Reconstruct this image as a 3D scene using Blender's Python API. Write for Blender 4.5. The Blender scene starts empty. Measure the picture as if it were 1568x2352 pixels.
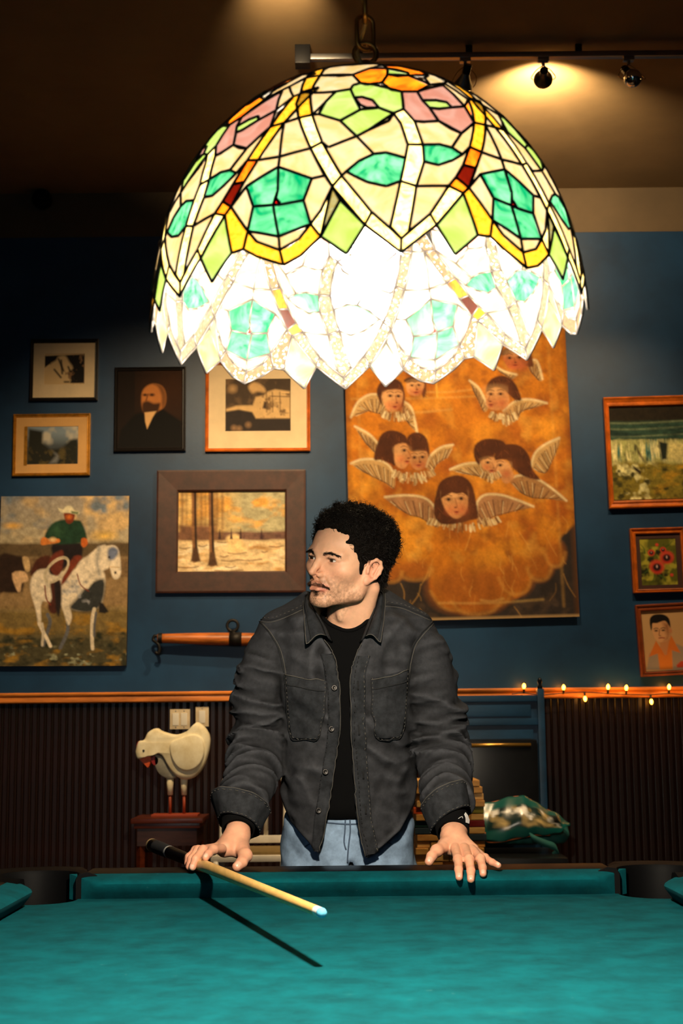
import bpy, bmesh, math, random
import numpy as np
from mathutils import Vector, Matrix
from mathutils.bvhtree import BVHTree
from mathutils.geometry import tessellate_polygon

random.seed(7)
S = bpy.context.scene
COL = S.collection
PI = math.pi

# ---------------------------------------------------------------- camera
FPX = 3267.0                      # 50 mm lens on a 36 mm tall frame of 2352 px
CAM_LOC = Vector((0, 0, 1.08))
PITCH, ROLL = math.radians(8.43), 0.010
cam_d = bpy.data.cameras.new('camera')
cam = bpy.data.objects.new('camera', cam_d)
COL.objects.link(cam)
cam_d.sensor_fit = 'VERTICAL'
cam_d.sensor_height = 36.0
cam_d.sensor_width = 24.0
cam_d.lens = 50.0
cam_d.clip_start = 0.02
cam_d.dof.use_dof = True
cam_d.dof.focus_distance = 2.93
cam_d.dof.aperture_fstop = 10.0
CAM_R = (Matrix.Rotation(PI / 2 + PITCH, 3, 'X') @ Matrix.Rotation(-ROLL, 3, 'Z'))
cam.location = CAM_LOC
cam.rotation_euler = CAM_R.to_euler()
S.camera = cam


def ray(px, py):
    return CAM_R @ Vector(((px - 784.0) / FPX, (1176.0 - py) / FPX, -1.0))


def at(px, py, Y):
    """World point seen at photo pixel (px, py) on the vertical plane at distance Y."""
    d = ray(px, py)
    return CAM_LOC + d * (Y / d.y)


def at_z(px, py, z):
    d = ray(px, py)
    return CAM_LOC + d * ((z - CAM_LOC.z) / d.z)


# ---------------------------------------------------------------- world, exposure, daylight
w = bpy.data.worlds.new('world')
S.world = w
w.use_nodes = True
w.node_tree.nodes['Background'].inputs[0].default_value = (0.25, 0.30, 0.38, 1)
w.node_tree.nodes['Background'].inputs[1].default_value = 0.02
S.view_settings.view_transform = 'Standard'
S.view_settings.look = 'None'
S.view_settings.exposure = 0.0
S.view_settings.gamma = 1.0
S.view_settings.use_curve_mapping = False
S.cycles.max_bounces = 6
S.cycles.diffuse_bounces = 3
S.cycles.glossy_bounces = 3
S.cycles.transmission_bounces = 4


def light(name, kind, loc, energy, color, **kw):
    d = bpy.data.lights.new(name, kind)
    d.energy = energy
    d.color = color
    aim = kw.pop('aim', None)
    for k, v in kw.items():
        setattr(d, k, v)
    o = bpy.data.objects.new(name, d)
    COL.objects.link(o)
    o.location = loc
    if aim is not None:
        o.rotation_euler = (Vector(aim) - Vector(loc)).to_track_quat('-Z', 'Y').to_euler()
    return o


WARM = (1.0, 0.72, 0.40)
# cool fill for the daylight, set in an unseen window assumed behind the camera
light('daylight_fill', 'AREA', (-1.3, -3.72, 1.75), 15, (0.50, 0.74, 1.0),
      shape='RECTANGLE', size=2.2, size_y=1.5, aim=(-0.6, 6, 1.0))


# ---------------------------------------------------------------- colour and materials
def lin(c):
    c = np.asarray(c, float) / 255.0
    return np.where(c <= 0.04045, c / 12.92, ((c + 0.055) / 1.055) ** 2.4)


def L4(c):
    v = lin(c)
    return (float(v[0]), float(v[1]), float(v[2]), 1.0)


MATS = {}


def mat(name, col, rough=0.5, metal=0.0, var=0.0, vs=20.0, bump=0.0, bs=200.0, spec=0.5,
        emit=None, es=0.0, coat=0.0, stretch=(1, 1, 1), col2=None, sheen=0.0, vcol=False, sss=0.0, bdist=0.002):
    if name in MATS:
        return MATS[name]
    m = bpy.data.materials.new(name)
    MATS[name] = m
    m.use_nodes = True
    nt = m.node_tree
    N, K = nt.nodes, nt.links
    b = N['Principled BSDF']
    b.inputs['Roughness'].default_value = rough
    b.inputs['Metallic'].default_value = metal
    b.inputs['Specular IOR Level'].default_value = spec
    b.inputs['Coat Weight'].default_value = coat
    b.inputs['Sheen Weight'].default_value = sheen
    if sss:
        b.inputs['Subsurface Weight'].default_value = sss
        b.inputs['Subsurface Radius'].default_value = (0.012, 0.004, 0.002)
        b.inputs['Subsurface Scale'].default_value = 0.5
    base = L4(col) if col is not None else (0.5, 0.5, 0.5, 1)
    b.inputs['Base Color'].default_value = base
    if var or bump:
        tc = N.new('ShaderNodeTexCoord')
        mp = N.new('ShaderNodeMapping')
        mp.inputs['Scale'].default_value = stretch
        K.new(tc.outputs['Object'], mp.inputs['Vector'])
    src = None
    if vcol:
        a = N.new('ShaderNodeAttribute')
        a.attribute_name = 'Col'
        src = a.outputs['Color']
    if var:
        n = N.new('ShaderNodeTexNoise')
        n.inputs['Scale'].default_value = vs
        n.inputs['Detail'].default_value = 6
        n.inputs['Roughness'].default_value = 0.65
        K.new(mp.outputs[0], n.inputs['Vector'])
        rp = N.new('ShaderNodeMapRange')
        rp.inputs['From Min'].default_value = 0.35
        rp.inputs['From Max'].default_value = 0.65
        K.new(n.outputs['Fac'], rp.inputs['Value'])
        mx = N.new('ShaderNodeMix')
        mx.data_type = 'RGBA'
        if vcol:
            mx.blend_type = 'MULTIPLY'
            mx.inputs[0].default_value = 1.0
            cr = N.new('ShaderNodeMapRange')
            cr.inputs['To Min'].default_value = 1 - var
            cr.inputs['To Max'].default_value = 1 + var
            K.new(rp.outputs[0], cr.inputs['Value'])
            K.new(src, mx.inputs[6])
            K.new(cr.outputs[0], mx.inputs[7])
        else:
            K.new(rp.outputs[0], mx.inputs[0])
            lo = L4(col2) if col2 is not None else tuple(x * (1 - var) for x in base[:3]) + (1,)
            hi = base if col2 is not None else tuple(min(1, x * (1 + var)) for x in base[:3]) + (1,)
            mx.inputs[6].default_value = lo
            mx.inputs[7].default_value = hi
        src = mx.outputs[2]
    if src is not None:
        K.new(src, b.inputs['Base Color'])
    if bump:
        n2 = N.new('ShaderNodeTexNoise')
        n2.inputs['Scale'].default_value = bs
        n2.inputs['Detail'].default_value = 3
        K.new(mp.outputs[0], n2.inputs['Vector'])
        bp = N.new('ShaderNodeBump')
        bp.inputs['Strength'].default_value = bump
        bp.inputs['Distance'].default_value = bdist
        K.new(n2.outputs['Fac'], bp.inputs['Height'])
        K.new(bp.outputs[0], b.inputs['Normal'])
    if emit is not None:
        b.inputs['Emission Color'].default_value = L4(emit)
        b.inputs['Emission Strength'].default_value = es
    return m


# ---------------------------------------------------------------- objects
def wpos(o):
    p = Vector(o.location)
    while o.parent is not None:
        o = o.parent
        p += Vector(o.location)
    return p


def link(name, me, m=None, parent=None, loc=(0, 0, 0), rot=None):
    """Link a mesh; loc is its world origin."""
    o = bpy.data.objects.new(name, me)
    COL.objects.link(o)
    if m is not None and me is not None and len(me.materials) == 0:
        me.materials.append(m)
    o.location = Vector(loc)
    if parent is not None:
        o.parent = parent
        o.location = Vector(loc) - wpos(parent)
    if rot is not None:
        o.rotation_euler = rot
    return o


def tag(o, label, cat, group=None, kind=None):
    if label:
        o['label'] = label
    if cat:
        o['category'] = cat
    if group:
        o['group'] = group
    if kind:
        o['kind'] = kind
    return o


def thing(name, label, cat, loc=(0, 0, 0), group=None):
    o = bpy.data.objects.new(name, None)
    COL.objects.link(o)
    o.location = Vector(loc)
    o.empty_display_size = 0.05
    return tag(o, label, cat, group)


def structure(o):
    o['kind'] = 'structure'
    return o


class MB:
    """Collects shapes into one mesh."""

    def __init__(self):
        self.v, self.f = [], []

    def add(self, vs, fs):
        k = len(self.v)
        self.v += [tuple(p) for p in vs]
        self.f += [tuple(i + k for i in f) for f in fs]
        return self

    def box(self, c, s, r=None, bev=0.0):
        c = Vector(c)
        hx, hy, hz = s[0] / 2, s[1] / 2, s[2] / 2
        if bev <= 0:
            vs = [Vector((x, y, z)) for x in (-hx, hx) for y in (-hy, hy) for z in (-hz, hz)]
            fs = [(0, 1, 3, 2), (4, 6, 7, 5), (0, 4, 5, 1), (2, 3, 7, 6), (0, 2, 6, 4), (1, 5, 7, 3)]
        else:
            bm = bmesh.new()
            bmesh.ops.create_cube(bm, size=1)
            for q in bm.verts:
                q.co = Vector((q.co.x * s[0], q.co.y * s[1], q.co.z * s[2]))
            bmesh.ops.bevel(bm, geom=bm.edges[:], offset=bev, segments=2, affect='EDGES', profile=0.7)
            bm.verts.index_update()
            vs = [q.co.copy() for q in bm.verts]
            fs = [[q.index for q in f.verts] for f in bm.faces]
            bm.free()
        if r is not None:
            vs = [r @ q for q in vs]
        return self.add([c + q for q in vs], fs)

    def tube(self, pts, rad, n=8, caps=True, closed=False):
        pts = [Vector(p) for p in pts]
        m = len(pts)
        if not hasattr(rad, '__len__'):
            rad = [rad] * m
        vs, fs = [], []
        up = None
        for i in range(m):
            if closed:
                t = pts[(i + 1) % m] - pts[i - 1]
            else:
                t = pts[min(i + 1, m - 1)] - pts[max(i - 1, 0)]
            if t.length < 1e-9:
                t = Vector((0, 0, 1))
            t.normalize()
            if up is None:
                up = Vector((0, 0, 1)) if abs(t.z) < 0.9 else Vector((1, 0, 0))
            a = t.cross(up)
            if a.length < 1e-6:
                a = t.orthogonal()
            a.normalize()
            up = a.cross(t)
            for j in range(n):
                q = 2 * PI * j / n
                vs.append(pts[i] + (a * math.cos(q) + up * math.sin(q)) * rad[i])
        for i in range(m if closed else m - 1):
            i2 = (i + 1) % m
            for j in range(n):
                j2 = (j + 1) % n
                fs.append((i * n + j, i * n + j2, i2 * n + j2, i2 * n + j))
        if caps and not closed:
            fs.append(tuple(range(n - 1, -1, -1)))
            fs.append(tuple((m - 1) * n + j for j in range(n)))
        return self.add(vs, fs)

    def lathe(self, prof, n=32, c=(0, 0, 0), axis=None):
        """prof: (radius, height) pairs."""
        c = Vector(c)
        R = Matrix.Identity(3) if axis is None else Vector((0, 0, 1)).rotation_difference(Vector(axis)).to_matrix()
        vs, fs = [], []
        for (r, h) in prof:
            for j in range(n):
                q = 2 * PI * j / n
                vs.append(c + R @ Vector((r * math.cos(q), r * math.sin(q), h)))
        for i in range(len(prof) - 1):
            for j in range(n):
                j2 = (j + 1) % n
                fs.append((i * n + j, i * n + j2, (i + 1) * n + j2, (i + 1) * n + j))
        if prof[0][0] > 1e-6:
            fs.append(tuple(range(n - 1, -1, -1)))
        if prof[-1][0] > 1e-6:
            fs.append(tuple((len(prof) - 1) * n + j for j in range(n)))
        return self.add(vs, fs)

    def prism(self, poly, f0, f1):
        """poly: 2D points; f0/f1 map (a, b) to 3D for the two caps."""
        n = len(poly)
        vs = [Vector(f0(*p)) for p in poly] + [Vector(f1(*p)) for p in poly]
        tri = tessellate_polygon([[Vector((p[0], p[1], 0)) for p in poly]])
        fs = [tuple(t) for t in tri] + [tuple(n + i for i in reversed(t)) for t in tri]
        for i in range(n):
            j = (i + 1) % n
            fs.append((i, j, n + j, n + i))
        return self.add(vs, fs)

    def grid(self, P):
        """P: array rows x cols x 3."""
        P = np.asarray(P)
        r, c = P.shape[:2]
        fs = []
        for i in range(r - 1):
            for j in range(c - 1):
                fs.append((i * c + j, i * c + j + 1, (i + 1) * c + j + 1, (i + 1) * c + j))
        return self.add([tuple(p) for p in P.reshape(-1, 3)], fs)

    def mesh(self, name='mesh', smooth=False, fix=True):
        me = bpy.data.meshes.new(name)
        me.from_pydata(self.v, [], self.f)
        if fix:
            bm = bmesh.new()
            bm.from_mesh(me)
            bmesh.ops.recalc_face_normals(bm, faces=bm.faces[:])
            bm.to_mesh(me)
            bm.free()
        if smooth:
            me.shade_smooth()
        me.update()
        return me

    def build(self, name, m, parent=None, loc=(0, 0, 0), smooth=False, rot=None, auto=None):
        """Vertices are relative to loc (world)."""
        me = self.mesh(name, smooth or auto is not None)
        if auto is not None:
            me.set_sharp_from_angle(angle=math.radians(auto))
        return link(name, me, m, parent, loc, rot)


def raw_mesh(name, V, Q, colors=None, smooth=True):
    """Fast mesh from numpy arrays: V n x 3, Q m x 4 (or 3)."""
    me = bpy.data.meshes.new(name)
    k = Q.shape[1]
    me.vertices.add(len(V))
    me.vertices.foreach_set('co', np.ascontiguousarray(V, np.float32).ravel())
    me.loops.add(Q.size)
    me.loops.foreach_set('vertex_index', np.ascontiguousarray(Q, np.int32).ravel())
    me.polygons.add(len(Q))
    me.polygons.foreach_set('loop_start', np.arange(0, Q.size, k, dtype=np.int32))
    me.update(calc_edges=True)
    if colors is not None:
        set_cols(me, colors)
    if smooth:
        me.shade_smooth()
    return me


def set_cols(me, C):
    a = me.color_attributes.new('Col', 'FLOAT_COLOR', 'POINT')
    B = np.ones((len(me.vertices), 4), np.float32)
    B[:, :3] = C
    a.data.foreach_set('color', B.ravel())


# ---------------------------------------------------------------- numpy noise, polygons, distance fields
_rng = np.random.RandomState(11)
_LAT = _rng.rand(64, 64, 64).astype(np.float32)


def vnoise(x, y, z):
    xi, yi, zi = np.floor(x).astype(int), np.floor(y).astype(int), np.floor(z).astype(int)
    fx, fy, fz = x - xi, y - yi, z - zi
    fx, fy, fz = fx * fx * (3 - 2 * fx), fy * fy * (3 - 2 * fy), fz * fz * (3 - 2 * fz)
    r = 0
    for a in (0, 1):
        for b in (0, 1):
            for c in (0, 1):
                wgt = (fx if a else 1 - fx) * (fy if b else 1 - fy) * (fz if c else 1 - fz)
                r = r + wgt * _LAT[(xi + a) & 63, (yi + b) & 63, (zi + c) & 63]
    return r


def fbm(x, y, z, octs=3, gain=0.5):
    r, a, s = 0, 1.0, 0.0
    for i in range(octs):
        r = r + a * vnoise(x * 2 ** i + 7.3 * i, y * 2 ** i + 3.1 * i, z * 2 ** i + 1.7 * i)
        s += a
        a *= gain
    return r / s - 0.5


def poly_sd(X, Y, pts):
    """Signed distance to a closed polygon, negative inside."""
    d = np.full(X.shape, 1e18)
    ins = np.zeros(X.shape, bool)
    n = len(pts)
    for i in range(n):
        x0, y0 = pts[i]
        x1, y1 = pts[(i + 1) % n]
        ex, ey = x1 - x0, y1 - y0
        px, py = X - x0, Y - y0
        t = np.clip((px * ex + py * ey) / (ex * ex + ey * ey + 1e-12), 0, 1)
        d = np.minimum(d, (px - ex * t) ** 2 + (py - ey * t) ** 2)
        c = ((y0 > Y) != (y1 > Y)) & (X < (x1 - x0) * (Y - y0) / (y1 - y0 + 1e-18) + x0)
        ins ^= c
    d = np.sqrt(d)
    return np.where(ins, -d, d)


def sm(a, b, k):
    h = np.clip(0.5 + 0.5 * (b - a) / k, 0, 1)
    return b * (1 - h) + a * h - k * h * (1 - h)


def smax(a, b, k):
    return -sm(-a, -b, k)


def catmull(pts, n=6, closed=False):
    P = [np.array(p, float) for p in pts]
    m = len(P)
    out = []
    for i in range(m if closed else m - 1):
        if closed:
            p0, p1, p2, p3 = P[i - 1], P[i], P[(i + 1) % m], P[(i + 2) % m]
        else:
            p0, p1, p2, p3 = P[max(i - 1, 0)], P[i], P[i + 1], P[min(i + 2, m - 1)]
        for k in range(n):
            t = k / n
            out.append(0.5 * ((2 * p1) + (-p0 + p2) * t + (2 * p0 - 5 * p1 + 4 * p2 - p3) * t * t + (-p0 + 3 * p1 - 3 * p2 + p3) * t ** 3))
    if not closed:
        out.append(P[-1])
    return out


class Field:
    """A sampled distance field that is turned into a mesh with surface nets."""

    def __init__(self, lo, hi, res):
        self.lo = np.array(lo, float)
        self.res = res
        self.n = np.ceil((np.array(hi, float) - self.lo) / res).astype(int) + 1
        self.d = np.full(self.n, 0.05, np.float32)

    def block(self, lo, hi, pad=0.03):
        a = np.clip(np.floor((np.array(lo) - pad - self.lo) / self.res).astype(int), 0, self.n)
        b = np.clip(np.ceil((np.array(hi) + pad - self.lo) / self.res).astype(int) + 1, 0, self.n)
        sl = tuple(slice(i, j) for i, j in zip(a, b))
        g = [self.lo[k] + np.arange(a[k], b[k]) * self.res for k in range(3)]
        X, Y, Z = np.meshgrid(*g, indexing='ij', sparse=True)
        return sl, X, Y, Z

    def _put(self, sl, d, k, mode):
        c = self.d[sl]
        if mode == 'add':
            self.d[sl] = sm(c, d, k) if k else np.minimum(c, d)
        else:
            self.d[sl] = smax(c, -d, k) if k else np.maximum(c, -d)

    def cone(self, a, b, ra, rb, k=0.01, mode='add', sq=None):
        a, b = np.array(a, float), np.array(b, float)
        r = max(ra, rb)
        sl, X, Y, Z = self.block(np.minimum(a, b) - r, np.maximum(a, b) + r, 0.02 + k)
        e = b - a
        t = np.clip(((X - a[0]) * e[0] + (Y - a[1]) * e[1] + (Z - a[2]) * e[2]) / (e @ e + 1e-12), 0, 1)
        d = np.sqrt((X - a[0] - e[0] * t) ** 2 + (Y - a[1] - e[1] * t) ** 2 + (Z - a[2] - e[2] * t) ** 2) - (ra + (rb - ra) * t)
        self._put(sl, d, k, mode)
        return self

    def chain(self, pts, rad, k=0.006, mode='add'):
        for i in range(len(pts) - 1):
            self.cone(pts[i], pts[i + 1], rad[i], rad[i + 1], k, mode)
        return self

    def ell(self, c, r, k=0.01, mode='add', R=None):
        c, r = np.array(c, float), np.array(r, float)
        m = r.max()
        sl, X, Y, Z = self.block(c - m, c + m, 0.02 + k)
        x, y, z = X - c[0], Y - c[1], Z - c[2]
        if R is not None:
            M = np.array(R).T
            x, y, z = (M[0, 0] * x + M[0, 1] * y + M[0, 2] * z, M[1, 0] * x + M[1, 1] * y + M[1, 2] * z,
                       M[2, 0] * x + M[2, 1] * y + M[2, 2] * z)
        k0 = np.sqrt((x / r[0]) ** 2 + (y / r[1]) ** 2 + (z / r[2]) ** 2) + 1e-9
        k1 = np.sqrt((x / r[0] ** 2) ** 2 + (y / r[1] ** 2) ** 2 + (z / r[2] ** 2) ** 2) + 1e-9
        d = k0 * (k0 - 1) / k1
        self._put(sl, d, k, mode)
        return self

    def mesh(self):
        D = self.d
        ins = D < 0
        nx, ny, nz = D.shape
        corners = [(i, j, k) for i in (0, 1) for j in (0, 1) for k in (0, 1)]

        def cut(A, o):
            return A[o[0]:nx - 1 + o[0], o[1]:ny - 1 + o[1], o[2]:nz - 1 + o[2]]
        cnt = np.zeros((nx - 1, ny - 1, nz - 1), np.uint8)
        for o in corners:
            cnt += cut(ins, o)
        act = (cnt > 0) & (cnt < 8)
        idx = np.argwhere(act)
        vid = np.full(act.shape, -1, np.int32)
        vid[act] = np.arange(len(idx))
        vals = np.stack([D[idx[:, 0] + o[0], idx[:, 1] + o[1], idx[:, 2] + o[2]] for o in corners], 1)
        acc = np.zeros((len(idx), 3))
        num = np.zeros(len(idx))
        for a in range(8):
            for b in range(a + 1, 8):
                ca, cb = np.array(corners[a]), np.array(corners[b])
                if np.abs(ca - cb).sum() != 1:
                    continue
                va, vb = vals[:, a], vals[:, b]
                m = (va < 0) != (vb < 0)
                t = np.where(m, va / np.where(m, va - vb, 1), 0)
                acc += np.where(m[:, None], ca + (cb - ca) * t[:, None], 0)
                num += m
        V = (idx + acc / num[:, None]) * self.res + self.lo
        Q = []
        for ax in range(3):
            o = [0, 0, 0]
            o[ax] = 1
            s0 = [slice(1, -1)] * 3
            s0[ax] = slice(0, -1)
            s1 = [slice(1, -1)] * 3
            s1[ax] = slice(1, None)
            A, B = ins[tuple(s0)], ins[tuple(s1)]
            e = np.argwhere(A != B)
            flip = A[e[:, 0], e[:, 1], e[:, 2]]
            base = e.copy()
            for q in range(3):
                if q != ax:
                    base[:, q] += 1
            u, v_ = [q for q in range(3) if q != ax]

            def cell(du, dv):
                c = base.copy()
                c[:, u] -= du
                c[:, v_] -= dv
                return vid[c[:, 0], c[:, 1], c[:, 2]]
            q4 = np.stack([cell(0, 0), cell(1, 0), cell(1, 1), cell(0, 1)], 1)
            if ax == 1:
                flip = ~flip
            q4 = np.where(flip[:, None], q4, q4[:, ::-1])
            Q.append(q4)
        Q = np.concatenate(Q)
        Q = Q[(Q >= 0).all(1)]
        return V, Q


def relax(V, Q, it=2, w=0.5):
    """Laplacian smoothing of a surface-nets mesh."""
    n = len(V)
    e = np.concatenate([Q[:, [0, 1]], Q[:, [1, 2]], Q[:, [2, 3]], Q[:, [3, 0]]])
    e = np.concatenate([e, e[:, ::-1]])
    deg = np.bincount(e[:, 0], minlength=n).astype(float)
    for i in range(it):
        s = np.stack([np.bincount(e[:, 0], V[e[:, 1], k], minlength=n) for k in range(3)], 1)
        V = V * (1 - w) + w * s / np.maximum(deg, 1)[:, None]
    return V


def bvh_of(V, Q):
    return BVHTree.FromPolygons([tuple(p) for p in V], [tuple(q) for q in Q])

# ================================================================ the room
WY = 7.90                                   # back wall distance
CEIL = at(784, 438, WY).z
PAINT_TOP = at(784, 539, WY).z
RAIL_TOP = at(784, 1585, WY).z
RAIL_BOT = at(784, 1609, WY).z
XL, XR, YF = -3.7, 3.7, -3.8

M_BLUE = mat('blue_wall_paint', (26, 62, 96), 0.36, var=0.30, vs=1.6, bump=0.12, bs=60, col2=(16, 43, 70))
M_CREAM = mat('cream_plaster', (140, 114, 76), 0.8, var=0.12, vs=2.0, bump=0.15, bs=30)
M_DARKWALL = mat('dark_side_wall', (30, 40, 50), 0.7, var=0.2, vs=2)
M_FLOOR = mat('dark_floor_boards', (44, 30, 22), 0.5, var=0.3, vs=4, stretch=(1, 8, 1))
M_BOARD = mat('dark_stained_beadboard', (36, 14, 8), 0.36, var=0.6, vs=9, stretch=(6, 1, 0.7), bump=0.1, bs=80, col2=(13, 6, 4))
M_RAIL = mat('orange_varnished_wood', (204, 120, 48), 0.35, var=0.4, vs=5, stretch=(0.6, 5, 5))
M_DKWOOD = mat('dark_brown_wood', (58, 30, 19), 0.4, var=0.4, vs=8, stretch=(1, 1, 5))
M_BLACK = mat('black_paint', (10, 10, 11), 0.35)
M_BLACKMET = mat('black_metal', (18, 18, 20), 0.35, metal=0.6)
M_STEEL = mat('brushed_steel', (150, 150, 150), 0.3, metal=1.0)
M_CHROME = mat('chrome', (225, 225, 225), 0.08, metal=1.0)
M_WHITE = mat('white_enamel', (222, 218, 208), 0.4, var=0.08, vs=10)

structure(MB().box((0, 2, -0.05), (7.6, 12, 0.1)).build('floor', M_FLOOR))
structure(MB().box((0, 2, CEIL + 0.05), (7.6, 12, 0.1)).build('ceiling', M_CREAM))
wb = structure(MB().box((0, WY + 0.06, (PAINT_TOP + RAIL_BOT) / 2), (7.4, 0.12, PAINT_TOP - RAIL_BOT)).build('wall_back', M_BLUE))
structure(MB().box((0, WY + 0.058, (PAINT_TOP + CEIL) / 2), (7.4, 0.12, CEIL - PAINT_TOP)).build('wall_back_frieze', mat('darkened_frieze_plaster', (84, 68, 46), 0.8, var=0.15, vs=2.0)))  # same plaster, coloured darker to offset the extra light it catches
structure(MB().box((XL - 0.06, 2, CEIL / 2), (0.12, 12, CEIL)).build('wall_left', M_DARKWALL))
structure(MB().box((XR + 0.06, 2, CEIL / 2), (0.12, 12, CEIL)).build('wall_right', M_DARKWALL))
wf = MB()
for (x0, x1, z0, z1) in ((XL, -2.5, 0, CEIL), (-0.1, XR, 0, CEIL), (-2.5, -0.1, 0, 0.9), (-2.5, -0.1, 2.6, CEIL)):
    wf.box(((x0 + x1) / 2, YF - 0.06, (z0 + z1) / 2), (x1 - x0, 0.12, z1 - z0))
structure(wf.build('wall_front', M_DARKWALL))
wf = MB()
for x in (-2.47, -1.3, -0.13):
    wf.box((x, YF - 0.02, 1.75), (0.06, 0.1, 1.7))
for z in (0.93, 2.57):
    wf.box((-1.3, YF - 0.02, z), (2.4, 0.1, 0.06))
structure(wf.build('window_1', M_WHITE))  # unseen window, built to go with the daylight fill
# wainscot of single beaded boards under a varnished rail
wn = structure(MB().box((0, WY + 0.07, RAIL_BOT / 2), (7.4, 0.10, RAIL_BOT)).build('wall_back_wainscot', M_DKWOOD))
BW = 0.0392
bd = MB()
prof = [(0.0, 0.0), (0.001, 0.010), (0.004, 0.0135), (0.008, 0.0115), (0.0105, 0.0075), (0.013, 0.0115), (0.016, 0.0125), (BW - 0.0035, 0.0125), (BW - 0.001, 0.010), (BW - 0.0005, 0.0)]
bd.prism(prof, lambda a, b: (a, -b, 0.10), lambda a, b: (a, -b, RAIL_BOT - 0.002))
bme = bd.mesh('board')
for i in range(-93, 93):
    link('board', bme, M_BOARD, wn, (i * BW, WY + 0.02, 0.0))
rl = MB()
rp = [(0, 0), (0.018, 0), (0.024, 0.006), (0.026, 0.02), (0.022, 0.032), (0.034, 0.042), (0.036, 0.05), (0.030, RAIL_TOP - RAIL_BOT), (0, RAIL_TOP - RAIL_BOT)]
rl.prism(rp, lambda a, b: (XL, WY - a, RAIL_BOT + b), lambda a, b: (XR, WY - a, RAIL_BOT + b))
structure(rl.build('trim_1', M_RAIL, auto=30))
structure(MB().box((0, WY + 0.005, 0.06), (7.4, 0.05, 0.12)).build('baseboard_back', M_DKWOOD))

# ================================================================ stained-glass pendant lamp
LC = at(847, 740, 1.58)
LX, LY = LC.x, 1.58
LZ0, LA, LB, LP = 1.521, 0.247, 0.299, 2.15         # rim level, radius, height, roundness


def dome_r(z):
    z = np.asarray(z, float)
    q = np.clip((z - LZ0) / LB, 0, 1)
    r = LA * (1 - q ** LP) ** (1 / LP)
    return np.where(z < LZ0, LA * (1 - 0.35 * ((LZ0 - z) / 0.25)), r)


# the shade hangs slightly askew: far side and left side a little lower
TILT = Matrix.Rotation(math.radians(-2.0), 3, 'Y') @ Matrix.Rotation(math.radians(-1.9), 3, 'X')
LCEN = Vector((LX, LY, LZ0))


def dome_hit(px, py):
    """(angle, height) on the near side of the shade under a photo pixel, in the shade's own frame."""
    Ti = TILT.transposed()
    d = Ti @ ray(px, py)
    o = Ti @ (CAM_LOC - LCEN)
    t = np.linspace(1.15, 1.80, 1500)
    P = np.outer(t, np.array(d) / ray(px, py).y) + np.array(o)
    r = np.hypot(P[:, 0], P[:, 1])
    f = r - dome_r(P[:, 2] + LZ0)
    f[P[:, 2] > LB] = 1
    i = np.argmax(f < 0) if (f < 0).any() else int(np.argmin(f))
    p = P[i]
    return math.atan2(p[0], -p[1]), p[2] + LZ0


def dome_pt(th, z, off=0.0):
    r = float(dome_r(z)) + off
    return Vector((r * math.sin(th), -r * math.cos(th), z - LZ0))


STEP = PI / 3
A_ = lambda X, Y: (330 + X / 2.958, 130 + Y / 2.958, 0)
B_ = lambda X, Y: (840 + X / 2.958, 130 + Y / 2.958, 0)
C_ = lambda X, Y: (840 + X / 2.958, 130 + Y / 2.958, -1)      # a corner of the lobe to the left
D_ = lambda X, Y: (330 + X / 2.958, 130 + Y / 2.958, 1)       # a corner of the lobe to the right


def pcs(kind, f, *pts):
    return (kind, [f(*p) for p in pts])


EVEN, ZEV = 60 / 65.0, 0.003


def hit_even(px, py, k):
    # the lamp hangs a little askew in the photograph: bring the traced repeat to an even sixth
    th, z = dome_hit(px, py)
    c = 0.1274
    return c + (th - c) * EVEN + k * STEP, z - ZEV * (th - c) / STEP


CR, YE, GR, LI, PK, OR, DR, RB, RD = 'cream', 'amber', 'green', 'lime', 'pink', 'orange', 'darkred', 'ribbon', 'red'
T = []
# left ribbon of the lobe
T += [pcs(YE, A_, (1022, 262), (1090, 262), (1103, 412), (1005, 437), (988, 340)),
      pcs(RB, A_, (1005, 437), (1103, 412), (1172, 595), (1088, 640)),
      pcs(RB, A_, (1088, 640), (1172, 595), (1312, 820), (1243, 893)),
      pcs(RB, A_, (1243, 893), (1312, 820), (1530, 1062), (1480, 1150)),
      pcs(RB, A_, (1480, 1150), (1530, 1062), (1747, 1238), (1743, 1335))]
# right ribbon of the lobe, from the tip up
T += [pcs(RB, B_, (237, 1238), (450, 1070), (495, 1145), (233, 1335)),
      pcs(RB, B_, (450, 1070), (585, 880), (690, 930), (495, 1145)),
      pcs(OR, B_, (585, 880), (638, 822), (730, 893), (690, 930)),
      pcs(DR, B_, (638, 822), (692, 738), (782, 762), (730, 893)),
      pcs(OR, B_, (692, 738), (738, 618), (822, 655), (782, 762)),
      pcs(YE, B_, (738, 618), (768, 455), (845, 475), (822, 655)),
      pcs(YE, B_, (768, 455), (722, 302), (800, 318), (845, 475))]
# middle ribbon
T += [pcs(RB, B_, (158, 1158), (235, 848), (350, 882), (292, 1192), (237, 1238)),
      pcs(RB, B_, (235, 848), (272, 690), (290, 600), (400, 600), (408, 715), (362, 872), (350, 882)),
      pcs(RB, B_, (290, 600), (240, 455), (188, 388), (262, 358), (340, 440), (392, 592), (400, 600))]
# leaves
T += [pcs(GR, A_, (1345, 790), (1440, 715), (1550, 665), (1640, 655), (1782, 690), (1745, 848), (1725, 880), (1640, 885), (1500, 858), (1420, 825)),
      pcs(GR, B_, (400, 608), (520, 598), (610, 620), (685, 668), (610, 708), (510, 738), (408, 715))]
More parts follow.
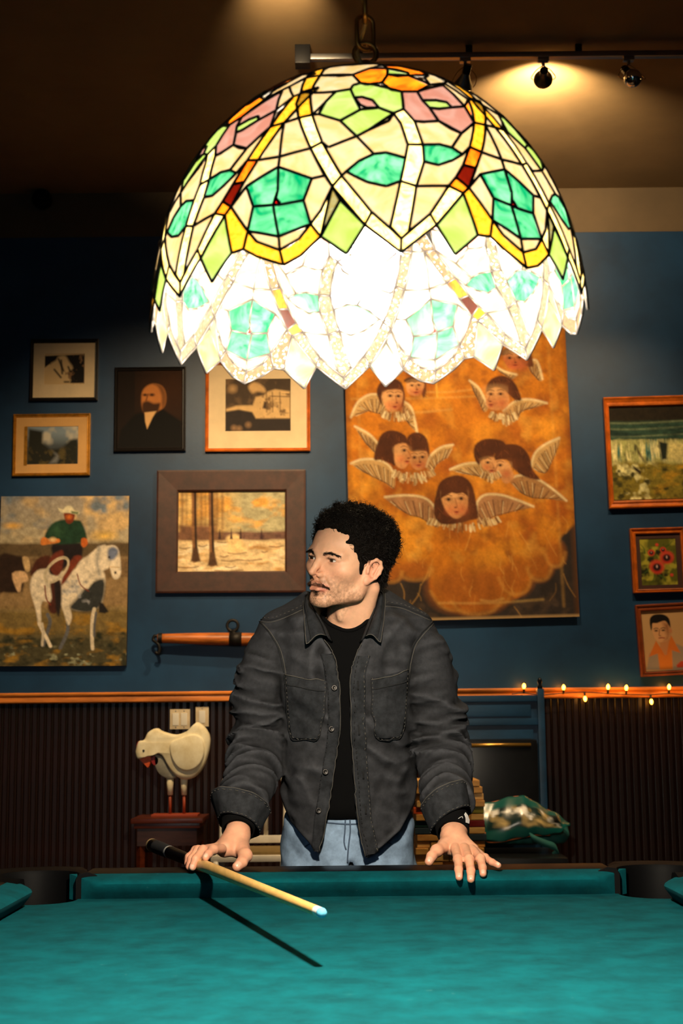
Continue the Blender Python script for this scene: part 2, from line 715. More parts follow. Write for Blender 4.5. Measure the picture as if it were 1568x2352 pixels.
# background of the lobe
T += [pcs(CR, A_, (1103, 412), (1150, 405), (1305, 445), (1425, 548), (1218, 628), (1172, 595)),
      pcs(CR, A_, (1172, 595), (1218, 628), (1425, 548), (1555, 660), (1440, 715), (1345, 790), (1312, 820)),
      pcs(CR, A_, (1425, 548), (1510, 505), (1698, 388), (1750, 455), (1800, 600), (1782, 690), (1640, 655), (1555, 660)),
      pcs(CR, A_, (1312, 820), (1345, 790), (1420, 825), (1500, 858), (1640, 885), (1725, 880), (1745, 848), (1668, 1158), (1747, 1238), (1530, 1062)),
      pcs(CR, B_, (340, 440), (410, 445), (515, 440), (678, 525), (600, 604), (520, 598), (400, 600), (392, 592)),
      pcs(CR, B_, (600, 604), (678, 525), (755, 455), (738, 618), (685, 668), (610, 620)),
      pcs(CR, B_, (408, 715), (510, 738), (610, 708), (685, 668), (738, 618), (692, 738), (638, 822), (585, 880), (350, 882), (362, 872)),
      pcs(CR, B_, (350, 882), (585, 880), (450, 1070), (292, 1192))]
# flowers: lime, pink, orange
T += [pcs(LI, A_, (1150, 405), (1200, 320), (1275, 248), (1385, 228), (1412, 285), (1455, 365), (1305, 445)),
      pcs(LI, A_, (1385, 228), (1405, 200), (1460, 185), (1560, 195), (1758, 240), (1750, 345), (1695, 380), (1590, 352), (1545, 300), (1470, 280), (1412, 285)),
      pcs(LI, A_, (1305, 445), (1455, 365), (1550, 355), (1590, 352), (1690, 388), (1660, 440), (1510, 505), (1425, 548)),
      pcs(PK, A_, (1412, 285), (1470, 280), (1545, 300), (1568, 335), (1550, 355), (1500, 352), (1455, 335)),
      pcs(PK, B_, (240, 345), (248, 240), (362, 240), (400, 300), (450, 350), (515, 440), (410, 445), (340, 440), (262, 358)),
      pcs(PK, B_, (362, 240), (385, 262), (460, 215), (545, 200), (700, 345), (610, 350), (575, 315), (500, 300), (435, 312), (400, 300)),
      pcs(PK, B_, (450, 350), (520, 358), (610, 350), (700, 345), (722, 360), (765, 440), (755, 455), (685, 525), (600, 490), (515, 440)),
      pcs(LI, B_, (435, 312), (500, 300), (575, 315), (610, 350), (520, 358), (460, 340)),
      pcs(OR, B_, (-105, 130), (20, 85), (150, 85), (150, 125), (108, 180), (-5, 195), (-70, 180)),
      pcs(OR, B_, (108, 180), (160, 128), (300, 132), (455, 195), (365, 245), (248, 240), (170, 225)),
      pcs(OR, B_, (120, 62), (250, 68), (400, 92), (440, 135), (300, 132), (300, 115), (150, 95)),
      pcs(LI, B_, (150, 95), (220, 92), (300, 115), (300, 132), (220, 135), (160, 128))]
# background between the flowers and towards the crown
T += [pcs(CR, A_, (1090, 262), (1180, 258), (1275, 248), (1200, 320), (1103, 412)),
      pcs(CR, A_, (1090, 262), (1165, 142), (1300, 140), (1405, 135), (1440, 180), (1405, 200), (1385, 228), (1275, 248), (1180, 258)),
      pcs(CR, A_, (1165, 142), (1225, 82), (1400, 62), (1590, 52), (1630, 60), (1530, 92), (1405, 135)),
      pcs(YE, A_, (1022, 262), (1060, 165), (1165, 142), (1090, 262)),
      pcs(YE, A_, (1060, 165), (1120, 92), (1225, 82), (1165, 142)),
      pcs(CR, B_, (400, 92), (520, 128), (565, 160), (555, 190), (455, 195), (415, 150), (440, 135)),
      pcs(CR, B_, (365, 245), (455, 195), (555, 190), (722, 302), (700, 345), (545, 200), (460, 215), (385, 262)),
      (CR, [B_(722, 302), B_(555, 190), D_(1060, 165), D_(1022, 262), B_(800, 318)]),
      (CR, [B_(555, 190), B_(565, 160), B_(520, 128), D_(1120, 92), D_(1060, 165)])]
# diamonds either side of the moth
T += [pcs(LI, A_, (1243, 893), (1300, 985), (1480, 1150), (1345, 1352), (1158, 1238)),
      pcs(LI, B_, (690, 930), (795, 1215), (628, 1348), (495, 1145))]
# moth and its frame
T += [pcs(GR, A_, (855, 775), (850, 935), (835, 985), (815, 1035), (675, 1052), (628, 920)),
      pcs(GR, A_, (855, 775), (1095, 845), (1035, 995), (870, 1030), (865, 980), (850, 935)),
      pcs(GR, A_, (675, 1052), (815, 1035), (850, 1035), (855, 1248), (635, 1220)),
      pcs(GR, A_, (850, 1035), (870, 1030), (1035, 995), (1085, 1155), (855, 1248)),
      pcs(RD, A_, (850, 935), (865, 980), (870, 1030), (850, 1035), (815, 1035), (835, 985)),
      (CR, [C_(730, 893), A_(628, 920), A_(675, 1052), A_(635, 1220), A_(620, 1240)]),
      pcs(CR, A_, (1095, 845), (1190, 822), (1243, 893), (1158, 1060), (1095, 1150), (1085, 1155), (1035, 995)),
      (CR, [A_(865, 705), A_(855, 775), A_(628, 920), C_(730, 893), C_(782, 762), C_(822, 655)]),
      pcs(CR, A_, (865, 705), (1070, 655), (1088, 640), (1190, 822), (1095, 845), (855, 775)),
      (CR, [C_(845, 475), A_(920, 472), A_(865, 705), C_(822, 655)]),
      pcs(CR, A_, (920, 472), (1005, 437), (1088, 640), (1070, 655), (865, 705)),
      (CR, [C_(845, 475), C_(800, 318), A_(1022, 262), A_(988, 340), A_(1005, 437), A_(920, 472)]),
      (YE, [C_(690, 930), C_(730, 893), A_(620, 1240), A_(605, 1345), C_(795, 1215)]),
      pcs(YE, A_, (620, 1240), (700, 1290), (862, 1340), (888, 1440), (700, 1390), (605, 1345)),
      pcs(YE, A_, (862, 1340), (1000, 1260), (1095, 1150), (1140, 1240), (1010, 1375), (888, 1440)),
      pcs(RB, A_, (1095, 1150), (1158, 1060), (1243, 893), (1300, 985), (1158, 1238), (1140, 1240)),
      pcs(CR, A_, (635, 1220), (855, 1248), (862, 1340), (700, 1290), (620, 1240)),
      pcs(CR, A_, (855, 1248), (1085, 1155), (1095, 1150), (1000, 1260), (862, 1340))]
pieces = []
for kind, pts in T:
    pieces.append((kind, [hit_even(*p) for p in pts]))
# snap corners that belong together (also across the 60 degree repeat)
nodes = []


def snap(th, z):
    for i, (a, b, n) in enumerate(nodes):
        for sh in (0, STEP, -STEP):
            if math.hypot((th - sh - a) * 0.22, z - b) < 0.0060:
                return i, sh
    nodes.append([th, z, 1])
    return len(nodes) - 1, 0.0


polys = []
for kind, pts in pieces:
    ids = []
    for p in pts:
        q = snap(*p)
        if not ids or ids[-1] != q:
            ids.append(q)
    if ids[0] == ids[-1]:
        ids.pop()
    ids = [q for n_, q in enumerate(ids) if q not in ids[:n_]]
    if len(ids) < 3:
        continue
    polys.append((kind, [(nodes[i][0] + sh, nodes[i][1]) for i, sh in ids]))
# crown: two plain rings of glass up to the brass cap
zt = min(max(p[1] for k, pts in polys for p in pts), LZ0 + LB * 0.965)
GLASS = {}


def glass(kind, c, es, tr, textured=False, c2=None, swirl=3.0, dif=0.2):
    m = bpy.data.materials.new('glass_' + kind)
    m.use_nodes = True
    nt = m.node_tree
    N, K = nt.nodes, nt.links
    N.clear()
    out = N.new('ShaderNodeOutputMaterial')
    tc = N.new('ShaderNodeTexCoord')
    n = N.new('ShaderNodeTexNoise')
    n.inputs['Scale'].default_value = 60 if textured else 18
    n.inputs['Detail'].default_value = 3
    n.inputs['Distortion'].default_value = swirl
    K.new(tc.outputs['Object'], n.inputs['Vector'])
    rp = N.new('ShaderNodeMapRange')
    rp.inputs['From Min'].default_value = 0.35
    rp.inputs['From Max'].default_value = 0.68
    K.new(n.outputs['Fac'], rp.inputs['Value'])
    mx = N.new('ShaderNodeMix')
    mx.data_type = 'RGBA'
    K.new(rp.outputs[0], mx.inputs[0])
    mx.inputs[6].default_value = L4(c)
    mx.inputs[7].default_value = L4(c2 or c)
    col = mx.outputs[2]
    df = N.new('ShaderNodeBsdfDiffuse')
    tl = N.new('ShaderNodeBsdfTranslucent')
    gl = N.new('ShaderNodeBsdfGlossy')
    gl.inputs['Roughness'].default_value = 0.15
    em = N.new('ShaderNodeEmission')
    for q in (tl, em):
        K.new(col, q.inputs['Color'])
    dm = N.new('ShaderNodeMix')
    dm.data_type = 'RGBA'
    dm.blend_type = 'MULTIPLY'
    dm.inputs[0].default_value = 1.0
    if textured:
        dm.inputs[6].default_value = (0.62, 0.58, 0.62, 1)      # bare rippled glass reflects grey
    else:
        K.new(col, dm.inputs[6])
    dm.inputs[7].default_value = (dif, dif, dif, 1)
    K.new(dm.outputs[2], df.inputs['Color'])
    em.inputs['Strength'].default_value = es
    if textured:
        bn = N.new('ShaderNodeTexVoronoi')
        bn.inputs['Scale'].default_value = 150
        K.new(tc.outputs['Object'], bn.inputs['Vector'])
        bp_ = N.new('ShaderNodeBump')
        bp_.inputs['Strength'].default_value = 0.8
        bp_.inputs['Distance'].default_value = 0.003
        K.new(bn.outputs['Distance'], bp_.inputs['Height'])
        for q in (df, tl, gl):
            K.new(bp_.outputs[0], q.inputs['Normal'])
    m1 = N.new('ShaderNodeMixShader')
    m1.inputs[0].default_value = tr
    K.new(df.outputs[0], m1.inputs[1])
    K.new(tl.outputs[0], m1.inputs[2])
    m2 = N.new('ShaderNodeMixShader')
    m2.inputs[0].default_value = 0.05
    K.new(m1.outputs[0], m2.inputs[1])
    K.new(gl.outputs[0], m2.inputs[2])
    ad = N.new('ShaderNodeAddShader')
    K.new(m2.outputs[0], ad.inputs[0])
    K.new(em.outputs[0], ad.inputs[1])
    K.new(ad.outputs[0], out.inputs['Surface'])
    GLASS[kind] = m


EG = 0.56  # panes emit a glow standing in for bulb light through them
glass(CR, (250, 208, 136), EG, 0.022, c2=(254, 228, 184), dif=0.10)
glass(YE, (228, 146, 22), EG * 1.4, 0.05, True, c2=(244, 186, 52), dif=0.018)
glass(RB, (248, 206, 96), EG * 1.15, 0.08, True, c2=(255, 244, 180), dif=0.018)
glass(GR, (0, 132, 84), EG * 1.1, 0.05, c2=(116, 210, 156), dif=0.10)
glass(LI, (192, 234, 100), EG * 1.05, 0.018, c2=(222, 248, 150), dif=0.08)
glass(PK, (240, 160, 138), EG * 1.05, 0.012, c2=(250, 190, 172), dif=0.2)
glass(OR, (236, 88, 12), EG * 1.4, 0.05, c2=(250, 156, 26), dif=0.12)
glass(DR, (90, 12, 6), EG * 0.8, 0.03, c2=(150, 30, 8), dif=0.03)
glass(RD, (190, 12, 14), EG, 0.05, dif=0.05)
M_LEAD = mat('dark_lead_came', (26, 22, 20), 0.6, metal=0.2)
M_BRASS = mat('aged_brass', (150, 104, 44), 0.35, metal=0.9, var=0.3, vs=40)

lamp = thing('stained_glass_lamp', 'large domed stained-glass pendant lamp hanging on a chain over the pool table', 'lamp', (LX, LY, LZ0))
came = MB()
seen = set()
pane_meshes = []


def edge_pts(p, q):
    n = max(1, int(math.hypot((p[0] - q[0]) * 0.22, p[1] - q[1]) / 0.014))
    return [(p[0] + (q[0] - p[0]) * k / n, p[1] + (q[1] - p[1]) * k / n) for k in range(n)]


def crossing(p):
    n = len(p)
    for i in range(n):
        a, b = p[i], p[(i + 1) % n]
        for j in range(i + 2, n):
            if i == 0 and j == n - 1:
                continue
            c, d = p[j], p[(j + 1) % n]
            s1 = (b[0] - a[0]) * (c[1] - a[1]) - (b[1] - a[1]) * (c[0] - a[0])
            s2 = (b[0] - a[0]) * (d[1] - a[1]) - (b[1] - a[1]) * (d[0] - a[0])
            s3 = (d[0] - c[0]) * (a[1] - c[1]) - (d[1] - c[1]) * (a[0] - c[0])
            s4 = (d[0] - c[0]) * (b[1] - c[1]) - (d[1] - c[1]) * (b[0] - c[0])
            if s1 * s2 <= 0 and s3 * s4 <= 0:
                return True
    area = sum(p[i][0] * p[(i + 1) % n][1] - p[(i + 1) % n][0] * p[i][1] for i in range(n)) / 2
    return abs(area) < 4e-6


def add_pane(kind, pts):
    loop = []
    for i in range(len(pts)):
        loop += edge_pts(pts[i], pts[(i + 1) % len(pts)])
    m = MB()
    off = 0.0004 if kind in (RB, YE) else 0.0
    if crossing([(t * 0.22, z) for t, z in pts]):
        n = len(loop)
        c = (sum(t for t, z in loop) / n, sum(z for t, z in loop) / n)
        m.add([dome_pt(t, z, off) for t, z in loop + [c]], [(n, k, (k + 1) % n) for k in range(n)])
    else:
        tri = tessellate_polygon([[Vector((t * 0.22, z, 0)) for t, z in loop]])
        m.add([dome_pt(t, z, off) for t, z in loop], [tuple(t) for t in tri])
    pane_meshes.append((kind, m.mesh('glass_pane_' + kind, True)))
    for i in range(len(pts)):
        p, q = pts[i], pts[(i + 1) % len(pts)]
        key = []
        for a in (p, q):
            key.append((round(((a[0] + 20 * STEP) % STEP) * 0.22 / 0.003), round(a[1] / 0.003)))
        key = tuple(sorted(key))
        if key in seen:
            continue
        seen.add(key)
        ep = edge_pts(p, q) + [q]
        came.tube([dome_pt(t, z, 0.0006) for t, z in ep], 0.0017, 6)


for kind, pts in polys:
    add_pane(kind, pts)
came_main, came = came, MB()
# upper crown rows hidden from below
zs = [LZ0 + LB * 0.955, LZ0 + LB * 0.985, LZ0 + LB * 0.997]
for r in range(2):
    for k in range(3):
        t0 = 0.14 - STEP / 2 + STEP * k / 3
        add_pane(CR, [(t0, zs[r]), (t0 + STEP / 3, zs[r]), (t0 + STEP / 3, zs[r + 1]), (t0, zs[r + 1])])
came_me = came_main.mesh('lead_came', True)
crown_me = came.mesh('crown_came', True)
for s in range(6):
    rt_ = (TILT @ Matrix.Rotation(s * STEP, 3, 'Z')).to_euler()
    link('lead_came', came_me, M_LEAD, lamp, (LX, LY, LZ0), rt_)
    link('crown_came', crown_me, M_LEAD, lamp, (LX, LY, LZ0), rt_)
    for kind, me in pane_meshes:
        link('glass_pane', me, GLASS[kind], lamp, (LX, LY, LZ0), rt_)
ztop = LZ0 + LB
MB().lathe([(0.0, 0.016), (0.018, 0.015), (0.03, 0.008), (0.052, 0.0), (0.054, -0.004), (0.05, -0.006), (0.0, -0.006)], 32, (0, 0, 0)).build('cap', M_BRASS, lamp, (LX, LY, ztop + 0.002), auto=40)
MB().tube([(0, 0, 0.012), (0, 0, 0.03)], 0.006, 10).tube([(0.013 * math.cos(a), 0, 0.04 + 0.013 * math.sin(a)) for a in np.linspace(0, 2 * PI, 20, endpoint=False)], 0.0032, 8, closed=True).build('loop', M_BRASS, lamp, (LX, LY, ztop), smooth=True)
lk = MB()
oval = []
for k in range(24):
    q = 2 * PI * k / 24
    oval.append((0.0105 * math.cos(q), 0, 0.011 * (1 if math.sin(q) > 0 else -1) * (abs(math.sin(q)) > 1e-6) + 0.0105 * math.sin(q)))
lk.tube(oval, 0.0028, 8, closed=True)
lme = lk.mesh('chain_link', True)
z = ztop + 0.066
k = 0
while z < CEIL - 0.03:
    link('chain_link', lme, M_BRASS, lamp, (LX, LY, z), (0, 0, (PI / 2 if k % 2 else 0.35)))
    z += 0.0355
    k += 1
cz = np.arange(ztop + 0.02, CEIL, 0.02)
MB().tube([(LX - 0.004 + 0.006 * math.sin(v * 70), LY + 0.006 * math.cos(v * 70), v) for v in cz], 0.0028, 6).build('cord', mat('gold_cord', (170, 128, 60), 0.6), lamp, smooth=True)
MB().lathe([(0.0, -0.03), (0.03, -0.028), (0.06, -0.012), (0.065, 0.0)], 24, (LX, LY, CEIL)).build('canopy', M_BRASS, lamp, auto=40)
MB().tube([(0, 0, 0.0), (0, 0, -0.12)], 0.008, 12).lathe([(0.019, -0.165), (0.02, -0.12), (0.012, -0.11)], 16).build('socket', M_BRASS, lamp, (LX, LY, ztop), auto=40)
M_BULB = mat('lit_bulb', (255, 240, 210), 0.3, emit=(255, 232, 190), es=14.0)
MB().lathe([(0.012, 0.045), (0.013, 0.03), (0.019, 0.008), (0.022, -0.010), (0.019, -0.026), (0.011, -0.034), (0, -0.037)], 20).build('bulb', M_BULB, lamp, (LX, LY, LZ0 + 0.083), smooth=True)
lo = light('pendant_bulb_light', 'POINT', (LX, LY, LZ0 + 0.022), 125, (1.0, 0.86, 0.66), shadow_soft_size=0.03)

# ================================================================ pool table
TX, TF, TL, TW = 0.005, 2.70, 2.24, 1.118   # axis, far cushion nose, play length, play width
BED = 0.760
HW = TW / 2
M_CLOTH = mat('teal_pool_cloth', (0, 72, 80), 0.95, var=0.26, vs=16, bump=0.25, bs=900, sheen=0.0, spec=0.1, bdist=0.001)
M_LAC = mat('black_lacquer', (6, 6, 7), 0.35, spec=0.06)


def cloth_marks():
    nt = M_CLOTH.node_tree
    N, K = nt.nodes, nt.links
    b = N['Principled BSDF']
    src = b.inputs['Base Color'].links[0].from_socket
    tc = N.new('ShaderNodeTexCoord')
    mp = N.new('ShaderNodeMapping')
    mp.inputs['Scale'].default_value = (1.0, 0.7, 1.0)
    K.new(tc.outputs['Object'], mp.inputs['Vector'])
    # pale chalk specks and short smears
    for sc, lo, hi, amt, c in ((24, 0.66, 0.80, 0.16, (40, 120, 116)), (75, 0.70, 0.80, 0.25, (90, 150, 145))):
        n = N.new('ShaderNodeTexNoise')
        n.inputs['Scale'].default_value = sc
        n.inputs['Detail'].default_value = 4
        K.new(mp.outputs[0], n.inputs['Vector'])
        r = N.new('ShaderNodeMapRange')
        r.inputs['From Min'].default_value = lo
        r.inputs['From Max'].default_value = hi
        r.inputs['To Max'].default_value = amt
        K.new(n.outputs['Fac'], r.inputs['Value'])
        mx = N.new('ShaderNodeMix')
        mx.data_type = 'RGBA'
        K.new(r.outputs[0], mx.inputs[0])
        K.new(src, mx.inputs[6])
        mx.inputs[7].default_value = L4(c)
        src = mx.outputs[2]
    K.new(src, b.inputs['Base Color'])


cloth_marks()
ptab = thing('pool_table', 'pool table with worn teal cloth and black lacquered rails', 'pool table', (TX, TF - TL / 2, 0))
YN = TF - TL
YM = TF - TL / 2
# bed outline with notches at the corner pockets
PR = 0.074
corners = [(HW + 0.018, TF + 0.018), (HW + 0.018, YN - 0.018), (-HW - 0.018, YN - 0.018), (-HW - 0.018, TF + 0.018)]
bp = []
ex, ey = HW + 0.05, 0.05
for ci, (cx, cy) in enumerate(corners):
    inside = []
    for k in range(73):
        q = 2 * PI * k / 72
        x, y = cx + PR * math.cos(q), cy + PR * math.sin(q)
        if abs(x) < ex and YN - ey < y < TF + ey:
            inside.append((q, x, y))
    # sort along the outline direction (clockwise seen from above, starting at the far right corner)
    dirs = [(1, -1), (-1, -1), (-1, 1), (1, 1)][ci]
    inside.sort(key=lambda t: t[1] * dirs[0] + t[2] * dirs[1])
    bp += [(x, y) for (_, x, y) in inside]
bed = MB().prism(bp, lambda a, b: (TX + a, b, BED), lambda a, b: (TX + a, b, BED - 0.03))
bed.build('bed', M_CLOTH, ptab)

CP = [(0.052, 0.803), (0.030, 0.8005), (0.012, 0.7965), (0.003, 0.7930), (0.0, 0.789), (0.002, 0.783), (0.012, 0.772), (0.027, 0.757), (0.052, 0.757)]


def cushion(p0, p1, out, cut0, cut1):
    """Cushion along p0-p1 (nose ends), out = outward direction, cut = how far the back runs past the nose end."""
    p0, p1, out = Vector((*p0, 0)), Vector((*p1, 0)), Vector((*out, 0))
    d = (p1 - p0).normalized()
    ln = (p1 - p0).length
    us = [0, 0.006, 0.016, 0.03] + list(np.linspace(0.06, ln - 0.06, 9)) + [ln - 0.03, ln - 0.016, ln - 0.006, ln]
    rows = []
    for u in us:
        e = min(u, ln - u)
        rnd = 0.010 * max(0, 1 - e / 0.03) ** 2         # nose rounds off at the ends
        row = []
        for (o, z) in CP:
            f = o / 0.052
            sh = -cut0 * f * (1 - u / ln) + cut1 * f * (u / ln)
            oo = o + rnd * (1 - f)
            row.append(p0 + d * (u + sh) + out * oo + Vector((TX, 0, z - rnd * 0.25 * (1 - f))))
        rows.append(row)
    m = MB().grid(rows)
    c = len(CP)
    m.f.append(tuple(range(c)))
    m.f.append(tuple((len(us) - 1) * c + k for k in range(c - 1, -1, -1)))
    return m.build('cushion', M_CLOTH, ptab, auto=40)


cushion((-0.478, TF), (0.478, TF), (0, 1), 0.046, 0.046)
cushion((0.478, YN), (-0.478, YN), (0, -1), 0.046, 0.046)
for s in (-1, 1):
    cushion((s * HW, YM + 0.065), (s * HW, TF - 0.085), (s, 0), 0.012, 0.046)
    cushion((s * HW, YM - 0.065), (s * HW, YN + 0.085), (s, 0), 0.012, 0.046)
RT, RW = 0.803, 0.115


def rail(x0, x1, y0, y1):
    MB().box(((x0 + x1) / 2 + TX, (y0 + y1) / 2, RT - 0.03), (x1 - x0, y1 - y0, 0.06), bev=0.006).build('rail', M_LAC, ptab, auto=40)


rail(-0.50, 0.50, TF + 0.0525, TF + 0.052 + RW)
rail(-0.50, 0.50, YN - 0.052 - RW, YN - 0.0525)
for s in (-1, 1):
    a, b = sorted((s * (HW + 0.0525), s * (HW + 0.052 + RW)))
    rail(a, b, YN + 0.05, YM - 0.062)
    rail(a, b, YM + 0.062, TF - 0.05)
    MB().lathe([(0.0, 0.66), (0.044, 0.66), (0.050, 0.79), (0.054, 0.804), (0.064, 0.806), (0.066, 0.80), (0.066, 0.735), (0.0, 0.65)], 28, (TX + s * (HW + 0.095), YM, 0)).build('side_pocket', M_BLACK, ptab, auto=40)
for s in (-1, 1):
    for cy, sy in ((TF, 1), (YN, -1)):
        # curved corner casting around the pocket mouth
        c = Vector((TX + s * (HW + 0.018), cy + sy * 0.018, 0))
        rows = []
        base = math.atan2(sy, s)
        for k in range(29):
            q = base + math.radians(-128 + 256 * k / 28)
            u = Vector((math.cos(q), math.sin(q), 0))
            ro = 0.150 if abs(k - 14) < 9 else 0.112
            rows.append([c + u * r + Vector((0, 0, z)) for r, z in ((0.070, 0.70), (0.070, 0.795), (0.076, 0.806), (ro - 0.02, 0.808), (ro, 0.80), (ro, 0.72))])
        m = MB().grid(rows)
        n = 6
        m.f.append(tuple(range(n)))
        m.f.append(tuple(28 * n + k for k in range(n)))
        m.build('corner_casting', mat('dull_black_casting', (7, 7, 8), 0.6, spec=0.08), ptab, auto=40)
        MB().lathe([(0.0, 0.60), (0.05, 0.602), (0.066, 0.62), (0.0695, 0.74), (0.066, 0.74), (0.062, 0.625), (0.0, 0.61)], 24, c).build('pocket_liner', M_BLACK, ptab, auto=40)
ap = MB()
for s in (-1, 1):
    ap.box((TX + s * (HW + 0.10), YM, 0.655), (0.04, TL + 0.10, 0.17))
ap.box((TX, TF + 0.10, 0.655), (TW + 0.16, 0.04, 0.17))
ap.box((TX, YN - 0.10, 0.655), (TW + 0.16, 0.04, 0.17))
ap.build('apron', M_BLACK, ptab)
for s in (-1, 1):
    for y in (TF - 0.12, YN + 0.12):
        MB().lathe([(0.07, 0), (0.075, 0.02), (0.055, 0.05), (0.06, 0.30), (0.085, 0.42), (0.08, 0.57), (0.09, 0.58), (0.09, 0.71)], 20, (TX + s * (HW - 0.06), y, 0)).build('leg', M_BLACK, ptab, auto=40)

# ================================================================ cue
TIP = at(742, 2098, 1.92)
BUTT = at(349, 1941, 3.33)
cdir = (TIP - BUTT).normalized()
clen = (TIP - BUTT).length
M_MAPLE = mat('pale_maple', (222, 176, 104), 0.35, var=0.12, vs=30, stretch=(4, 0.3, 4))
M_WRAP = mat('black_cue_wrap', (30, 32, 38), 0.8, var=0.3, vs=300, bump=0.4, bs=700)
M_IVORY = mat('ivory_ring', (225, 190, 135), 0.4)
M_FERR = mat('white_ferrule', (235, 232, 225), 0.3)
M_CHALK = mat('blue_chalked_tip', (96, 184, 220), 0.9)
M_BURL = mat('reddish_cue_wood', (122, 72, 44), 0.3, var=0.3, vs=40)
cue = thing('pool_cue', 'pool cue with a black butt and pale shaft held over the rail', 'pool cue', BUTT)


def cue_r(u):
    return 0.0148 + (0.0066 - 0.0148) * u ** 0.92


def cue_seg(name, u0, u1, m, grow=0.0, n=6):
    prof = [(cue_r(u0) * 0.9 + grow, u0 * clen)] + [(cue_r(u0 + (u1 - u0) * k / n) + grow, (u0 + (u1 - u0) * k / n) * clen) for k in range(n + 1)] + [(cue_r(u1) * 0.9 + grow, u1 * clen)]
    MB().lathe(prof, 20, (0, 0, 0), cdir).build(name, m, cue, BUTT, auto=40)


cue_seg('bumper', 0.0, 0.012, M_IVORY)
cue_seg('butt_sleeve', 0.012, 0.05, M_LAC)
cue_seg('wrap', 0.05, 0.165, M_WRAP, 0.0006)
cue_seg('ring', 0.165, 0.175, M_FERR)
cue_seg('forearm', 0.175, 0.33, M_LAC)
cue_seg('inlay', 0.33, 0.365, M_BURL, 0.0003)
cue_seg('joint_collar', 0.365, 0.40, M_LAC, 0.0006)
cue_seg('shaft', 0.40, 0.978, M_MAPLE)
cue_seg('ferrule', 0.978, 0.992, M_FERR)
MB().lathe([(0.0066, 0), (0.0068, 0.004), (0.006, 0.009), (0.003, 0.012), (0, 0.0125)], 20, (0, 0, 0), cdir).build('tip', M_CHALK, cue, BUTT + cdir * clen * 0.992, smooth=True)

# ================================================================ the man leaning on the rail
P = lambda x, y, Y: np.array(at(x, y, Y))
CAM_M = np.array(CAM_R)


def proj(X, Y, Z):
    """Photo pixel of world points (used to cut the jacket's front edges and hem at measured places)."""
    x, y, z = X - CAM_LOC.x, Y - CAM_LOC.y, Z - CAM_LOC.z
    u = CAM_M[0, 0] * x + CAM_M[1, 0] * y + CAM_M[2, 0] * z
    v = CAM_M[0, 1] * x + CAM_M[1, 1] * y + CAM_M[2, 1] * z
    d = -(CAM_M[0, 2] * x + CAM_M[1, 2] * y + CAM_M[2, 2] * z)
    return 784 + FPX * u / d, 1176 - FPX * v / d


M_SKIN = mat('skin', None, 0.5, vcol=True, var=0.05, vs=90, bump=0.10, bs=900, spec=0.4, sss=0.12, bdist=0.0006)
M_DENIM = mat('charcoal_denim', None, 0.88, vcol=True, var=0.16, vs=130, bump=0.35, bs=1500, spec=0.2, bdist=0.0006)
M_PATCH = mat('charcoal_denim_patch', (40, 42, 46), 0.88, var=0.35, vs=70, bump=0.35, bs=1500, spec=0.2, bdist=0.0006)
M_THREAD = mat('faded_seam_thread', (80, 77, 72), 0.9)
M_SEAM = mat('dark_seam', (22, 23, 26), 0.9)
M_TEE = mat('black_cotton', (9, 9, 10), 0.95, spec=0.1, bump=0.1, bs=800)
M_JEANS = mat('pale_washed_denim', (132, 156, 184), 0.9, var=0.30, vs=26, bump=0.3, bs=1500, spec=0.15, bdist=0.0006)
M_HAIR = mat('near_black_brown_hair', (20, 13, 9), 0.5, spec=0.35)
M_BEARD = mat('brown_beard_hair', (66, 41, 24), 0.7, spec=0.2)
M_SHOE = mat('brown_leather', (60, 38, 26), 0.5)

person = thing('person', 'man in an open charcoal denim jacket leaning both hands on the pool table', 'person', (0.02, 3.15, 0))

# ---------------------------------------------------------------- head (x his right, y forward, z up)
HS = 0.95
PSI = math.radians(44)
HO = P(800, 1289, 3.00)
HR = np.array([[-math.cos(PSI), -math.sin(PSI), 0], [math.sin(PSI), -math.cos(PSI), 0], [0, 0, 1.0]])
_roll = math.radians(11)
_pit = math.radians(-1)
HR = HR @ np.array([[math.cos(_roll), 0, -math.sin(_roll)], [0, 1, 0], [math.sin(_roll), 0, math.cos(_roll)]])
HR = HR @ np.array([[1, 0, 0], [0, math.cos(_pit), -math.sin(_pit)], [0, math.sin(_pit), math.cos(_pit)]])


def h2w(V):
    return HO + HS * (np.asarray(V) @ HR.T)


def w2h(p):
    return (HR.T @ (np.asarray(p) - HO)) / HS


F = Field((-0.10, -0.14, -0.235), (0.10, 0.14, 0.14), 0.0017)
F.ell((0, -0.014, 0.034), (0.0755, 0.097, 0.083), 0.0)
F.ell((0, 0.026, 0.012), (0.066, 0.064, 0.075), 0.02)
F.ell((0, 0.030, -0.044), (0.054, 0.054, 0.050), 0.025)
for s in (-1, 1):
    F.cone((s * 0.058, 0.004, -0.038), (s * 0.050, 0.014, -0.066), 0.014, 0.012, 0.022)       # jaw corner
    F.cone((s * 0.050, 0.014, -0.066), (s * 0.015, 0.072, -0.091), 0.012, 0.012, 0.022)        # jaw line
    F.ell((s * 0.044, 0.054, -0.020), (0.019, 0.021, 0.015), 0.028)                            # cheekbone
F.ell((0, 0.077, -0.088), (0.020, 0.016, 0.015), 0.016)                                       # chin
F.ell((0, 0.065, -0.054), (0.033, 0.030, 0.027), 0.018)                                       # muzzle
F.cone((-0.046, 0.072, 0.0135), (-0.012, 0.0875, 0.0145), 0.008, 0.009, 0.014)
F.cone((0.046, 0.072, 0.0135), (0.012, 0.0875, 0.0145), 0.008, 0.009, 0.014)
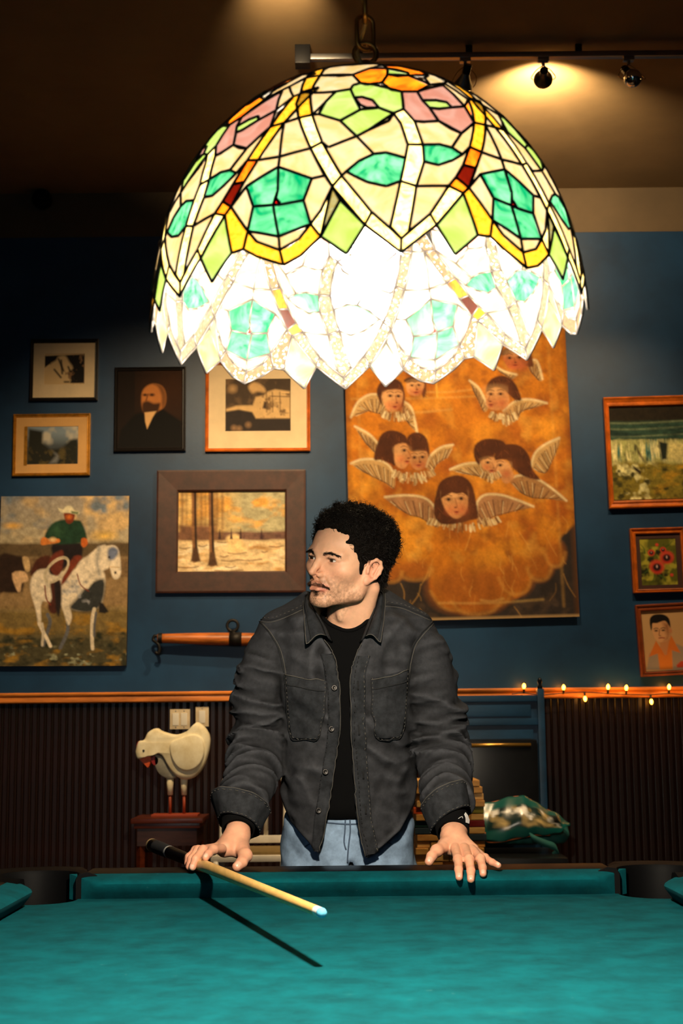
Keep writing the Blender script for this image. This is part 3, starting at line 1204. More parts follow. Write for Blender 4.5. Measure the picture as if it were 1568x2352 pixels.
for s in (-1, 1):
    F.ell((s * 0.033, 0.0985, 0.001), (0.017, 0.018, 0.010), 0.010, 'sub')                      # eye socket
    F.ell((s * 0.031, 0.0725, 0.0), (0.0152, 0.0148, 0.0142), 0.004)                          # lids
    F.cone((s * 0.017, 0.0845, 0.0050), (s * 0.031, 0.0875, 0.0062), 0.0030, 0.0030, 0.004).cone((s * 0.031, 0.0875, 0.0062), (s * 0.046, 0.0775, 0.0030), 0.0030, 0.0030, 0.004)       # upper lid fold
    F.ell((s * 0.031, 0.0875, -0.0004), (0.0128, 0.011, 0.0033), 0.0012, 'sub')
# nose
F.cone((0, 0.086, 0.012), (0, 0.0985, -0.014), 0.0080, 0.0072, 0.010)
F.cone((0, 0.0985, -0.014), (0, 0.1090, -0.0295), 0.0070, 0.0082, 0.006)
for s in (-1, 1):
    F.ell((s * 0.0110, 0.0940, -0.0345), (0.0066, 0.0095, 0.0064), 0.006)
    F.cone((s * 0.0060, 0.0985, -0.0425), (s * 0.0064, 0.0945, -0.0385), 0.0030, 0.0016, 0.002, 'sub')
    F.cone((s * 0.0200, 0.090, -0.040), (s * 0.030, 0.083, -0.056), 0.0018, 0.0012, 0.007, 'sub')   # nose-to-mouth fold
F.cone((0, 0.101, -0.0385), (0, 0.095, -0.046), 0.0042, 0.004, 0.004)
# lips
UL = [(-0.0245, 0.0835, -0.0595), (-0.013, 0.0945, -0.0555), (-0.004, 0.0990, -0.0533), (0, 0.0985, -0.0543), (0.004, 0.0990, -0.0533), (0.013, 0.0945, -0.0555), (0.0245, 0.0835, -0.0595)]
LLp = [(-0.020, 0.0855, -0.0645), (-0.009, 0.0945, -0.0677), (0.009, 0.0945, -0.0677), (0.020, 0.0855, -0.0645)]
F.chain(UL, [0.0026, 0.0042, 0.0046, 0.0044, 0.0046, 0.0042, 0.0026], 0.003)
F.chain(LLp, [0.003, 0.0056, 0.0056, 0.003], 0.003)
MO = [(-0.026, 0.0850, -0.0605), (-0.011, 0.0990, -0.0603), (0, 0.1025, -0.0593), (0.011, 0.0990, -0.0603), (0.026, 0.0850, -0.0605)]
F.chain(MO, [0.0012, 0.0017, 0.0017, 0.0017, 0.0012], 0.0015, 'sub')
F.cone((-0.014, 0.0935, -0.0755), (0.014, 0.0935, -0.0755), 0.0035, 0.0035, 0.010, 'sub')
# ears
for s in (-1, 1):
    er = Matrix.Rotation(s * math.radians(20), 3, 'Z') @ Matrix.Rotation(math.radians(18), 3, 'X')
    ea = lambda x, y, z: tuple(np.array((s * 0.0745, 0.000, -0.014)) + 0.92 * np.array(er @ Vector((s * x, y, z))))
    F.ell(ea(-0.002, 0, 0), (0.0058, 0.0170, 0.0270), 0.006, R=er)
    hel = [ea(0.003, 0.013, 0.006), ea(0.007, 0.013, 0.019), ea(0.009, 0.004, 0.0285), ea(0.009, -0.008, 0.0270), ea(0.009, -0.0165, 0.016), ea(0.008, -0.0175, 0.002), ea(0.006, -0.013, -0.012), ea(0.004, -0.005, -0.022)]
    F.chain(hel, [0.0028, 0.0034, 0.0037, 0.0037, 0.0036, 0.0034, 0.0034, 0.004], 0.003)
    F.ell(ea(0.003, 0.003, -0.026), (0.0045, 0.0085, 0.0105), 0.004, R=er)
    F.ell(ea(0.009, 0.001, 0.001), (0.0095, 0.0092, 0.0140), 0.003, 'sub', R=er)
    F.cone(ea(0.006, -0.010, 0.016), ea(0.006, -0.008, -0.008), 0.0028, 0.0028, 0.003)
    F.cone(ea(0.004, 0.013, -0.001), ea(0.005, 0.011, -0.008), 0.0040, 0.0035, 0.004)
# neck
nb = w2h(P(803, 1480, 3.115))
F.cone((0, -0.030, -0.045), tuple(nb), 0.055, 0.060, 0.022)
for s in (-1, 1):
    e = w2h(P(803 - s * 20, 1462, 3.05))
    F.cone((s * 0.056, -0.030, -0.055), tuple(e), 0.014, 0.012, 0.022)
F.ell(tuple(0.55 * np.array((0, 0.022, -0.10)) + 0.45 * w2h(P(795, 1440, 3.04))), (0.005, 0.006, 0.010), 0.022)
hv, hq = F.mesh()
hv = relax(hv, hq, 1, 0.4)


def skin_cols(V):
    x, y, z = V[:, 0], V[:, 1], V[:, 2]
    base = lin((232, 178, 144))
    C = np.tile(base, (len(V), 1))

    def blend(wgt, c):
        w_ = np.clip(wgt, 0, 1)[:, None]
        C[:] = C * (1 - w_) + lin(c) * w_

    def blob(c, r):
        return np.exp(-(((x - c[0]) / r[0]) ** 2 + ((y - c[1]) / r[1]) ** 2 + ((z - c[2]) / r[2]) ** 2))
    for s in (-1, 1):
        blend(0.35 * blob((s * 0.042, 0.07, -0.028), (0.022, 0.03, 0.016)), (214, 130, 102))
        blend(0.55 * blob((s * 0.080, 0.000, -0.021), (0.016, 0.03, 0.04)), (220, 142, 118))
        blend(0.45 * blob((s * 0.031, 0.085, -0.002), (0.020, 0.03, 0.012)), (168, 104, 82))
        blend(0.9 * (np.abs(y - 0.083) < 0.008) * np.exp(-((z - 0.0045 + 0.06 * (np.abs(x - s * 0.031)) ** 1.5 * 8) / 0.0018) ** 2) * np.exp(-((x - s * 0.031) / 0.012) ** 4), (50, 28, 20))
    blend(0.5 * blob((0, 0.11, -0.036), (0.016, 0.03, 0.012)), (212, 128, 102))
    nz = fbm(x * 240, y * 240, z * 240, 2)
    # stubble over jaw, chin and upper lip
    jaw = 1 / (1 + np.exp((z + 0.052 + 0.5 * np.clip(y - 0.02, -0.1, 0.05) * -0.5) / 0.008)) * (y > -0.012) * (1 / (1 + np.exp(-(y - 0.0) / 0.006)))
    jaw = jaw * (1 / (1 + np.exp(-(z + 0.110) / 0.006)))
    blend((0.42 + 1.0 * nz) * jaw, (120, 86, 62))
    neckd = 1 / (1 + np.exp((z + 0.102) / 0.006))
    blend((0.18 + 0.8 * nz) * neckd * (y > 0), (140, 116, 92))
    lipu = np.min([((V - np.array(p)) ** 2).sum(1) for p in catmull(UL, 4)], axis=0)
    lipl = np.min([((V - np.array(p)) ** 2).sum(1) for p in catmull(LLp, 4)], axis=0)
    blend(0.85 * np.exp(-lipu / 0.0052 ** 2), (186, 96, 82))
    blend(0.85 * np.exp(-lipl / 0.0066 ** 2), (200, 112, 96))
    mo = np.min([((V - np.array(p)) ** 2).sum(1) for p in catmull(MO, 4)], axis=0)
    blend(0.8 * np.exp(-mo / 0.0022 ** 2), (92, 40, 34))
    mu = blob((0.013, 0.094, -0.048), (0.012, 0.03, 0.006)) + blob((-0.013, 0.094, -0.048), (0.012, 0.03, 0.006))
    blend(0.5 * mu, (104, 64, 40))
    blend(0.7 * blob((0, 0.092, -0.0765), (0.005, 0.02, 0.006)), (70, 44, 30))
    for s in (-1, 1):
        br = np.exp(-((z - 0.0135 + 0.0 * x) / 0.0030) ** 2) * np.exp(-((x - s * 0.031) / 0.018) ** 4) * (y > 0.05)
        blend(0.35 * br, (80, 50, 34))
    # shaved/hair root shade under the hair
    return C


hc = skin_cols(hv)
head_w = h2w(hv)

# ---------------------------------------------------------------- hands


def hand(fingers, palm, lo, hi, res=0.0015):
    f = Field(lo, hi, res)
    for (a, b, ra, rb) in palm:
        f.cone(a, b, ra, rb, 0.012)
    for pts, rad in fingers:
        g = Field(lo, hi, res)
        g.chain(pts, rad, 0.0035)
        # knuckle swell
        g.ell(pts[1], (rad[1] * 1.07,) * 3, 0.006)
        f.d = sm(f.d, g.d, 0.0034)
    V, Q = f.mesh()
    return relax(V, Q, 1, 0.4), Q


def hand_cols(V, fingers, thumb):
    C = np.tile(lin((224, 164, 132)), (len(V), 1))
    n = fbm(V[:, 0] * 60, V[:, 1] * 60, V[:, 2] * 60, 3)
    C *= (1 + 0.35 * n)[:, None]
    for pts, rad in fingers:
        for i, p in enumerate(pts[1:], 1):
            d = ((V - np.array(p)) ** 2).sum(1)
            w_ = 0.4 * np.exp(-d / (0.010 ** 2))
            C[:] = C * (1 - w_[:, None]) + lin((206, 118, 96)) * w_[:, None]
    return C


RX = (0.0104, 0.0098, 0.0088, 0.0076)
# his left hand (image right): fingers splayed over the cushion
FR = (0.0098, 0.0084, 0.0077, 0.0068)
lf = [([P(1045, 1948, 2.822), P(1052, 1974, 2.748), P(1053, 1997, 2.709), P(1054, 2015, 2.690)], FR),
      ([P(1066, 1948, 2.820), P(1077, 1975, 2.742), P(1081, 2000, 2.704), P(1081, 2020, 2.688)], (0.0100, 0.0086, 0.0079, 0.0070)),
      ([P(1084, 1952, 2.822), P(1103, 1973, 2.750), P(1108, 1993, 2.716), P(1109, 2007, 2.699)], (0.0096, 0.0080, 0.0074, 0.0066)),
      ([P(1096, 1958, 2.828), P(1113, 1971, 2.776), P(1130, 1981, 2.746), P(1144, 1988, 2.730)], (0.0086, 0.0072, 0.0066, 0.0059)),
      ([P(1022, 1943, 2.835), P(1003, 1954, 2.805), P(991, 1967, 2.787), P(985, 1979, 2.776)], (0.0140, 0.0108, 0.0098, 0.0084))]
wl = P(1041, 1922, 2.875)
lp = [(P(1047, 1900, 2.905), wl, 0.0265, 0.0235), (wl, P(1048, 1946, 2.838), 0.0215, 0.0125), (wl, P(1068, 1945, 2.836), 0.0195, 0.0120),
      (wl, P(1087, 1951, 2.838), 0.0165, 0.0110), (P(1022, 1945, 2.838), P(1072, 1960, 2.838), 0.0130, 0.0115), (wl, P(1022, 1943, 2.838), 0.018, 0.0140)]
lV, lQ = hand(lf, lp, P(1041, 1950, 2.79) - np.array((0.085, 0.125, 0.06)), P(1041, 1950, 2.79) + np.array((0.115, 0.125, 0.065)))
# his right hand (image left): fingers closed over the cue
rf = [([P(509, 1950, 2.815), P(489, 1952, 2.756), P(478, 1962, 2.728), P(472, 1970, 2.714)], FR),
      ([P(500, 1949, 2.828), P(466, 1953, 2.770), P(449, 1973, 2.740), P(442, 1992, 2.735)], FR),
      ([P(498, 1947, 2.848), P(455, 1953, 2.798), P(439, 1973, 2.776), P(434, 1991, 2.772)], (0.0096, 0.0080, 0.0074, 0.0066)),
      ([P(498, 1946, 2.865), P(449, 1953, 2.828), P(433, 1968, 2.808), P(430, 1984, 2.805)], (0.0086, 0.0072, 0.0066, 0.0060)),
      ([P(553, 1945, 2.850), P(563, 1965, 2.815), P(555, 1981, 2.790), P(544, 1991, 2.775)], (0.0150, 0.0122, 0.0108, 0.0092))]
wr = P(545, 1918, 2.885)
rp_ = [(P(549, 1890, 2.915), wr, 0.0260, 0.0225), (wr, P(516, 1947, 2.835), 0.0195, 0.0122), (wr, P(508, 1945, 2.850), 0.0185, 0.0120), (wr, P(506, 1944, 2.868), 0.0165, 0.0110),
       (P(552, 1948, 2.852), P(515, 1955, 2.838), 0.0145, 0.0115), (wr, P(555, 1955, 2.850), 0.0195, 0.0155)]
rV, rQ = hand(rf, rp_, P(510, 1950, 2.80) - np.array((0.095, 0.105, 0.065)), P(510, 1950, 2.80) + np.array((0.085, 0.135, 0.07)))

# ---------------------------------------------------------------- body under the clothes
SHL, SHR = P(660, 1468, 3.10), P(934, 1468, 3.10)
ELL, ELR = P(588, 1690, 3.10), P(1006, 1690, 3.10)
B = Field((-0.32, 2.82, 0.02), (0.36, 3.42, 1.36), 0.008)
chest, hip = P(797, 1560, 3.13), P(800, 1900, 3.20)
B.cone(P(797, 1500, 3.13), chest, 0.09, 0.095, 0.03).cone(chest, hip, 0.095, 0.10, 0.03)
B.cone(SHL, SHR, 0.034, 0.034, 0.03)
for sh, el, wv in ((SHL, ELL, wr), (SHR, ELR, wl)):
    B.cone(sh, el, 0.034, 0.034, 0.02).cone(el, wv, 0.036, 0.022, 0.01)
for s in (-1, 1):
    hp = hip + np.array((s * 0.075, 0, -0.05))
    kn = np.array((0.015 + s * 0.09, 3.18, 0.48))
    an = np.array((0.015 + s * 0.10, 3.26, 0.09))
    B.cone(hp, kn, 0.066, 0.046, 0.02).cone(kn, an, 0.046, 0.032, 0.01)
bV, bQ = B.mesh()
parts = [(head_w, hq, hc), (lV, lQ, hand_cols(lV, lf, 4)), (rV, rQ, hand_cols(rV, rf, 4)), (bV, bQ, np.tile(lin((216, 158, 126)), (len(bV), 1)))]
off = 0
VV, QQ, CC = [], [], []
for v, q, c in parts:
    VV.append(v)
    QQ.append(q + off)
    CC.append(c)
    off += len(v)
link('body', raw_mesh('body', np.concatenate(VV), np.concatenate(QQ), np.concatenate(CC)), M_SKIN, person)

# nails
M_NAIL = mat('fingernail', (232, 180, 156), 0.25)
for fs, hvv, hqq in ((lf, lV, lQ), (rf, rV, rQ)):
    tree = bvh_of(hvv, hqq)
    for fi, (pts, rad) in enumerate(fs):
        if hvv is rV and fi in (2, 3):
            continue
        tip, pre = Vector(pts[-1]), Vector(pts[-2])
        ax = (tip - pre).normalized()
        upv = Vector((0, -0.55, 0.83))
        if fi == 4:
            upv = Vector((0.2, -0.75, 0.6))
        upv = (upv - ax * upv.dot(ax)).normalized()
        sd = ax.cross(upv)
        rows = []
        r = rad[-1]
        for a in np.linspace(-0.55, 0.85, 6):
            row = []
            for b in np.linspace(-1, 1, 7):
                wd = 0.74 * (1 - 0.25 * max(0, a) ** 2)
                q = tip + ax * (a * r * 0.9) + sd * (b * r * wd)
                hit = tree.ray_cast(q + upv * 0.02, -upv)
                h = hit[0] if hit[0] is not None else q
                row.append(h + upv * (0.0007 - 0.0007 * b * b))
            rows.append(row)
        MB().grid(rows).build('fingernail', M_NAIL, person, smooth=True)

# eyes
M_EYE = mat('eye', None, 0.12, vcol=True, spec=0.6)
for s in (-1, 1):
    n = 28
    vs, cs, fs = [], [], []
    gz = Vector((0.10, 1.0, -0.02)).normalized()
    ux = gz.cross(Vector((0, 0, 1))).normalized()
    uz = ux.cross(gz)
    for i in range(n + 1):
        th = PI * i / n
        for j in range(n):
            ph = 2 * PI * j / n
            r = 0.0126
            p = Vector((s * 0.031, 0.0730, 0.0005)) + (gz * math.cos(th) + (ux * math.cos(ph) + uz * math.sin(ph)) * math.sin(th)) * r
            vs.append(h2w(p))
            a = math.sin(th) * r
            if th < PI / 2 and a < 0.0024:
                cs.append(lin((8, 6, 5)))
            elif th < PI / 2 and a < 0.0060:
                cs.append(lin((64, 42, 26)) if a < 0.0052 else lin((30, 20, 14)))
            else:
                cs.append(lin((206, 196, 186)))
    for i in range(n):
        for j in range(n):
            fs.append((i * n + j, i * n + (j + 1) % n, (i + 1) * n + (j + 1) % n, (i + 1) * n + j))
    me = raw_mesh('eye', np.array(vs), np.array(fs)[:, ::-1], np.array(cs))
    link('eye', me, M_EYE, person)

# dark lash line along the upper lid
for s in (-1, 1):
    lp_ = []
    for q in np.linspace(0.08, 0.92, 12):
        a_ = PI * q
        lp_.append(h2w((s * 0.031 + 0.0128 * math.cos(a_), 0.0735 + 0.0128 * math.sqrt(max(0.05, 1 - (0.98 * math.cos(a_)) ** 2)) * 1.0 + 0.0012, -0.0002 + 0.0034 * math.sin(a_))))
    MB().tube([Vector(q) for q in lp_], 0.0009, 6).build('eyelash', M_HAIR, person, smooth=True)

# ---------------------------------------------------------------- hair
H = Field((-0.115, -0.15, -0.10), (0.115, 0.135, 0.16), 0.0022)
H.ell((0, -0.018, 0.038), (0.0850, 0.108, 0.088), 0.0)
H.ell((0, 0.026, 0.074), (0.056, 0.060, 0.045), 0.02)
H.ell((0, -0.036, -0.022), (0.070, 0.068, 0.066), 0.01)
for s in (-1, 1):
    H.cone((s * 0.066, 0.044, 0.030), (s * 0.0695, 0.030, -0.004), 0.007, 0.006, 0.008)
    H.cone((s * 0.0695, 0.030, -0.004), (s * 0.0665, 0.027, -0.036), 0.006, 0.005, 0.006)
sl, X, Y, Z = H.block((-0.2, -0.2, -0.2), (0.2, 0.2, 0.2))
hair_side = [(0.128, 0.068), (0.098, 0.068), (0.080, 0.070), (0.067, 0.064), (0.060, 0.038), (0.046, 0.014), (0.036, -0.010), (0.031, -0.031), (0.022, -0.034), (0.020, -0.006), (0.010, 0.008), (-0.014, 0.009), (-0.028, -0.008), (-0.032, -0.034), (-0.038, -0.062), (-0.075, -0.080), (-0.16, -0.06), (-0.16, 0.17), (0.128, 0.17)]
Yb, Zb = np.broadcast_arrays(Y, Z)
sd2 = poly_sd(Yb[0], Zb[0], hair_side)[None]
Xn, Yn_, Zn = np.broadcast_arrays(X, Y, Z)
lump = fbm(Xn * 55, Yn_ * 55, Zn * 55, 2)
curl = np.abs(fbm(Xn * 120 + 9, Yn_ * 120, Zn * 120, 2))
topw = np.clip((Zn - 0.0) / 0.06, 0, 1)
d = H.d[sl] - (0.018 * lump + 0.010 * (0.16 - curl)) * (0.35 + 0.65 * topw)
# taper thin at the sides and nape
thin = np.clip((0.03 - Zn) / 0.07, 0, 1) * 0.003
d = d + thin
front = 0.030 * fbm(Xn * 75, Yn_ * 75 + 5, Zn * 75, 2)
H.d[sl] = smax(d, np.broadcast_to(sd2 + 0.0, d.shape) + front, 0.006)
hairV, hairQ = H.mesh()
hmesh_w = h2w(hairV)
hb = link('hair', raw_mesh('hair', hmesh_w, hairQ), mat('dark_hair_mass', (12, 8, 6), 0.85, spec=0.1), person)


def strands(name, roots, dirs, length, r0, m, parent, curlf=1.0, seg=5, seed=3, grav=0.0):
    rs = np.random.RandomState(seed)
    n = len(roots)
    d = dirs / np.linalg.norm(dirs, axis=1)[:, None]
    bend = rs.normal(size=(n, 3))
    bend -= (bend * d).sum(1)[:, None] * d
    bend /= np.linalg.norm(bend, axis=1)[:, None]
    side = np.cross(d, bend)
    ln = length * (0.6 + 0.8 * rs.rand(n))
    rings = []
    ang = curlf * (0.6 + 0.8 * rs.rand(n))
    ctr = roots.copy()
    cur = d.copy()
    for i in range(seg + 1):
        r = r0 * (1 - 0.75 * i / seg)
        for k in range(3):
            q = 2 * PI * k / 3
            rings.append(ctr + r * (bend * math.cos(q) + side * math.sin(q)))
        a = (ang * (i + 0.5) / seg)[:, None]
        cur = d * np.cos(a) + bend * np.sin(a) + side * 0.35 * np.sin(2.2 * a)
        cur[:, 2] -= grav * i / seg
        ctr = ctr + cur * (ln / seg)[:, None]
    R = np.stack(rings, 1)                         # n x 3(seg+1) x 3
    V = R.reshape(-1, 3)
    per = 3 * (seg + 1)
    q = []
    for i in range(seg):
        for k in range(3):
            k2 = (k + 1) % 3
            q.append((i * 3 + k, i * 3 + k2, (i + 1) * 3 + k2, (i + 1) * 3 + k))
    q = np.array(q)
    Q = (q[None] + (np.arange(n) * per)[:, None, None]).reshape(-1, 4)
    o = link(name, raw_mesh(name, V, Q), m, parent)
    return o


def normals_of(V, Q):
    a, b, c = V[Q[:, 0]], V[Q[:, 1]], V[Q[:, 2]]
    fn = np.cross(b - a, c - a)
    N_ = np.zeros_like(V)
    for k in range(4):
        for ax in range(3):
            N_[:, ax] += np.bincount(Q[:, k], fn[:, ax], minlength=len(V))
    return N_ / (np.linalg.norm(N_, axis=1)[:, None] + 1e-12)


rs = np.random.RandomState(5)
nn = normals_of(hairV, hairQ)
ctr_dir = hairV - np.array((0, -0.015, 0.03))
outward = (nn * ctr_dir).sum(1) > 0.25 * np.linalg.norm(ctr_dir, axis=1)
near_line = (poly_sd(hairV[:, 1], hairV[:, 2], hair_side) > -0.007) & (hairV[:, 1] > 0.015) & (hairV[:, 2] < 0.08)
cand = np.where(outward & ~near_line)[0]
pick = rs.choice(cand, 9000, replace=False)
rt = hairV[pick]
top = np.clip((rt[:, 2] + 0.01) / 0.06, 0.12, 1)
flow = np.stack([-rt[:, 0] * 2, 0.05 - rt[:, 1] * 0.5, -0.2 * np.ones(len(rt))], 1)
dr = nn[pick] * (0.15 + 0.75 * top)[:, None] + 1.0 * rs.normal(size=(len(pick), 3)) * 0.45 + flow * 1.2
dr[:, 2] -= (1 - top) * 1.4
long_ = top > 0.5
strands('hair_strands', h2w(rt[long_] - nn[pick][long_] * 0.003), dr[long_] @ HR.T, 0.017, 0.0008, M_HAIR, hb, 3.0, 6, 3)
strands('hair_strands', h2w(rt[~long_] - nn[pick][~long_] * 0.002), dr[~long_] @ HR.T, 0.012, 0.0007, M_HAIR, hb, 1.0, 4, 4)
# brows, moustache, chin tuft: strands rooted on the head surface
htree = bvh_of(hv, hq)


def face_strands(name, n, fx, fz, dirf, length, r0, m, seed, curlf=0.4):
    r_ = np.random.RandomState(seed)
    R_, D_ = [], []
    for _ in range(n):
        x = fx(r_)
        z = fz(r_, x)
        hit = htree.ray_cast(Vector((x, 0.2, z)), Vector((0, -1, 0)))
        if hit[0] is None or hit[0].y < 0.035:
            continue
        R_.append(np.array(hit[0]) - np.array(hit[1]) * 0.0006)
        D_.append(np.array(dirf(x, z, r_)) + np.array(hit[1]) * 0.35)
    strands(name, h2w(np.array(R_)), np.array(D_) @ HR.T, length, r0, m, person, curlf, 4, seed)


for s in (-1, 1):
    face_strands('eyebrow', 300, lambda r: s * r.uniform(0.012, 0.050),
                 lambda r, x: 0.0105 + 0.0050 * math.sin(min(1, (abs(x) - 0.012) / 0.030) * 2.2) - 0.22 * max(0, abs(x) - 0.036) + r.normal() * (0.0016 if abs(x) < 0.032 else 0.0009),
                 lambda x, z, r: (s * 1.0, -0.2, 0.25 if abs(x) < 0.03 else -0.3), 0.0065, 0.00036, M_HAIR, 20 + s)
face_strands('moustache', 620, lambda r: r.choice([-1, 1]) * (0.0025 + 0.0265 * r.uniform(0, 1) ** 0.9),
             lambda r, x: -0.0500 - 0.011 * (abs(x) / 0.029) ** 1.8 + 0.0042 * r.uniform(-1, 0.8) * (1 if abs(x) < 0.02 else 0.6),
             lambda x, z, r: (x * 60 + r.normal() * 0.25, 0.1, -0.75), 0.0058, 0.00030, M_BEARD, 30)
face_strands('chin_tuft', 160, lambda r: r.normal() * 0.0036, lambda r, x: -0.0765 + r.normal() * 0.0035,
             lambda x, z, r: (x * 20, 0.2, -1), 0.006, 0.00036, M_BEARD, 31)
face_strands('stubble', 1500, lambda r: r.uniform(-0.045, 0.045), lambda r, x: r.uniform(-0.100, -0.068) + 0.30 * max(0, abs(x) - 0.02),
             lambda x, z, r: (x * 5, 0.2, -1), 0.0020, 0.00022, M_BEARD, 32)

# ---------------------------------------------------------------- jacket
OPEN_L = [(743, 1470), (764, 1503), (774, 1544), (780, 1609), (778, 1687), (766, 1769), (752, 1867), (731, 1962)]
OPEN_R = [(829, 1479), (815, 1507), (805, 1552), (804, 1618), (807, 1707), (813, 1801), (821, 1887), (839, 1973)]
HEM_L = [(731, 1962), (699, 1924), (666, 1887), (639, 1822)]
HEM_R = [(839, 1973), (878, 1944), (919, 1907), (952, 1846), (958, 1809)]
J = Field((-0.335, 2.84, 0.76), (0.385, 3.34, 1.37), 0.0034)


def loft(f, rows, ex=2.5, k=0.0, ret=False):
    """rows: (py, xl, xr, Yc, half depth) measured at the given depth."""
    zs_, cx, cy, a, b = [], [], [], [], []
    for (py, xl, xr, Yc, hd) in rows:
        p, q = P(xl, py, Yc), P(xr, py, Yc)
        zs_.append((p[2] + q[2]) / 2)
        cx.append((p[0] + q[0]) / 2)
        cy.append(Yc)
        a.append((q[0] - p[0]) / 2)
        b.append(hd)
    o = np.argsort(zs_)
    zs_ = np.array(zs_)[o]
    tab = [np.array(t)[o] for t in (cx, cy, a, b)]
    sl_, X_, Y_, Z_ = f.block((-9, -9, -9), (9, 9, 9))
    zc = np.clip(Z_, zs_[0], zs_[-1])
    c_x, c_y, a_, b_ = [np.interp(zc, zs_, t) for t in tab]
    kk = (np.abs((X_ - c_x) / a_) ** ex + np.abs((Y_ - c_y) / b_) ** ex) ** (1 / ex)
    dd = (kk - 1) * np.minimum(a_, b_)
    dd = smax(dd, np.abs(Z_ - (zs_[0] + zs_[-1]) / 2) - (zs_[-1] - zs_[0]) / 2 + 0 * dd, 0.03)
    return dd


JROWS = [(1375, 700, 890, 3.11, 0.075), (1400, 676, 914, 3.105, 0.095), (1425, 640, 955, 3.10, 0.112), (1460, 622, 974, 3.10, 0.126), (1520, 628, 966, 3.105, 0.136),
         (1600, 642, 954, 3.115, 0.138), (1720, 645, 950, 3.13, 0.136), (1850, 640, 958, 3.145, 0.134), (1985, 636, 962, 3.155, 0.134)]
torso = loft(J, JROWS)
sl, X, Y, Z = J.block((-9, -9, -9), (9, 9, 9))
Xf, Yf_, Zf = np.broadcast_arrays(X, Y, Z)
# soft vertical folds of the body
nz = fbm(Xf * 26 + 2 * np.sin(Zf * 9), Yf_ * 12, Zf * 5.5, 2)
nz2 = fbm(Xf * 16 + Zf * 22, Yf_ * 14, Zf * 20 - Xf * 10, 2)
rg_ = 0.5 - np.abs(fbm(Xf * 13 + 1.5 * np.sin(Zf * 11 + 1), Yf_ * 8, Zf * 4.0 + 3.3, 2)) * 5
torso = torso - 0.018 * nz - 0.020 * nz2 - 0.011 * np.clip(rg_, -0.5, 1)
J.d[sl] = torso
J.cone(P(712, 1402, 3.105), P(640, 1448, 3.09), 0.036, 0.044, 0.03)
J.cone(P(878, 1390, 3.105), P(950, 1446, 3.09), 0.036, 0.044, 0.03)
openp = [(700, 1330), (712, 1392)] + OPEN_L + [(731, 2120), (839, 2120)] + OPEN_R[::-1] + [(872, 1380), (880, 1330)]


def carve(f, poly, lo, hi, ymax=None, k=0.004):
    s_, x, y, z = f.block(lo, hi, 0)
    x, y, z = np.broadcast_arrays(x, y, z)
    u, v = proj(x, y, z)
    dd = poly_sd(u, v, poly) * 0.00092
    if ymax is not None:
        dd = smax(dd, y - ymax, 0.004)
    f.d[s_] = smax(f.d[s_], -dd, k)


carve(J, openp, (-0.12, 2.8, 0.7), (0.13, 3.10, 1.4), 3.085)
J.ell(P(797, 1392, 3.105), (0.074, 0.082, 0.075), 0.01, 'sub')        # neck hole
carve(J, [(480, 1790)] + HEM_L[::-1] + [(731, 2150), (480, 2150)], (-0.4, 2.8, 0.7), (0.0, 3.4, P(650, 1790, 3.1)[2]))
carve(J, HEM_R + [(1150, 1790), (1150, 2150), (839, 2150)], (0.0, 2.8, 0.7), (0.4, 3.4, P(950, 1780, 3.1)[2]))
bk = Zf - P(797, 1862, 3.15)[2]                                       # back hem is level
J.d = np.where(Yf_ > 3.12, smax(J.d, -bk, 0.004), J.d)


def sleeve(joints, rad, seed):
    pts = [np.array(p) for p in catmull(joints, 5)]
    rr = np.interp(np.linspace(0, len(rad) - 1, len(pts)), range(len(rad)), rad)
    lo_ = np.min(pts, 0) - 0.10
    hi_ = np.max(pts, 0) + 0.10
    s_, x, y, z = J.block(lo_, hi_, 0)
    best = None
    arc = 0
    for i in range(len(pts) - 1):
        a, b = pts[i], pts[i + 1]
        e = b - a
        t = np.clip(((x - a[0]) * e[0] + (y - a[1]) * e[1] + (z - a[2]) * e[2]) / (e @ e), 0, 1)
        dd = np.sqrt((x - a[0] - e[0] * t) ** 2 + (y - a[1] - e[1] * t) ** 2 + (z - a[2] - e[2] * t) ** 2) - (rr[i] + (rr[i + 1] - rr[i]) * t)
        u = arc + t * np.linalg.norm(e)
        if best is None:
            best, bu = dd, u
        else:
            bu = np.where(dd < best, u, bu)
            best = np.minimum(best, dd)
        arc += np.linalg.norm(e)
    xx, yy, zz = np.broadcast_arrays(x, y, z)
    wv = fbm(xx * 9 + seed, yy * 9, zz * 9, 2) * 3.0
    rid = fbm(xx * 7 + seed, yy * 7 + seed, bu * 36 + wv + xx * (8 if seed < 5 else -8), 2)
    rid = np.clip(0.75 - np.abs(rid) * 7.0, -0.6, 1)
    amt = np.interp(bu, [0.04, 0.10, 0.2, 0.3, 0.36], [0.003, 0.0095, 0.0150, 0.0155, 0.009])
    big = fbm(xx * 11 + 3 * seed, yy * 11, bu * 14, 2)
    dd = best + 0.002 - amt * rid - 0.012 * big
    # open end above the cuff
    e = pts[-1] - pts[-2]
    e = e / np.linalg.norm(e)
    dd = smax(dd, (x - pts[-1][0]) * e[0] + (y - pts[-1][1]) * e[1] + (z - pts[-1][2]) * e[2], 0.006)
    J.d[s_] = sm(J.d[s_], dd, 0.012)


sleeve([P(650, 1452, 3.085), P(617, 1530, 3.075), P(600, 1620, 3.09), P(589, 1700, 3.085), P(582, 1775, 3.03), P(560, 1850, 2.95)],
       [0.052, 0.060, 0.062, 0.060, 0.056, 0.054], 2)
sleeve([P(945, 1450, 3.085), P(979, 1530, 3.075), P(997, 1620, 3.09), P(1008, 1700, 3.085), P(1020, 1775, 3.03), P(1028, 1850, 2.95)],
       [0.052, 0.060, 0.062, 0.060, 0.055, 0.052], 7)
jV, jQ = J.mesh()
jV = relax(jV, jQ, 1, 0.5)
jN = normals_of(jV, jQ)
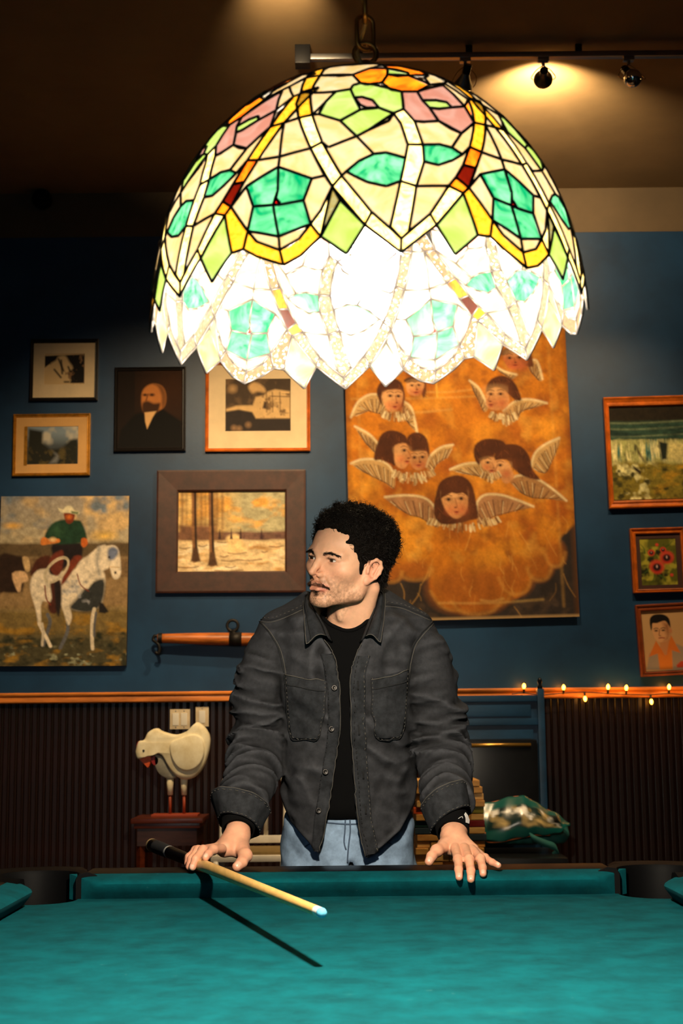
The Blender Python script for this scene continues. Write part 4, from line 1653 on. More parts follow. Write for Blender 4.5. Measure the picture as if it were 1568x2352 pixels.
# worn colour: ridges paler; creases painted darker for stronger fold shading
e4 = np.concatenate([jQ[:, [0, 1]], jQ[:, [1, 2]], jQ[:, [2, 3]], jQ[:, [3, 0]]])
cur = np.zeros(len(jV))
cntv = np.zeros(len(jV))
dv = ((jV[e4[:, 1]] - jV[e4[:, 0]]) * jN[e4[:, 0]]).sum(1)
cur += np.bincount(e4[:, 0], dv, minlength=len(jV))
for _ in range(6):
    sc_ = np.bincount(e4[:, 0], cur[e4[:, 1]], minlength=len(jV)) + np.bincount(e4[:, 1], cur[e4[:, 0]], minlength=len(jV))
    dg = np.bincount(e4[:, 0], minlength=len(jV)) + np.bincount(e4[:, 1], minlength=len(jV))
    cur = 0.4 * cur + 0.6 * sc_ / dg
wear_fold_tone = np.clip(-cur / (np.abs(cur).std() * 2.5 + 1e-12), -1, 1)
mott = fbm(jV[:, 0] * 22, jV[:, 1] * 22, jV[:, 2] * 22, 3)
JC = np.tile(lin((47, 48, 52)), (len(jV), 1)) * (1 + 0.60 * wear_fold_tone + 0.5 * mott)[:, None]
jacket = link('jacket', raw_mesh('jacket', jV, jQ, JC), M_DENIM, person)
jtree = bvh_of(jV, jQ)


def on_jacket(x, y, lift=0.0, tree=None):
    d_ = ray(x, y).normalized()
    hit = (tree or jtree).ray_cast(CAM_LOC, d_)
    if hit[0] is None:
        return None
    n_ = hit[1]
    if n_.dot(d_) > 0:
        n_ = -n_
    return hit[0] + n_ * lift


def seam(pts, r, m, lift=0.0, parent=None, name='seam', step=4.0, tree=None):
    """A sewn line laid on the cloth."""
    out, last = [], None
    cp = catmull([(a, b) for a, b in pts], 8)
    for a, b in cp:
        if last is not None and math.hypot(a - last[0], b - last[1]) < step:
            continue
        h = on_jacket(a, b, lift, tree)
        if h is None or (out and (h - out[-1]).length > 0.035):
            continue
        out.append(h)
        last = (a, b)
    if len(out) > 2:
        MB().tube(out, r, 5).build(name, m, parent or jacket, smooth=True)


def dashes(pts, m, lift, r=0.0009, ln=5, gap=5, name='stitching', parent=None, tree=None):
    cp = [np.array(p) for p in catmull(pts, 12)]
    mb = MB()
    acc, seg_, on = 0.0, [cp[0]], True
    for i in range(1, len(cp)):
        a, b = cp[i - 1], cp[i]
        L_ = np.linalg.norm(b - a)
        n_ = max(1, int(L_ / 1.0))
        for k_ in range(1, n_ + 1):
            q = a + (b - a) * k_ / n_
            acc += L_ / n_
            if on:
                seg_.append(q)
            if acc > (ln if on else gap):
                if on and len(seg_) > 2:
                    hs = [on_jacket(u[0], u[1], lift, tree) for u in (seg_[0], seg_[len(seg_) // 2], seg_[-1])]
                    if all(h is not None for h in hs) and (hs[0] - hs[-1]).length < 0.02:
                        mb.tube(hs, r, 4)
                on = not on
                acc = 0
                seg_ = [q]
    if mb.v:
        mb.build(name, m, parent or jacket, smooth=True)


def patch(name, left, right, nu, nv, lift, m, parent=None, thick=0.0025):
    """Cloth patch laid on the jacket between two measured edges (top to bottom)."""
    lc = catmull(left, 8)
    rc = catmull(right, 8)
    rows = []
    for i in range(nv):
        fa = i / (nv - 1)
        a = lc[min(int(fa * (len(lc) - 1)), len(lc) - 1)]
        b = rc[min(int(fa * (len(rc) - 1)), len(rc) - 1)]
        rows.append([on_jacket(*(a + (b - a) * j / (nu - 1)), lift) for j in range(nu)])
    # fill misses from neighbours and drop outliers in depth
    med = np.median([h.y for r_ in rows for h in r_ if h is not None])
    for r_ in rows:
        ok = [h for h in r_ if h is not None and abs(h.y - med) < 0.09]
        if not ok:
            continue
        for j in range(nu):
            if r_[j] is None or abs(r_[j].y - med) >= 0.09:
                r_[j] = min(ok, key=lambda h: abs(j - [id(q) for q in r_].index(id(h)))) .copy()
    rows = [r_ for r_ in rows if all(h is not None for h in r_)]
    A = np.array([[tuple(h) for h in r_] for r_ in rows])
    for _ in range(2):
        A[1:-1, 1:-1] = 0.5 * A[1:-1, 1:-1] + 0.125 * (A[:-2, 1:-1] + A[2:, 1:-1] + A[1:-1, :-2] + A[1:-1, 2:])
    mb = MB().grid(A)
    o = mb.build(name, m, parent or jacket, smooth=True)
    md = o.modifiers.new('thickness', 'SOLIDIFY')
    md.thickness = thick
    md.offset = 0
    return o


# plackets with buttons and buttonholes
inset = lambda pts, dx: [(a + dx, b) for a, b in pts]
patch('placket', [(a - 27, b + 1) for a, b in OPEN_L[1:]][:-1] + [(716, 1940)], inset(OPEN_L[1:], -2), 6, 70, 0.0028, M_PATCH)
patch('placket', inset(OPEN_R[1:], 2), [(a + 34, b + 1) for a, b in OPEN_R[1:]][:-1] + [(868, 1950)], 7, 70, 0.0032, M_PATCH)
seam(inset(OPEN_L, -2), 0.0008, M_THREAD, 0.004, name='worn_edge')
seam(inset(OPEN_R, 3), 0.0008, M_THREAD, 0.004, name='worn_edge')
dashes([(a + 31, b) for a, b in OPEN_R[1:]], M_THREAD, 0.0045)
dashes([(a + 9, b) for a, b in OPEN_R[1:]], M_SEAM, 0.0048)
dashes([(a - 25, b) for a, b in OPEN_L[1:-1]], M_SEAM, 0.0045)
M_BTN = mat('dark_metal_button', (26, 23, 22), 0.35, metal=0.6)
for (a, b) in ((768, 1580), (762, 1675), (747, 1773), (734, 1862)):
    h = on_jacket(a, b, 0.005)
    if h is not None:
        MB().lathe([(0.0, 0.0022), (0.003, 0.0022), (0.0052, 0.0034), (0.0062, 0.0028), (0.0064, 0.001), (0.006, 0), (0, 0)], 16, (0, 0, 0), (0.1, -1, 0.1)).build('button', M_BTN, jacket, h, smooth=True)
for (a, b) in ((821, 1575), (824, 1680), (832, 1780), (838, 1861)):
    seam([(a, b - 11), (a + 1, b), (a + 1, b + 11)], 0.0019, M_SEAM, 0.005, name='buttonhole')
# chest pockets
pl = ([(657, 1550), (660, 1600), (664, 1650), (672, 1697)], [(750, 1565), (749, 1610), (742, 1660), (728, 1697)])
pr = ([(850, 1559), (852, 1600), (856, 1650), (864, 1694)], [(935, 1539), (932, 1600), (928, 1650), (916, 1694)])
for (a, b) in (pl, pr):
    pk = patch('pocket', a, b, 16, 26, 0.0035, M_PATCH)
    top_ = [a[0], ((a[0][0] + b[0][0]) / 2, (a[0][1] + b[0][1]) / 2 + (2 if a is pl[0] else 5)), b[0]]
    seam(top_, 0.0010, M_THREAD, 0.006, pk, 'worn_edge')
    seam([(q[0], q[1] + 22) for q in top_], 0.0012, M_SEAM, 0.0052, pk)
    ol = a[1:] + [((a[-1][0] + b[-1][0]) / 2, a[-1][1] + 1)] + b[:0:-1]
    seam(a + [((a[-1][0] + b[-1][0]) / 2, a[-1][1] + 1)] + b[::-1], 0.0010, M_SEAM, 0.0050, pk)
    dashes([(q[0] * 0.94 + 0.06 * (a[0][0] + b[0][0]) / 2, q[1] - 4) for q in a + b[::-1]], M_THREAD, 0.0052, 0.0007, 4, 5, parent=pk)
# yoke and armhole seams
for pts in ([(594, 1423), (625, 1424), (660, 1412), (703, 1392)], [(878, 1388), (919, 1392), (950, 1404), (992, 1423)]):
    seam(pts, 0.0016, M_SEAM, 0.0005, name='yoke_seam')
    seam([(q[0], q[1] + 5) for q in pts], 0.0009, M_THREAD, 0.0010, name='yoke_stitch')
    dashes([(q[0], q[1] - 5) for q in pts], M_THREAD, 0.0010, 0.0009, 4, 5)
for pts in ([(596, 1428), (617, 1452), (640, 1492), (652, 1545)], [(993, 1428), (953, 1474), (938, 1520), (934, 1560)]):
    seam(pts, 0.0016, M_SEAM, 0.0005, name='armhole_seam')
    seam([(q[0] + 5, q[1] + 2) for q in pts], 0.0009, M_THREAD, 0.0008, name='armhole_stitch')
# hems
seam([(q[0] + 6, q[1] - 8) for q in HEM_L], 0.0011, M_SEAM, 0.001, name='hem_stitch')
seam([(q[0] - 6, q[1] - 8) for q in HEM_R], 0.0011, M_SEAM, 0.001, name='hem_stitch')

# collar: fold line around the neck and the leaf falling from it


def cpt(x, y, Y, lift):
    h = on_jacket(x, y, lift)
    p = P(x, y, Y)
    return p if h is None or h.y > Y else P(x, y, max(h.y, 2.93))


foldl = [P(790, 1346, 3.190), P(738, 1356, 3.15)] + [cpt(*q, 0.012) for q in ((711, 1374, 3.07), (720, 1400, 3.02), (738, 1432, 2.985), (749, 1460, 2.962))]
outl = [P(790, 1370, 3.235), P(706, 1374, 3.16)] + [cpt(*q, 0.007) for q in ((696, 1386, 3.05), (699, 1425, 2.995), (701, 1458, 2.962), (703, 1479, 2.950))]
foldr = [P(790, 1346, 3.190), P(846, 1344, 3.15)] + [cpt(*q, 0.012) for q in ((867, 1355, 3.07), (864, 1390, 3.02), (851, 1428, 2.985), (838, 1462, 2.962))]
outr = [P(790, 1370, 3.235), P(872, 1352, 3.16)] + [cpt(*q, 0.007) for q in ((884, 1374, 3.05), (882, 1420, 2.99), (878, 1450, 2.962), (874, 1475, 2.950))]
for fo, ou in ((foldl, outl), (foldr, outr)):
    a = catmull(fo, 6)
    b = catmull(ou, 6)
    rows = []
    for i in range(len(a)):
        row = []
        for j in range(9):
            t = j / 8
            p = a[i] * (1 - t) + b[i] * t
            bul = math.sin(PI * min(1, t * 1.15)) * 0.012
            row.append(p + np.array((0, -bul * 0.7, bul * 0.7)))
        rows.append(row)
    co = MB().grid(rows).build('collar', M_PATCH, jacket, smooth=True)
    md = co.modifiers.new('thickness', 'SOLIDIFY')
    md.thickness = 0.004
    edge = [Vector(r_[8]) + Vector((0, -0.003, 0.001)) for r_ in rows[6:]] + [Vector(q) + Vector((0, -0.003, 0)) for q in rows[-1][::-1]]
    MB().tube(edge, 0.0009, 5).build('worn_edge', M_THREAD, co, smooth=True)
    MB().tube([Vector(r_[6]) + Vector((0, -0.0035, 0.002)) for r_ in rows[6:]], 0.0010, 5).build('stitching', M_SEAM, co, smooth=True)
    # stand of the collar down to the neck hole
    rows = [[a[i], a[i] * 0.75 + 0.25 * P(797, 1440, 3.09) + np.array((0, 0, -0.02))] for i in range(len(a))]
    st = MB().grid(rows).build('collar_stand', M_SEAM, jacket, smooth=True)
    md = st.modifiers.new('thickness', 'SOLIDIFY')
    md.thickness = 0.003


# turned-back cuffs
def cuff(c0, c1, u0, u1, depth, seed):
    """Rolled cuff: centre and half-width vector at the top and bottom edges."""
    c0, c1, u0, u1 = [np.array(q) for q in (c0, c1, u0, u1)]
    ax = c1 - c0
    v0 = np.cross(u0, ax)
    v0 = v0 / np.linalg.norm(v0) * depth
    prof = [(0.10, 0.93), (-0.01, 0.955), (-0.045, 0.985), (-0.02, 1.02), (0.08, 1.03), (0.3, 1.02), (0.55, 1.0), (0.8, 0.985), (0.97, 0.97), (1.02, 0.95), (0.97, 0.92), (0.75, 0.90)]
    rs_ = np.random.RandomState(seed)
    rows = []
    n_ = 56
    for i in range(n_ + 1):
        q = 2 * PI * i / n_
        row = []
        for (t, g) in prof:
            c = c0 + ax * t
            u = u0 + (u1 - u0) * np.clip(t, 0, 1)
            wob = 1 + 0.022 * math.sin(5 * q + seed) + 0.014 * math.sin(11 * q + 2 * seed + 3 * t)
            row.append(c + (u * math.cos(q) + v0 * math.sin(q)) * g * wob)
        rows.append(row)
    rows[-1] = rows[0]
    o = MB().grid(rows).build('cuff', M_PATCH, jacket, smooth=True)
    MB().tube([r_[2] for r_ in rows[:-1]], 0.0014, 5, closed=True).build('worn_edge', M_THREAD, o, smooth=True)
    for col_, mm in ((4, M_THREAD), (8, M_THREAD)):
        mb = MB()
        for i in range(0, n_, 2):
            a_, b_ = rows[i][col_], rows[i + 1][col_]
            cc = c0 + ax * prof[col_][0]
            mb.tube([a_ + (a_ - cc) * 0.012, b_ + (b_ - cc) * 0.012], 0.0008, 4)
        mb.build('stitching', mm, o, smooth=True)
    return o


cuff(P(551, 1843, 2.950), P(548, 1897, 2.928), (P(617, 1848, 2.945) - P(482, 1812, 2.945)) / 2, (P(600, 1893, 2.91) - P(502, 1860, 2.91)) / 2, 0.062, 1)
cuff(P(1020, 1830, 2.950), P(1036, 1886, 2.930), (P(1070, 1788, 2.945) - P(968, 1846, 2.945)) / 2, (P(1083, 1843, 2.91) - P(990, 1902, 2.91)) / 2, 0.058, 4)

# ---------------------------------------------------------------- black long-sleeved shirt
Tt = Field((-0.20, 2.93, 0.84), (0.24, 3.30, 1.34), 0.005)
TROWS = [(1400, 738, 858, 3.10, 0.064), (1430, 700, 900, 3.10, 0.085), (1470, 650, 950, 3.105, 0.108), (1540, 655, 940, 3.115, 0.116), (1700, 662, 932, 3.13, 0.112), (1850, 668, 930, 3.145, 0.108), (1880, 668, 930, 3.15, 0.106)]
tt = loft(Tt, TROWS)
_, X, Y, Z = Tt.block((-9, -9, -9), (9, 9, 9))
Xf, Yf_, Zf = np.broadcast_arrays(X, Y, Z)
tt = tt - 0.006 * fbm(Xf * 20, Yf_ * 10, Zf * 8, 2)
px, py = proj(Xf, Yf_, Zf)
nk = [(700, 1300), (724, 1392), (748, 1424), (775, 1440), (800, 1446), (826, 1438), (848, 1418), (868, 1384), (890, 1300)]
tt = smax(tt, -np.maximum(poly_sd(px, py, nk) * 0.00094, Yf_ - 3.115), 0.003)
tt = smax(tt, Zf - P(800, 1392, 3.1)[2], 0.004)
Tt.d[:] = tt
tV, tQ = Tt.mesh()
shirt = link('shirt', raw_mesh('shirt', relax(tV, tQ, 2), tQ), M_TEE, person)
rim = []
ttree = bvh_of(tV, tQ)
for (a, b) in catmull([(q[0], q[1] + 3) for q in nk[1:-1]], 6):
    h = on_jacket(a, b, 0.001, ttree)
    if h is not None and h.y < 3.2:
        rim.append(h)
MB().tube(rim, 0.0042, 8).build('neckband', M_TEE, shirt, smooth=True)
for (wv, up_, c0, seed) in ((wr, P(552, 1858, 2.945), 0, 1), (wl, P(1034, 1862, 2.945), 0, 2)):
    wv = np.array(wv)
    e = wv - up_
    pts = [up_ - 0.3 * e, up_, up_ + 0.5 * e, up_ + 0.86 * e]
    mb = MB().tube(pts, [0.033, 0.0345, 0.0350, 0.0325], 28, caps=False)
    sc = mb.build('shirt_cuff', M_TEE, shirt, smooth=True)
    md = sc.modifiers.new('thickness', 'SOLIDIFY')
    md.thickness = 0.003
    if seed == 2:
        ctree = BVHTree.FromPolygons([tuple(q) for q in mb.v], mb.f)
        C8 = lambda a, b: (930 + a / 7.84, 1780 + b / 7.84)
        M_LOGO = mat('white_print', (235, 230, 228), 0.7)
        for poly in ([(1050, 720), (1070, 685), (1110, 740), (1138, 820), (1132, 885), (1078, 868), (1075, 780)], [(945, 800), (980, 775), (1018, 755), (1030, 790), (1028, 848), (985, 835)]):
            pts_ = [on_jacket(*C8(a, b), 0.0022, ctree) for a, b in poly]
            pts_ = [h for h in pts_ if h is not None]
            if len(pts_) > 3:
                ctr_ = sum(pts_, Vector()) / len(pts_)
                m2 = MB().add([ctr_] + pts_, [(0, i + 1, (i + 1) % len(pts_) + 1) for i in range(len(pts_))])
                lo_ = m2.build('printed_mark', M_LOGO, sc)
                md = lo_.modifiers.new('thickness', 'SOLIDIFY')
                md.thickness = 0.0008

# ---------------------------------------------------------------- jeans and shoes
Jn = Field((-0.19, 2.96, 0.05), (0.23, 3.42, 0.99), 0.0055)
NR = [(1845, 655, 945, 3.165, 0.108), (1900, 648, 950, 3.175, 0.118), (1960, 645, 953, 3.185, 0.124), (2060, 645, 955, 3.19, 0.12)]
dd = loft(Jn, NR)
Jn.d[:] = dd
for s in (-1, 1):
    hp = np.array((0.013 + s * 0.072, 3.185, P(800, 2040, 3.18)[2]))
    kn = np.array((0.015 + s * 0.092, 3.17, 0.46))
    an = np.array((0.015 + s * 0.105, 3.24, 0.09))
    Jn.cone(hp, kn, 0.088, 0.070, 0.01).cone(kn, an, 0.070, 0.060, 0.02)
_, X, Y, Z = Jn.block((-9, -9, -9), (9, 9, 9))
Xf, Yf_, Zf = np.broadcast_arrays(X, Y, Z)
Jn.d = Jn.d - 0.010 * fbm(Xf * 18 + Zf * 14, Yf_ * 12, Zf * 26 - np.abs(Xf) * 18, 2)
gap = np.maximum(np.abs(Xf - 0.013) - 0.004 - 0.06 * np.clip(0.80 - Zf, 0, 1), Zf - P(800, 1975, 3.1)[2])
Jn.d = smax(Jn.d, -gap, 0.012)
nV, nQ = Jn.mesh()
jeans = link('jeans', raw_mesh('jeans', relax(nV, nQ, 1), nQ), M_JEANS, person)
ntree = bvh_of(nV, nQ)
M_JSEAM = mat('jeans_seam', (70, 88, 112), 0.9)
for pts in ([(803, 1880), (804, 1910), (800, 1945), (797, 1985)], [(793, 1880), (792, 1905), (790, 1935), (796, 1955)], [(735, 1888), (800, 1893), (850, 1890)], [(742, 1895), (728, 1925), (700, 1945)], [(850, 1897), (872, 1925), (900, 1940)]):
    seam(pts, 0.0016, M_JSEAM, 0.0006, jeans, 'seam', tree=ntree)
for s in (-1, 1):
    sh = Field((-0.25, 3.0, -0.01), (0.28, 3.42, 0.16), 0.006)
    c = np.array((0.015 + s * 0.105, 3.25, 0))
    sh.cone(c + (0, 0.03, 0.05), c + (s * 0.02, -0.12, 0.042), 0.048, 0.040, 0.02)
    sh.cone(c + (s * 0.02, -0.12, 0.038), c + (s * 0.025, -0.17, 0.032), 0.040, 0.030, 0.02)
    sh.cone(c + (0, 0.01, 0.06), c + (0, 0.01, 0.12), 0.046, 0.042, 0.02)
    _, X, Y, Z = sh.block((-9, -9, -9), (9, 9, 9))
    sh.d = np.maximum(sh.d, 0.002 - Z + 0 * sh.d)
    v, q = sh.mesh()
    so = link('shoe', raw_mesh('shoe', v, q), M_SHOE, person)

# ================================================================ pictures on the wall
class Canvas:
    """Paints a flat picture; all coordinates are in the photograph's pixels."""

    def __init__(self, x0, y0, x1, y1, step, base):
        self.x0, self.y0, self.x1, self.y1 = x0, y0, x1, y1
        self.nx = int((x1 - x0) / step) + 1
        self.ny = int((y1 - y0) / step) + 1
        self.X, self.Y = np.meshgrid(np.linspace(x0, x1, self.nx), np.linspace(y0, y1, self.ny))
        self.C = np.tile(lin(base), (self.ny, self.nx, 1)).astype(float)

    def put(self, a, c, sl=None):
        a = np.clip(a, 0, 1)[..., None]
        c = lin(c) if np.ndim(c) == 1 else c
        if sl is None:
            self.C = self.C * (1 - a) + c * a
        else:
            self.C[sl] = self.C[sl] * (1 - a) + c * a

    def _box(self, x0, y0, x1, y1, pad):
        fx = (self.nx - 1) / (self.x1 - self.x0)
        fy = (self.ny - 1) / (self.y1 - self.y0)
        i0 = max(0, int((x0 - pad - self.x0) * fx))
        i1 = min(self.nx, int((x1 + pad - self.x0) * fx) + 2)
        j0 = max(0, int((y0 - pad - self.y0) * fy))
        j1 = min(self.ny, int((y1 + pad - self.y0) * fy) + 2)
        if i1 <= i0 or j1 <= j0:
            return None
        return (slice(j0, j1), slice(i0, i1))

    def poly(self, pts, c, soft=1.5, a=1.0, smooth=0):
        if smooth:
            pts = [tuple(p) for p in catmull(pts, smooth, True)]
        xs, ys = [p[0] for p in pts], [p[1] for p in pts]
        sl = self._box(min(xs), min(ys), max(xs), max(ys), soft * 2)
        if sl is None:
            return
        d = poly_sd(self.X[sl], self.Y[sl], pts)
        self.put(a * (0.5 - d / (2 * soft)), c, sl)

    def ell(self, cx, cy, rx, ry, c, soft=0.15, a=1.0, rot=0.0):
        r = max(rx, ry) * 1.3
        sl = self._box(cx - r, cy - r, cx + r, cy + r, 1)
        if sl is None:
            return
        q = math.radians(rot)
        x, y = self.X[sl] - cx, self.Y[sl] - cy
        u, v = x * math.cos(q) + y * math.sin(q), -x * math.sin(q) + y * math.cos(q)
        k = np.sqrt((u / rx) ** 2 + (v / ry) ** 2)
        self.put(a * (0.5 + (1 - k) / (2 * soft)), c, sl)

    def line(self, pts, w, c, soft=0.8, a=1.0, smooth=4, taper=False):
        p = catmull(pts, smooth) if smooth and len(pts) > 2 else [np.array(q, float) for q in pts]
        xs, ys = [q[0] for q in p], [q[1] for q in p]
        sl = self._box(min(xs), min(ys), max(xs), max(ys), w + 3)
        if sl is None:
            return
        X, Y = self.X[sl], self.Y[sl]
        d = np.full(X.shape, 1e9)
        for i in range(len(p) - 1):
            e = p[i + 1] - p[i]
            t = np.clip(((X - p[i][0]) * e[0] + (Y - p[i][1]) * e[1]) / (e @ e + 1e-9), 0, 1)
            ww = w / 2
            if taper:
                ww = w / 2 * (1 - 0.85 * (i + t) / (len(p) - 1))
            d = np.minimum(d, np.hypot(X - p[i][0] - e[0] * t, Y - p[i][1] - e[1] * t) - ww)
        self.put(a * (0.5 - d / (2 * soft)), c, sl)

    def noise(self, s, seed=0, sx=1.0, sy=1.0, octs=3):
        return fbm(self.X * s * sx + seed * 3.7, self.Y * s * sy + seed * 1.9, np.full(self.X.shape, seed * 0.77), octs)

    def mottle(self, s, amt, c, seed=0, sx=1.0, sy=1.0, thr=0.0, mask=None):
        a = np.clip((self.noise(s, seed, sx, sy) - thr * 0.8) * amt * 2.0, 0, 1)
        if mask is not None:
            a = a * mask
        self.put(a, c)

    def band(self, y0, y1, c, soft=4, a=1.0, wob=0.0, seed=1):
        yy = self.Y + wob * self.noise(0.03, seed)
        self.put(a * np.clip(0.5 + (yy - y0) / (2 * soft), 0, 1) * np.clip(0.5 + (y1 - yy) / (2 * soft), 0, 1), c)

    def bright(self, s, amt, seed=0, sx=1.0, sy=1.0):
        self.C *= np.clip(1 + amt * self.noise(s, seed, sx, sy, 4), 0.05, 3)[..., None]


def wall_rect(x0, y0, x1, y1):
    """World centre, width and height of a photo rectangle on the back wall."""
    c = (at(x0, y0, WY) + at(x1, y1, WY) + at(x0, y1, WY) + at(x1, y0, WY)) / 4
    wd = (at(x1, (y0 + y1) / 2, WY) - at(x0, (y0 + y1) / 2, WY)).length
    ht = (at((x0 + x1) / 2, y0, WY) - at((x0 + x1) / 2, y1, WY)).length
    return c, wd, ht


def canvas_mesh(cv, c, gain=1.0, thick=0.004, y=0.0):
    """Picture surface as a painted grid; local x right, z up, facing -y."""
    p0, wd, ht = wall_rect(cv.x0, cv.y0, cv.x1, cv.y1)
    gx = np.linspace(-wd / 2, wd / 2, cv.nx) + (p0.x - c.x)
    gz = np.linspace(ht / 2, -ht / 2, cv.ny) + (p0.z - c.z)
    GX, GZ = np.meshgrid(gx, gz)
    V = np.stack([GX, np.full(GX.shape, y), GZ], -1).reshape(-1, 3)
    idx = np.arange(cv.nx * cv.ny).reshape(cv.ny, cv.nx)
    Q = np.stack([idx[:-1, :-1], idx[1:, :-1], idx[1:, 1:], idx[:-1, 1:]], -1).reshape(-1, 4)
    return raw_mesh('picture', V, Q, np.clip(cv.C.reshape(-1, 3) * gain, 0, 1), smooth=False)


M_PAINT = mat('painted_surface', None, 0.75, vcol=True, bump=0.1, bs=160, spec=0.2)
M_PRINT = mat('printed_paper', None, 0.6, vcol=True, spec=0.2)
M_GOLD = mat('gilt_frame', (186, 128, 40), 0.32, metal=0.55, var=0.3, vs=30)
M_ORFR = mat('orange_brown_frame', (190, 96, 26), 0.35, var=0.35, vs=14, stretch=(1, 3, 1))
M_BROWNFR = mat('broad_brown_frame', (60, 31, 21), 0.5, var=0.35, vs=10, stretch=(2, 2, 2))
M_DKFR = mat('dark_thin_frame', (20, 15, 12), 0.4)
M_MATB = mat('ivory_mat_board', (226, 200, 158), 0.85, var=0.06, vs=8)
M_MATO = mat('ochre_mat_board', (206, 156, 92), 0.85, var=0.06, vs=8)
M_LINER = mat('canvas_edge', (120, 92, 60), 0.8)
M_EDGE = mat('dark_canvas_edge', (30, 24, 20), 0.8)


def frame_prism(o_w, o_h, i_w, i_h, prof, ic=(0, 0)):
    """Mitred moulding: prof = (position 0 outer..1 inner, depth towards viewer)."""
    m = MB()
    rows = []
    cor_o = [(-o_w / 2, -o_h / 2), (o_w / 2, -o_h / 2), (o_w / 2, o_h / 2), (-o_w / 2, o_h / 2)]
    cor_i = [(ic[0] - i_w / 2, ic[1] - i_h / 2), (ic[0] + i_w / 2, ic[1] - i_h / 2), (ic[0] + i_w / 2, ic[1] + i_h / 2), (ic[0] - i_w / 2, ic[1] + i_h / 2)]
    for (a, b) in zip(cor_o, cor_i):
        rows.append([(a[0] + (b[0] - a[0]) * t, -dp, a[1] + (b[1] - a[1]) * t) for (t, dp) in prof])
    n = len(prof)
    vs = [v for r in rows for v in r]
    fs = []
    for i in range(4):
        j = (i + 1) % 4
        for k in range(n - 1):
            fs.append((i * n + k, j * n + k, j * n + k + 1, i * n + k + 1))
        fs.append((i * n + n - 1, j * n + n - 1, j * n, i * n))
    return m.add(vs, fs)


PROFS = {
    'flat': [(0, 0.0), (0, 0.024), (0.08, 0.027), (0.92, 0.024), (1, 0.018), (1, 0.0)],
    'scoop': [(0, 0.0), (0, 0.030), (0.12, 0.034), (0.3, 0.026), (0.55, 0.020), (0.75, 0.027), (0.9, 0.026), (1, 0.016), (1, 0.0)],
    'thin': [(0, 0.0), (0, 0.018), (0.3, 0.022), (0.6, 0.016), (0.85, 0.018), (1, 0.012), (1, 0.0)],
}


def framed(name, label, cat, rect, opening, fm, prof, pic, matm=None, tilt=0.0, gain=1.0, pm=None, lip=None, glass=False):
    """rect = outer frame, opening = inner edge of the frame (photo pixels), pic = Canvas."""
    c, wd, ht = wall_rect(*rect)
    ci, wi, hi_ = wall_rect(*opening)
    loc = Vector((c.x, WY - 0.003, c.z))
    t = thing(name, label, cat, loc)
    frame_prism(wd, ht, wi, hi_, PROFS[prof], (ci.x - c.x, ci.z - c.z)).build('frame', fm, t, loc)
    MB().box((0, -0.004, 0), (wd * 0.985, 0.008, ht * 0.985)).build('backing', M_EDGE, t, loc)
    if matm is not None:
        cp, wp, hp_ = wall_rect(pic.x0, pic.y0, pic.x1, pic.y1)
        frame_prism(wi + 0.004, hi_ + 0.004, wp, hp_, [(0, 0.008), (0, 0.0125), (0.985, 0.0125), (1, 0.010), (1, 0.008)], (cp.x - ci.x, cp.z - ci.z)).build('mat_board', matm, t, Vector((ci.x, loc.y, ci.z)))
    link('picture', canvas_mesh(pic, c, gain, y=-0.0095), pm or M_PAINT, t, loc)
    if lip is not None:
        lm, lr = lip
        cl, wl_, hl = wall_rect(*lr)
        MB().box((cl.x - c.x, -0.0135, cl.z - c.z), (wl_, 0.006, hl)).build('liner', lm, t, loc)
    t.rotation_euler = (0, tilt, 0)
    return t


def unframed(name, label, cat, rect, pic, tilt, depth, gain=1.0):
    c, wd, ht = wall_rect(*rect)
    loc = Vector((c.x, WY - 0.003, c.z))
    t = thing(name, label, cat, loc)
    MB().box((0, -depth / 2, 0), (wd, depth, ht)).build('stretcher', M_EDGE, t, loc)
    link('picture', canvas_mesh(pic, c, gain, y=-depth - 0.0012), M_PAINT, t, loc)
    t.rotation_euler = (0, tilt, 0)
    return t


def face(cv, cx, cy, s, turn=0.0, skin=(226, 168, 112), dark=(96, 48, 24), lip=(160, 60, 36), detail=True):
    """A small painted face; s = half height in px, turn -1..1."""
    dx = turn * s * 0.32
    cv.ell(cx, cy, s * 0.74, s, skin, 0.14)
    cv.ell(cx + s * 0.30, cy + s * 0.1, s * 0.40, s * 0.75, dark, 0.9, 0.30)
    cv.ell(cx - s * 0.3 + dx, cy + 0.30 * s, s * 0.24, s * 0.2, (214, 116, 70), 0.8, 0.5)
    cv.ell(cx + s * 0.28 + dx, cy + 0.30 * s, s * 0.24, s * 0.2, (214, 116, 70), 0.8, 0.5)
    for e in (-1, 1):
        ex = cx + dx + e * s * 0.30
        cv.ell(ex, cy - s * 0.10, s * 0.20, s * 0.12, dark, 0.6, 0.75)
        cv.line([(ex - s * 0.2, cy - s * 0.27), (ex, cy - s * 0.34), (ex + s * 0.2, cy - s * 0.28)], s * 0.07, dark, 0.6, 0.8)
        if detail:
            cv.ell(ex, cy - s * 0.09, s * 0.075, s * 0.075, (36, 20, 12), 0.5, 0.95)
    cv.line([(cx + dx * 1.4 + s * 0.04, cy - s * 0.1), (cx + dx * 1.7 + s * 0.06, cy + s * 0.22), (cx + dx * 1.5 - s * 0.02, cy + s * 0.27)], s * 0.09, dark, 0.9, 0.5)
    cv.ell(cx + dx * 1.2, cy + s * 0.28, s * 0.13, s * 0.05, dark, 0.6, 0.65)
    cv.ell(cx + dx * 1.2, cy + s * 0.52, s * 0.22, s * 0.085, lip, 0.5, 0.95)
    cv.ell(cx + dx, cy + s * 0.66, s * 0.18, s * 0.05, dark, 0.9, 0.4)


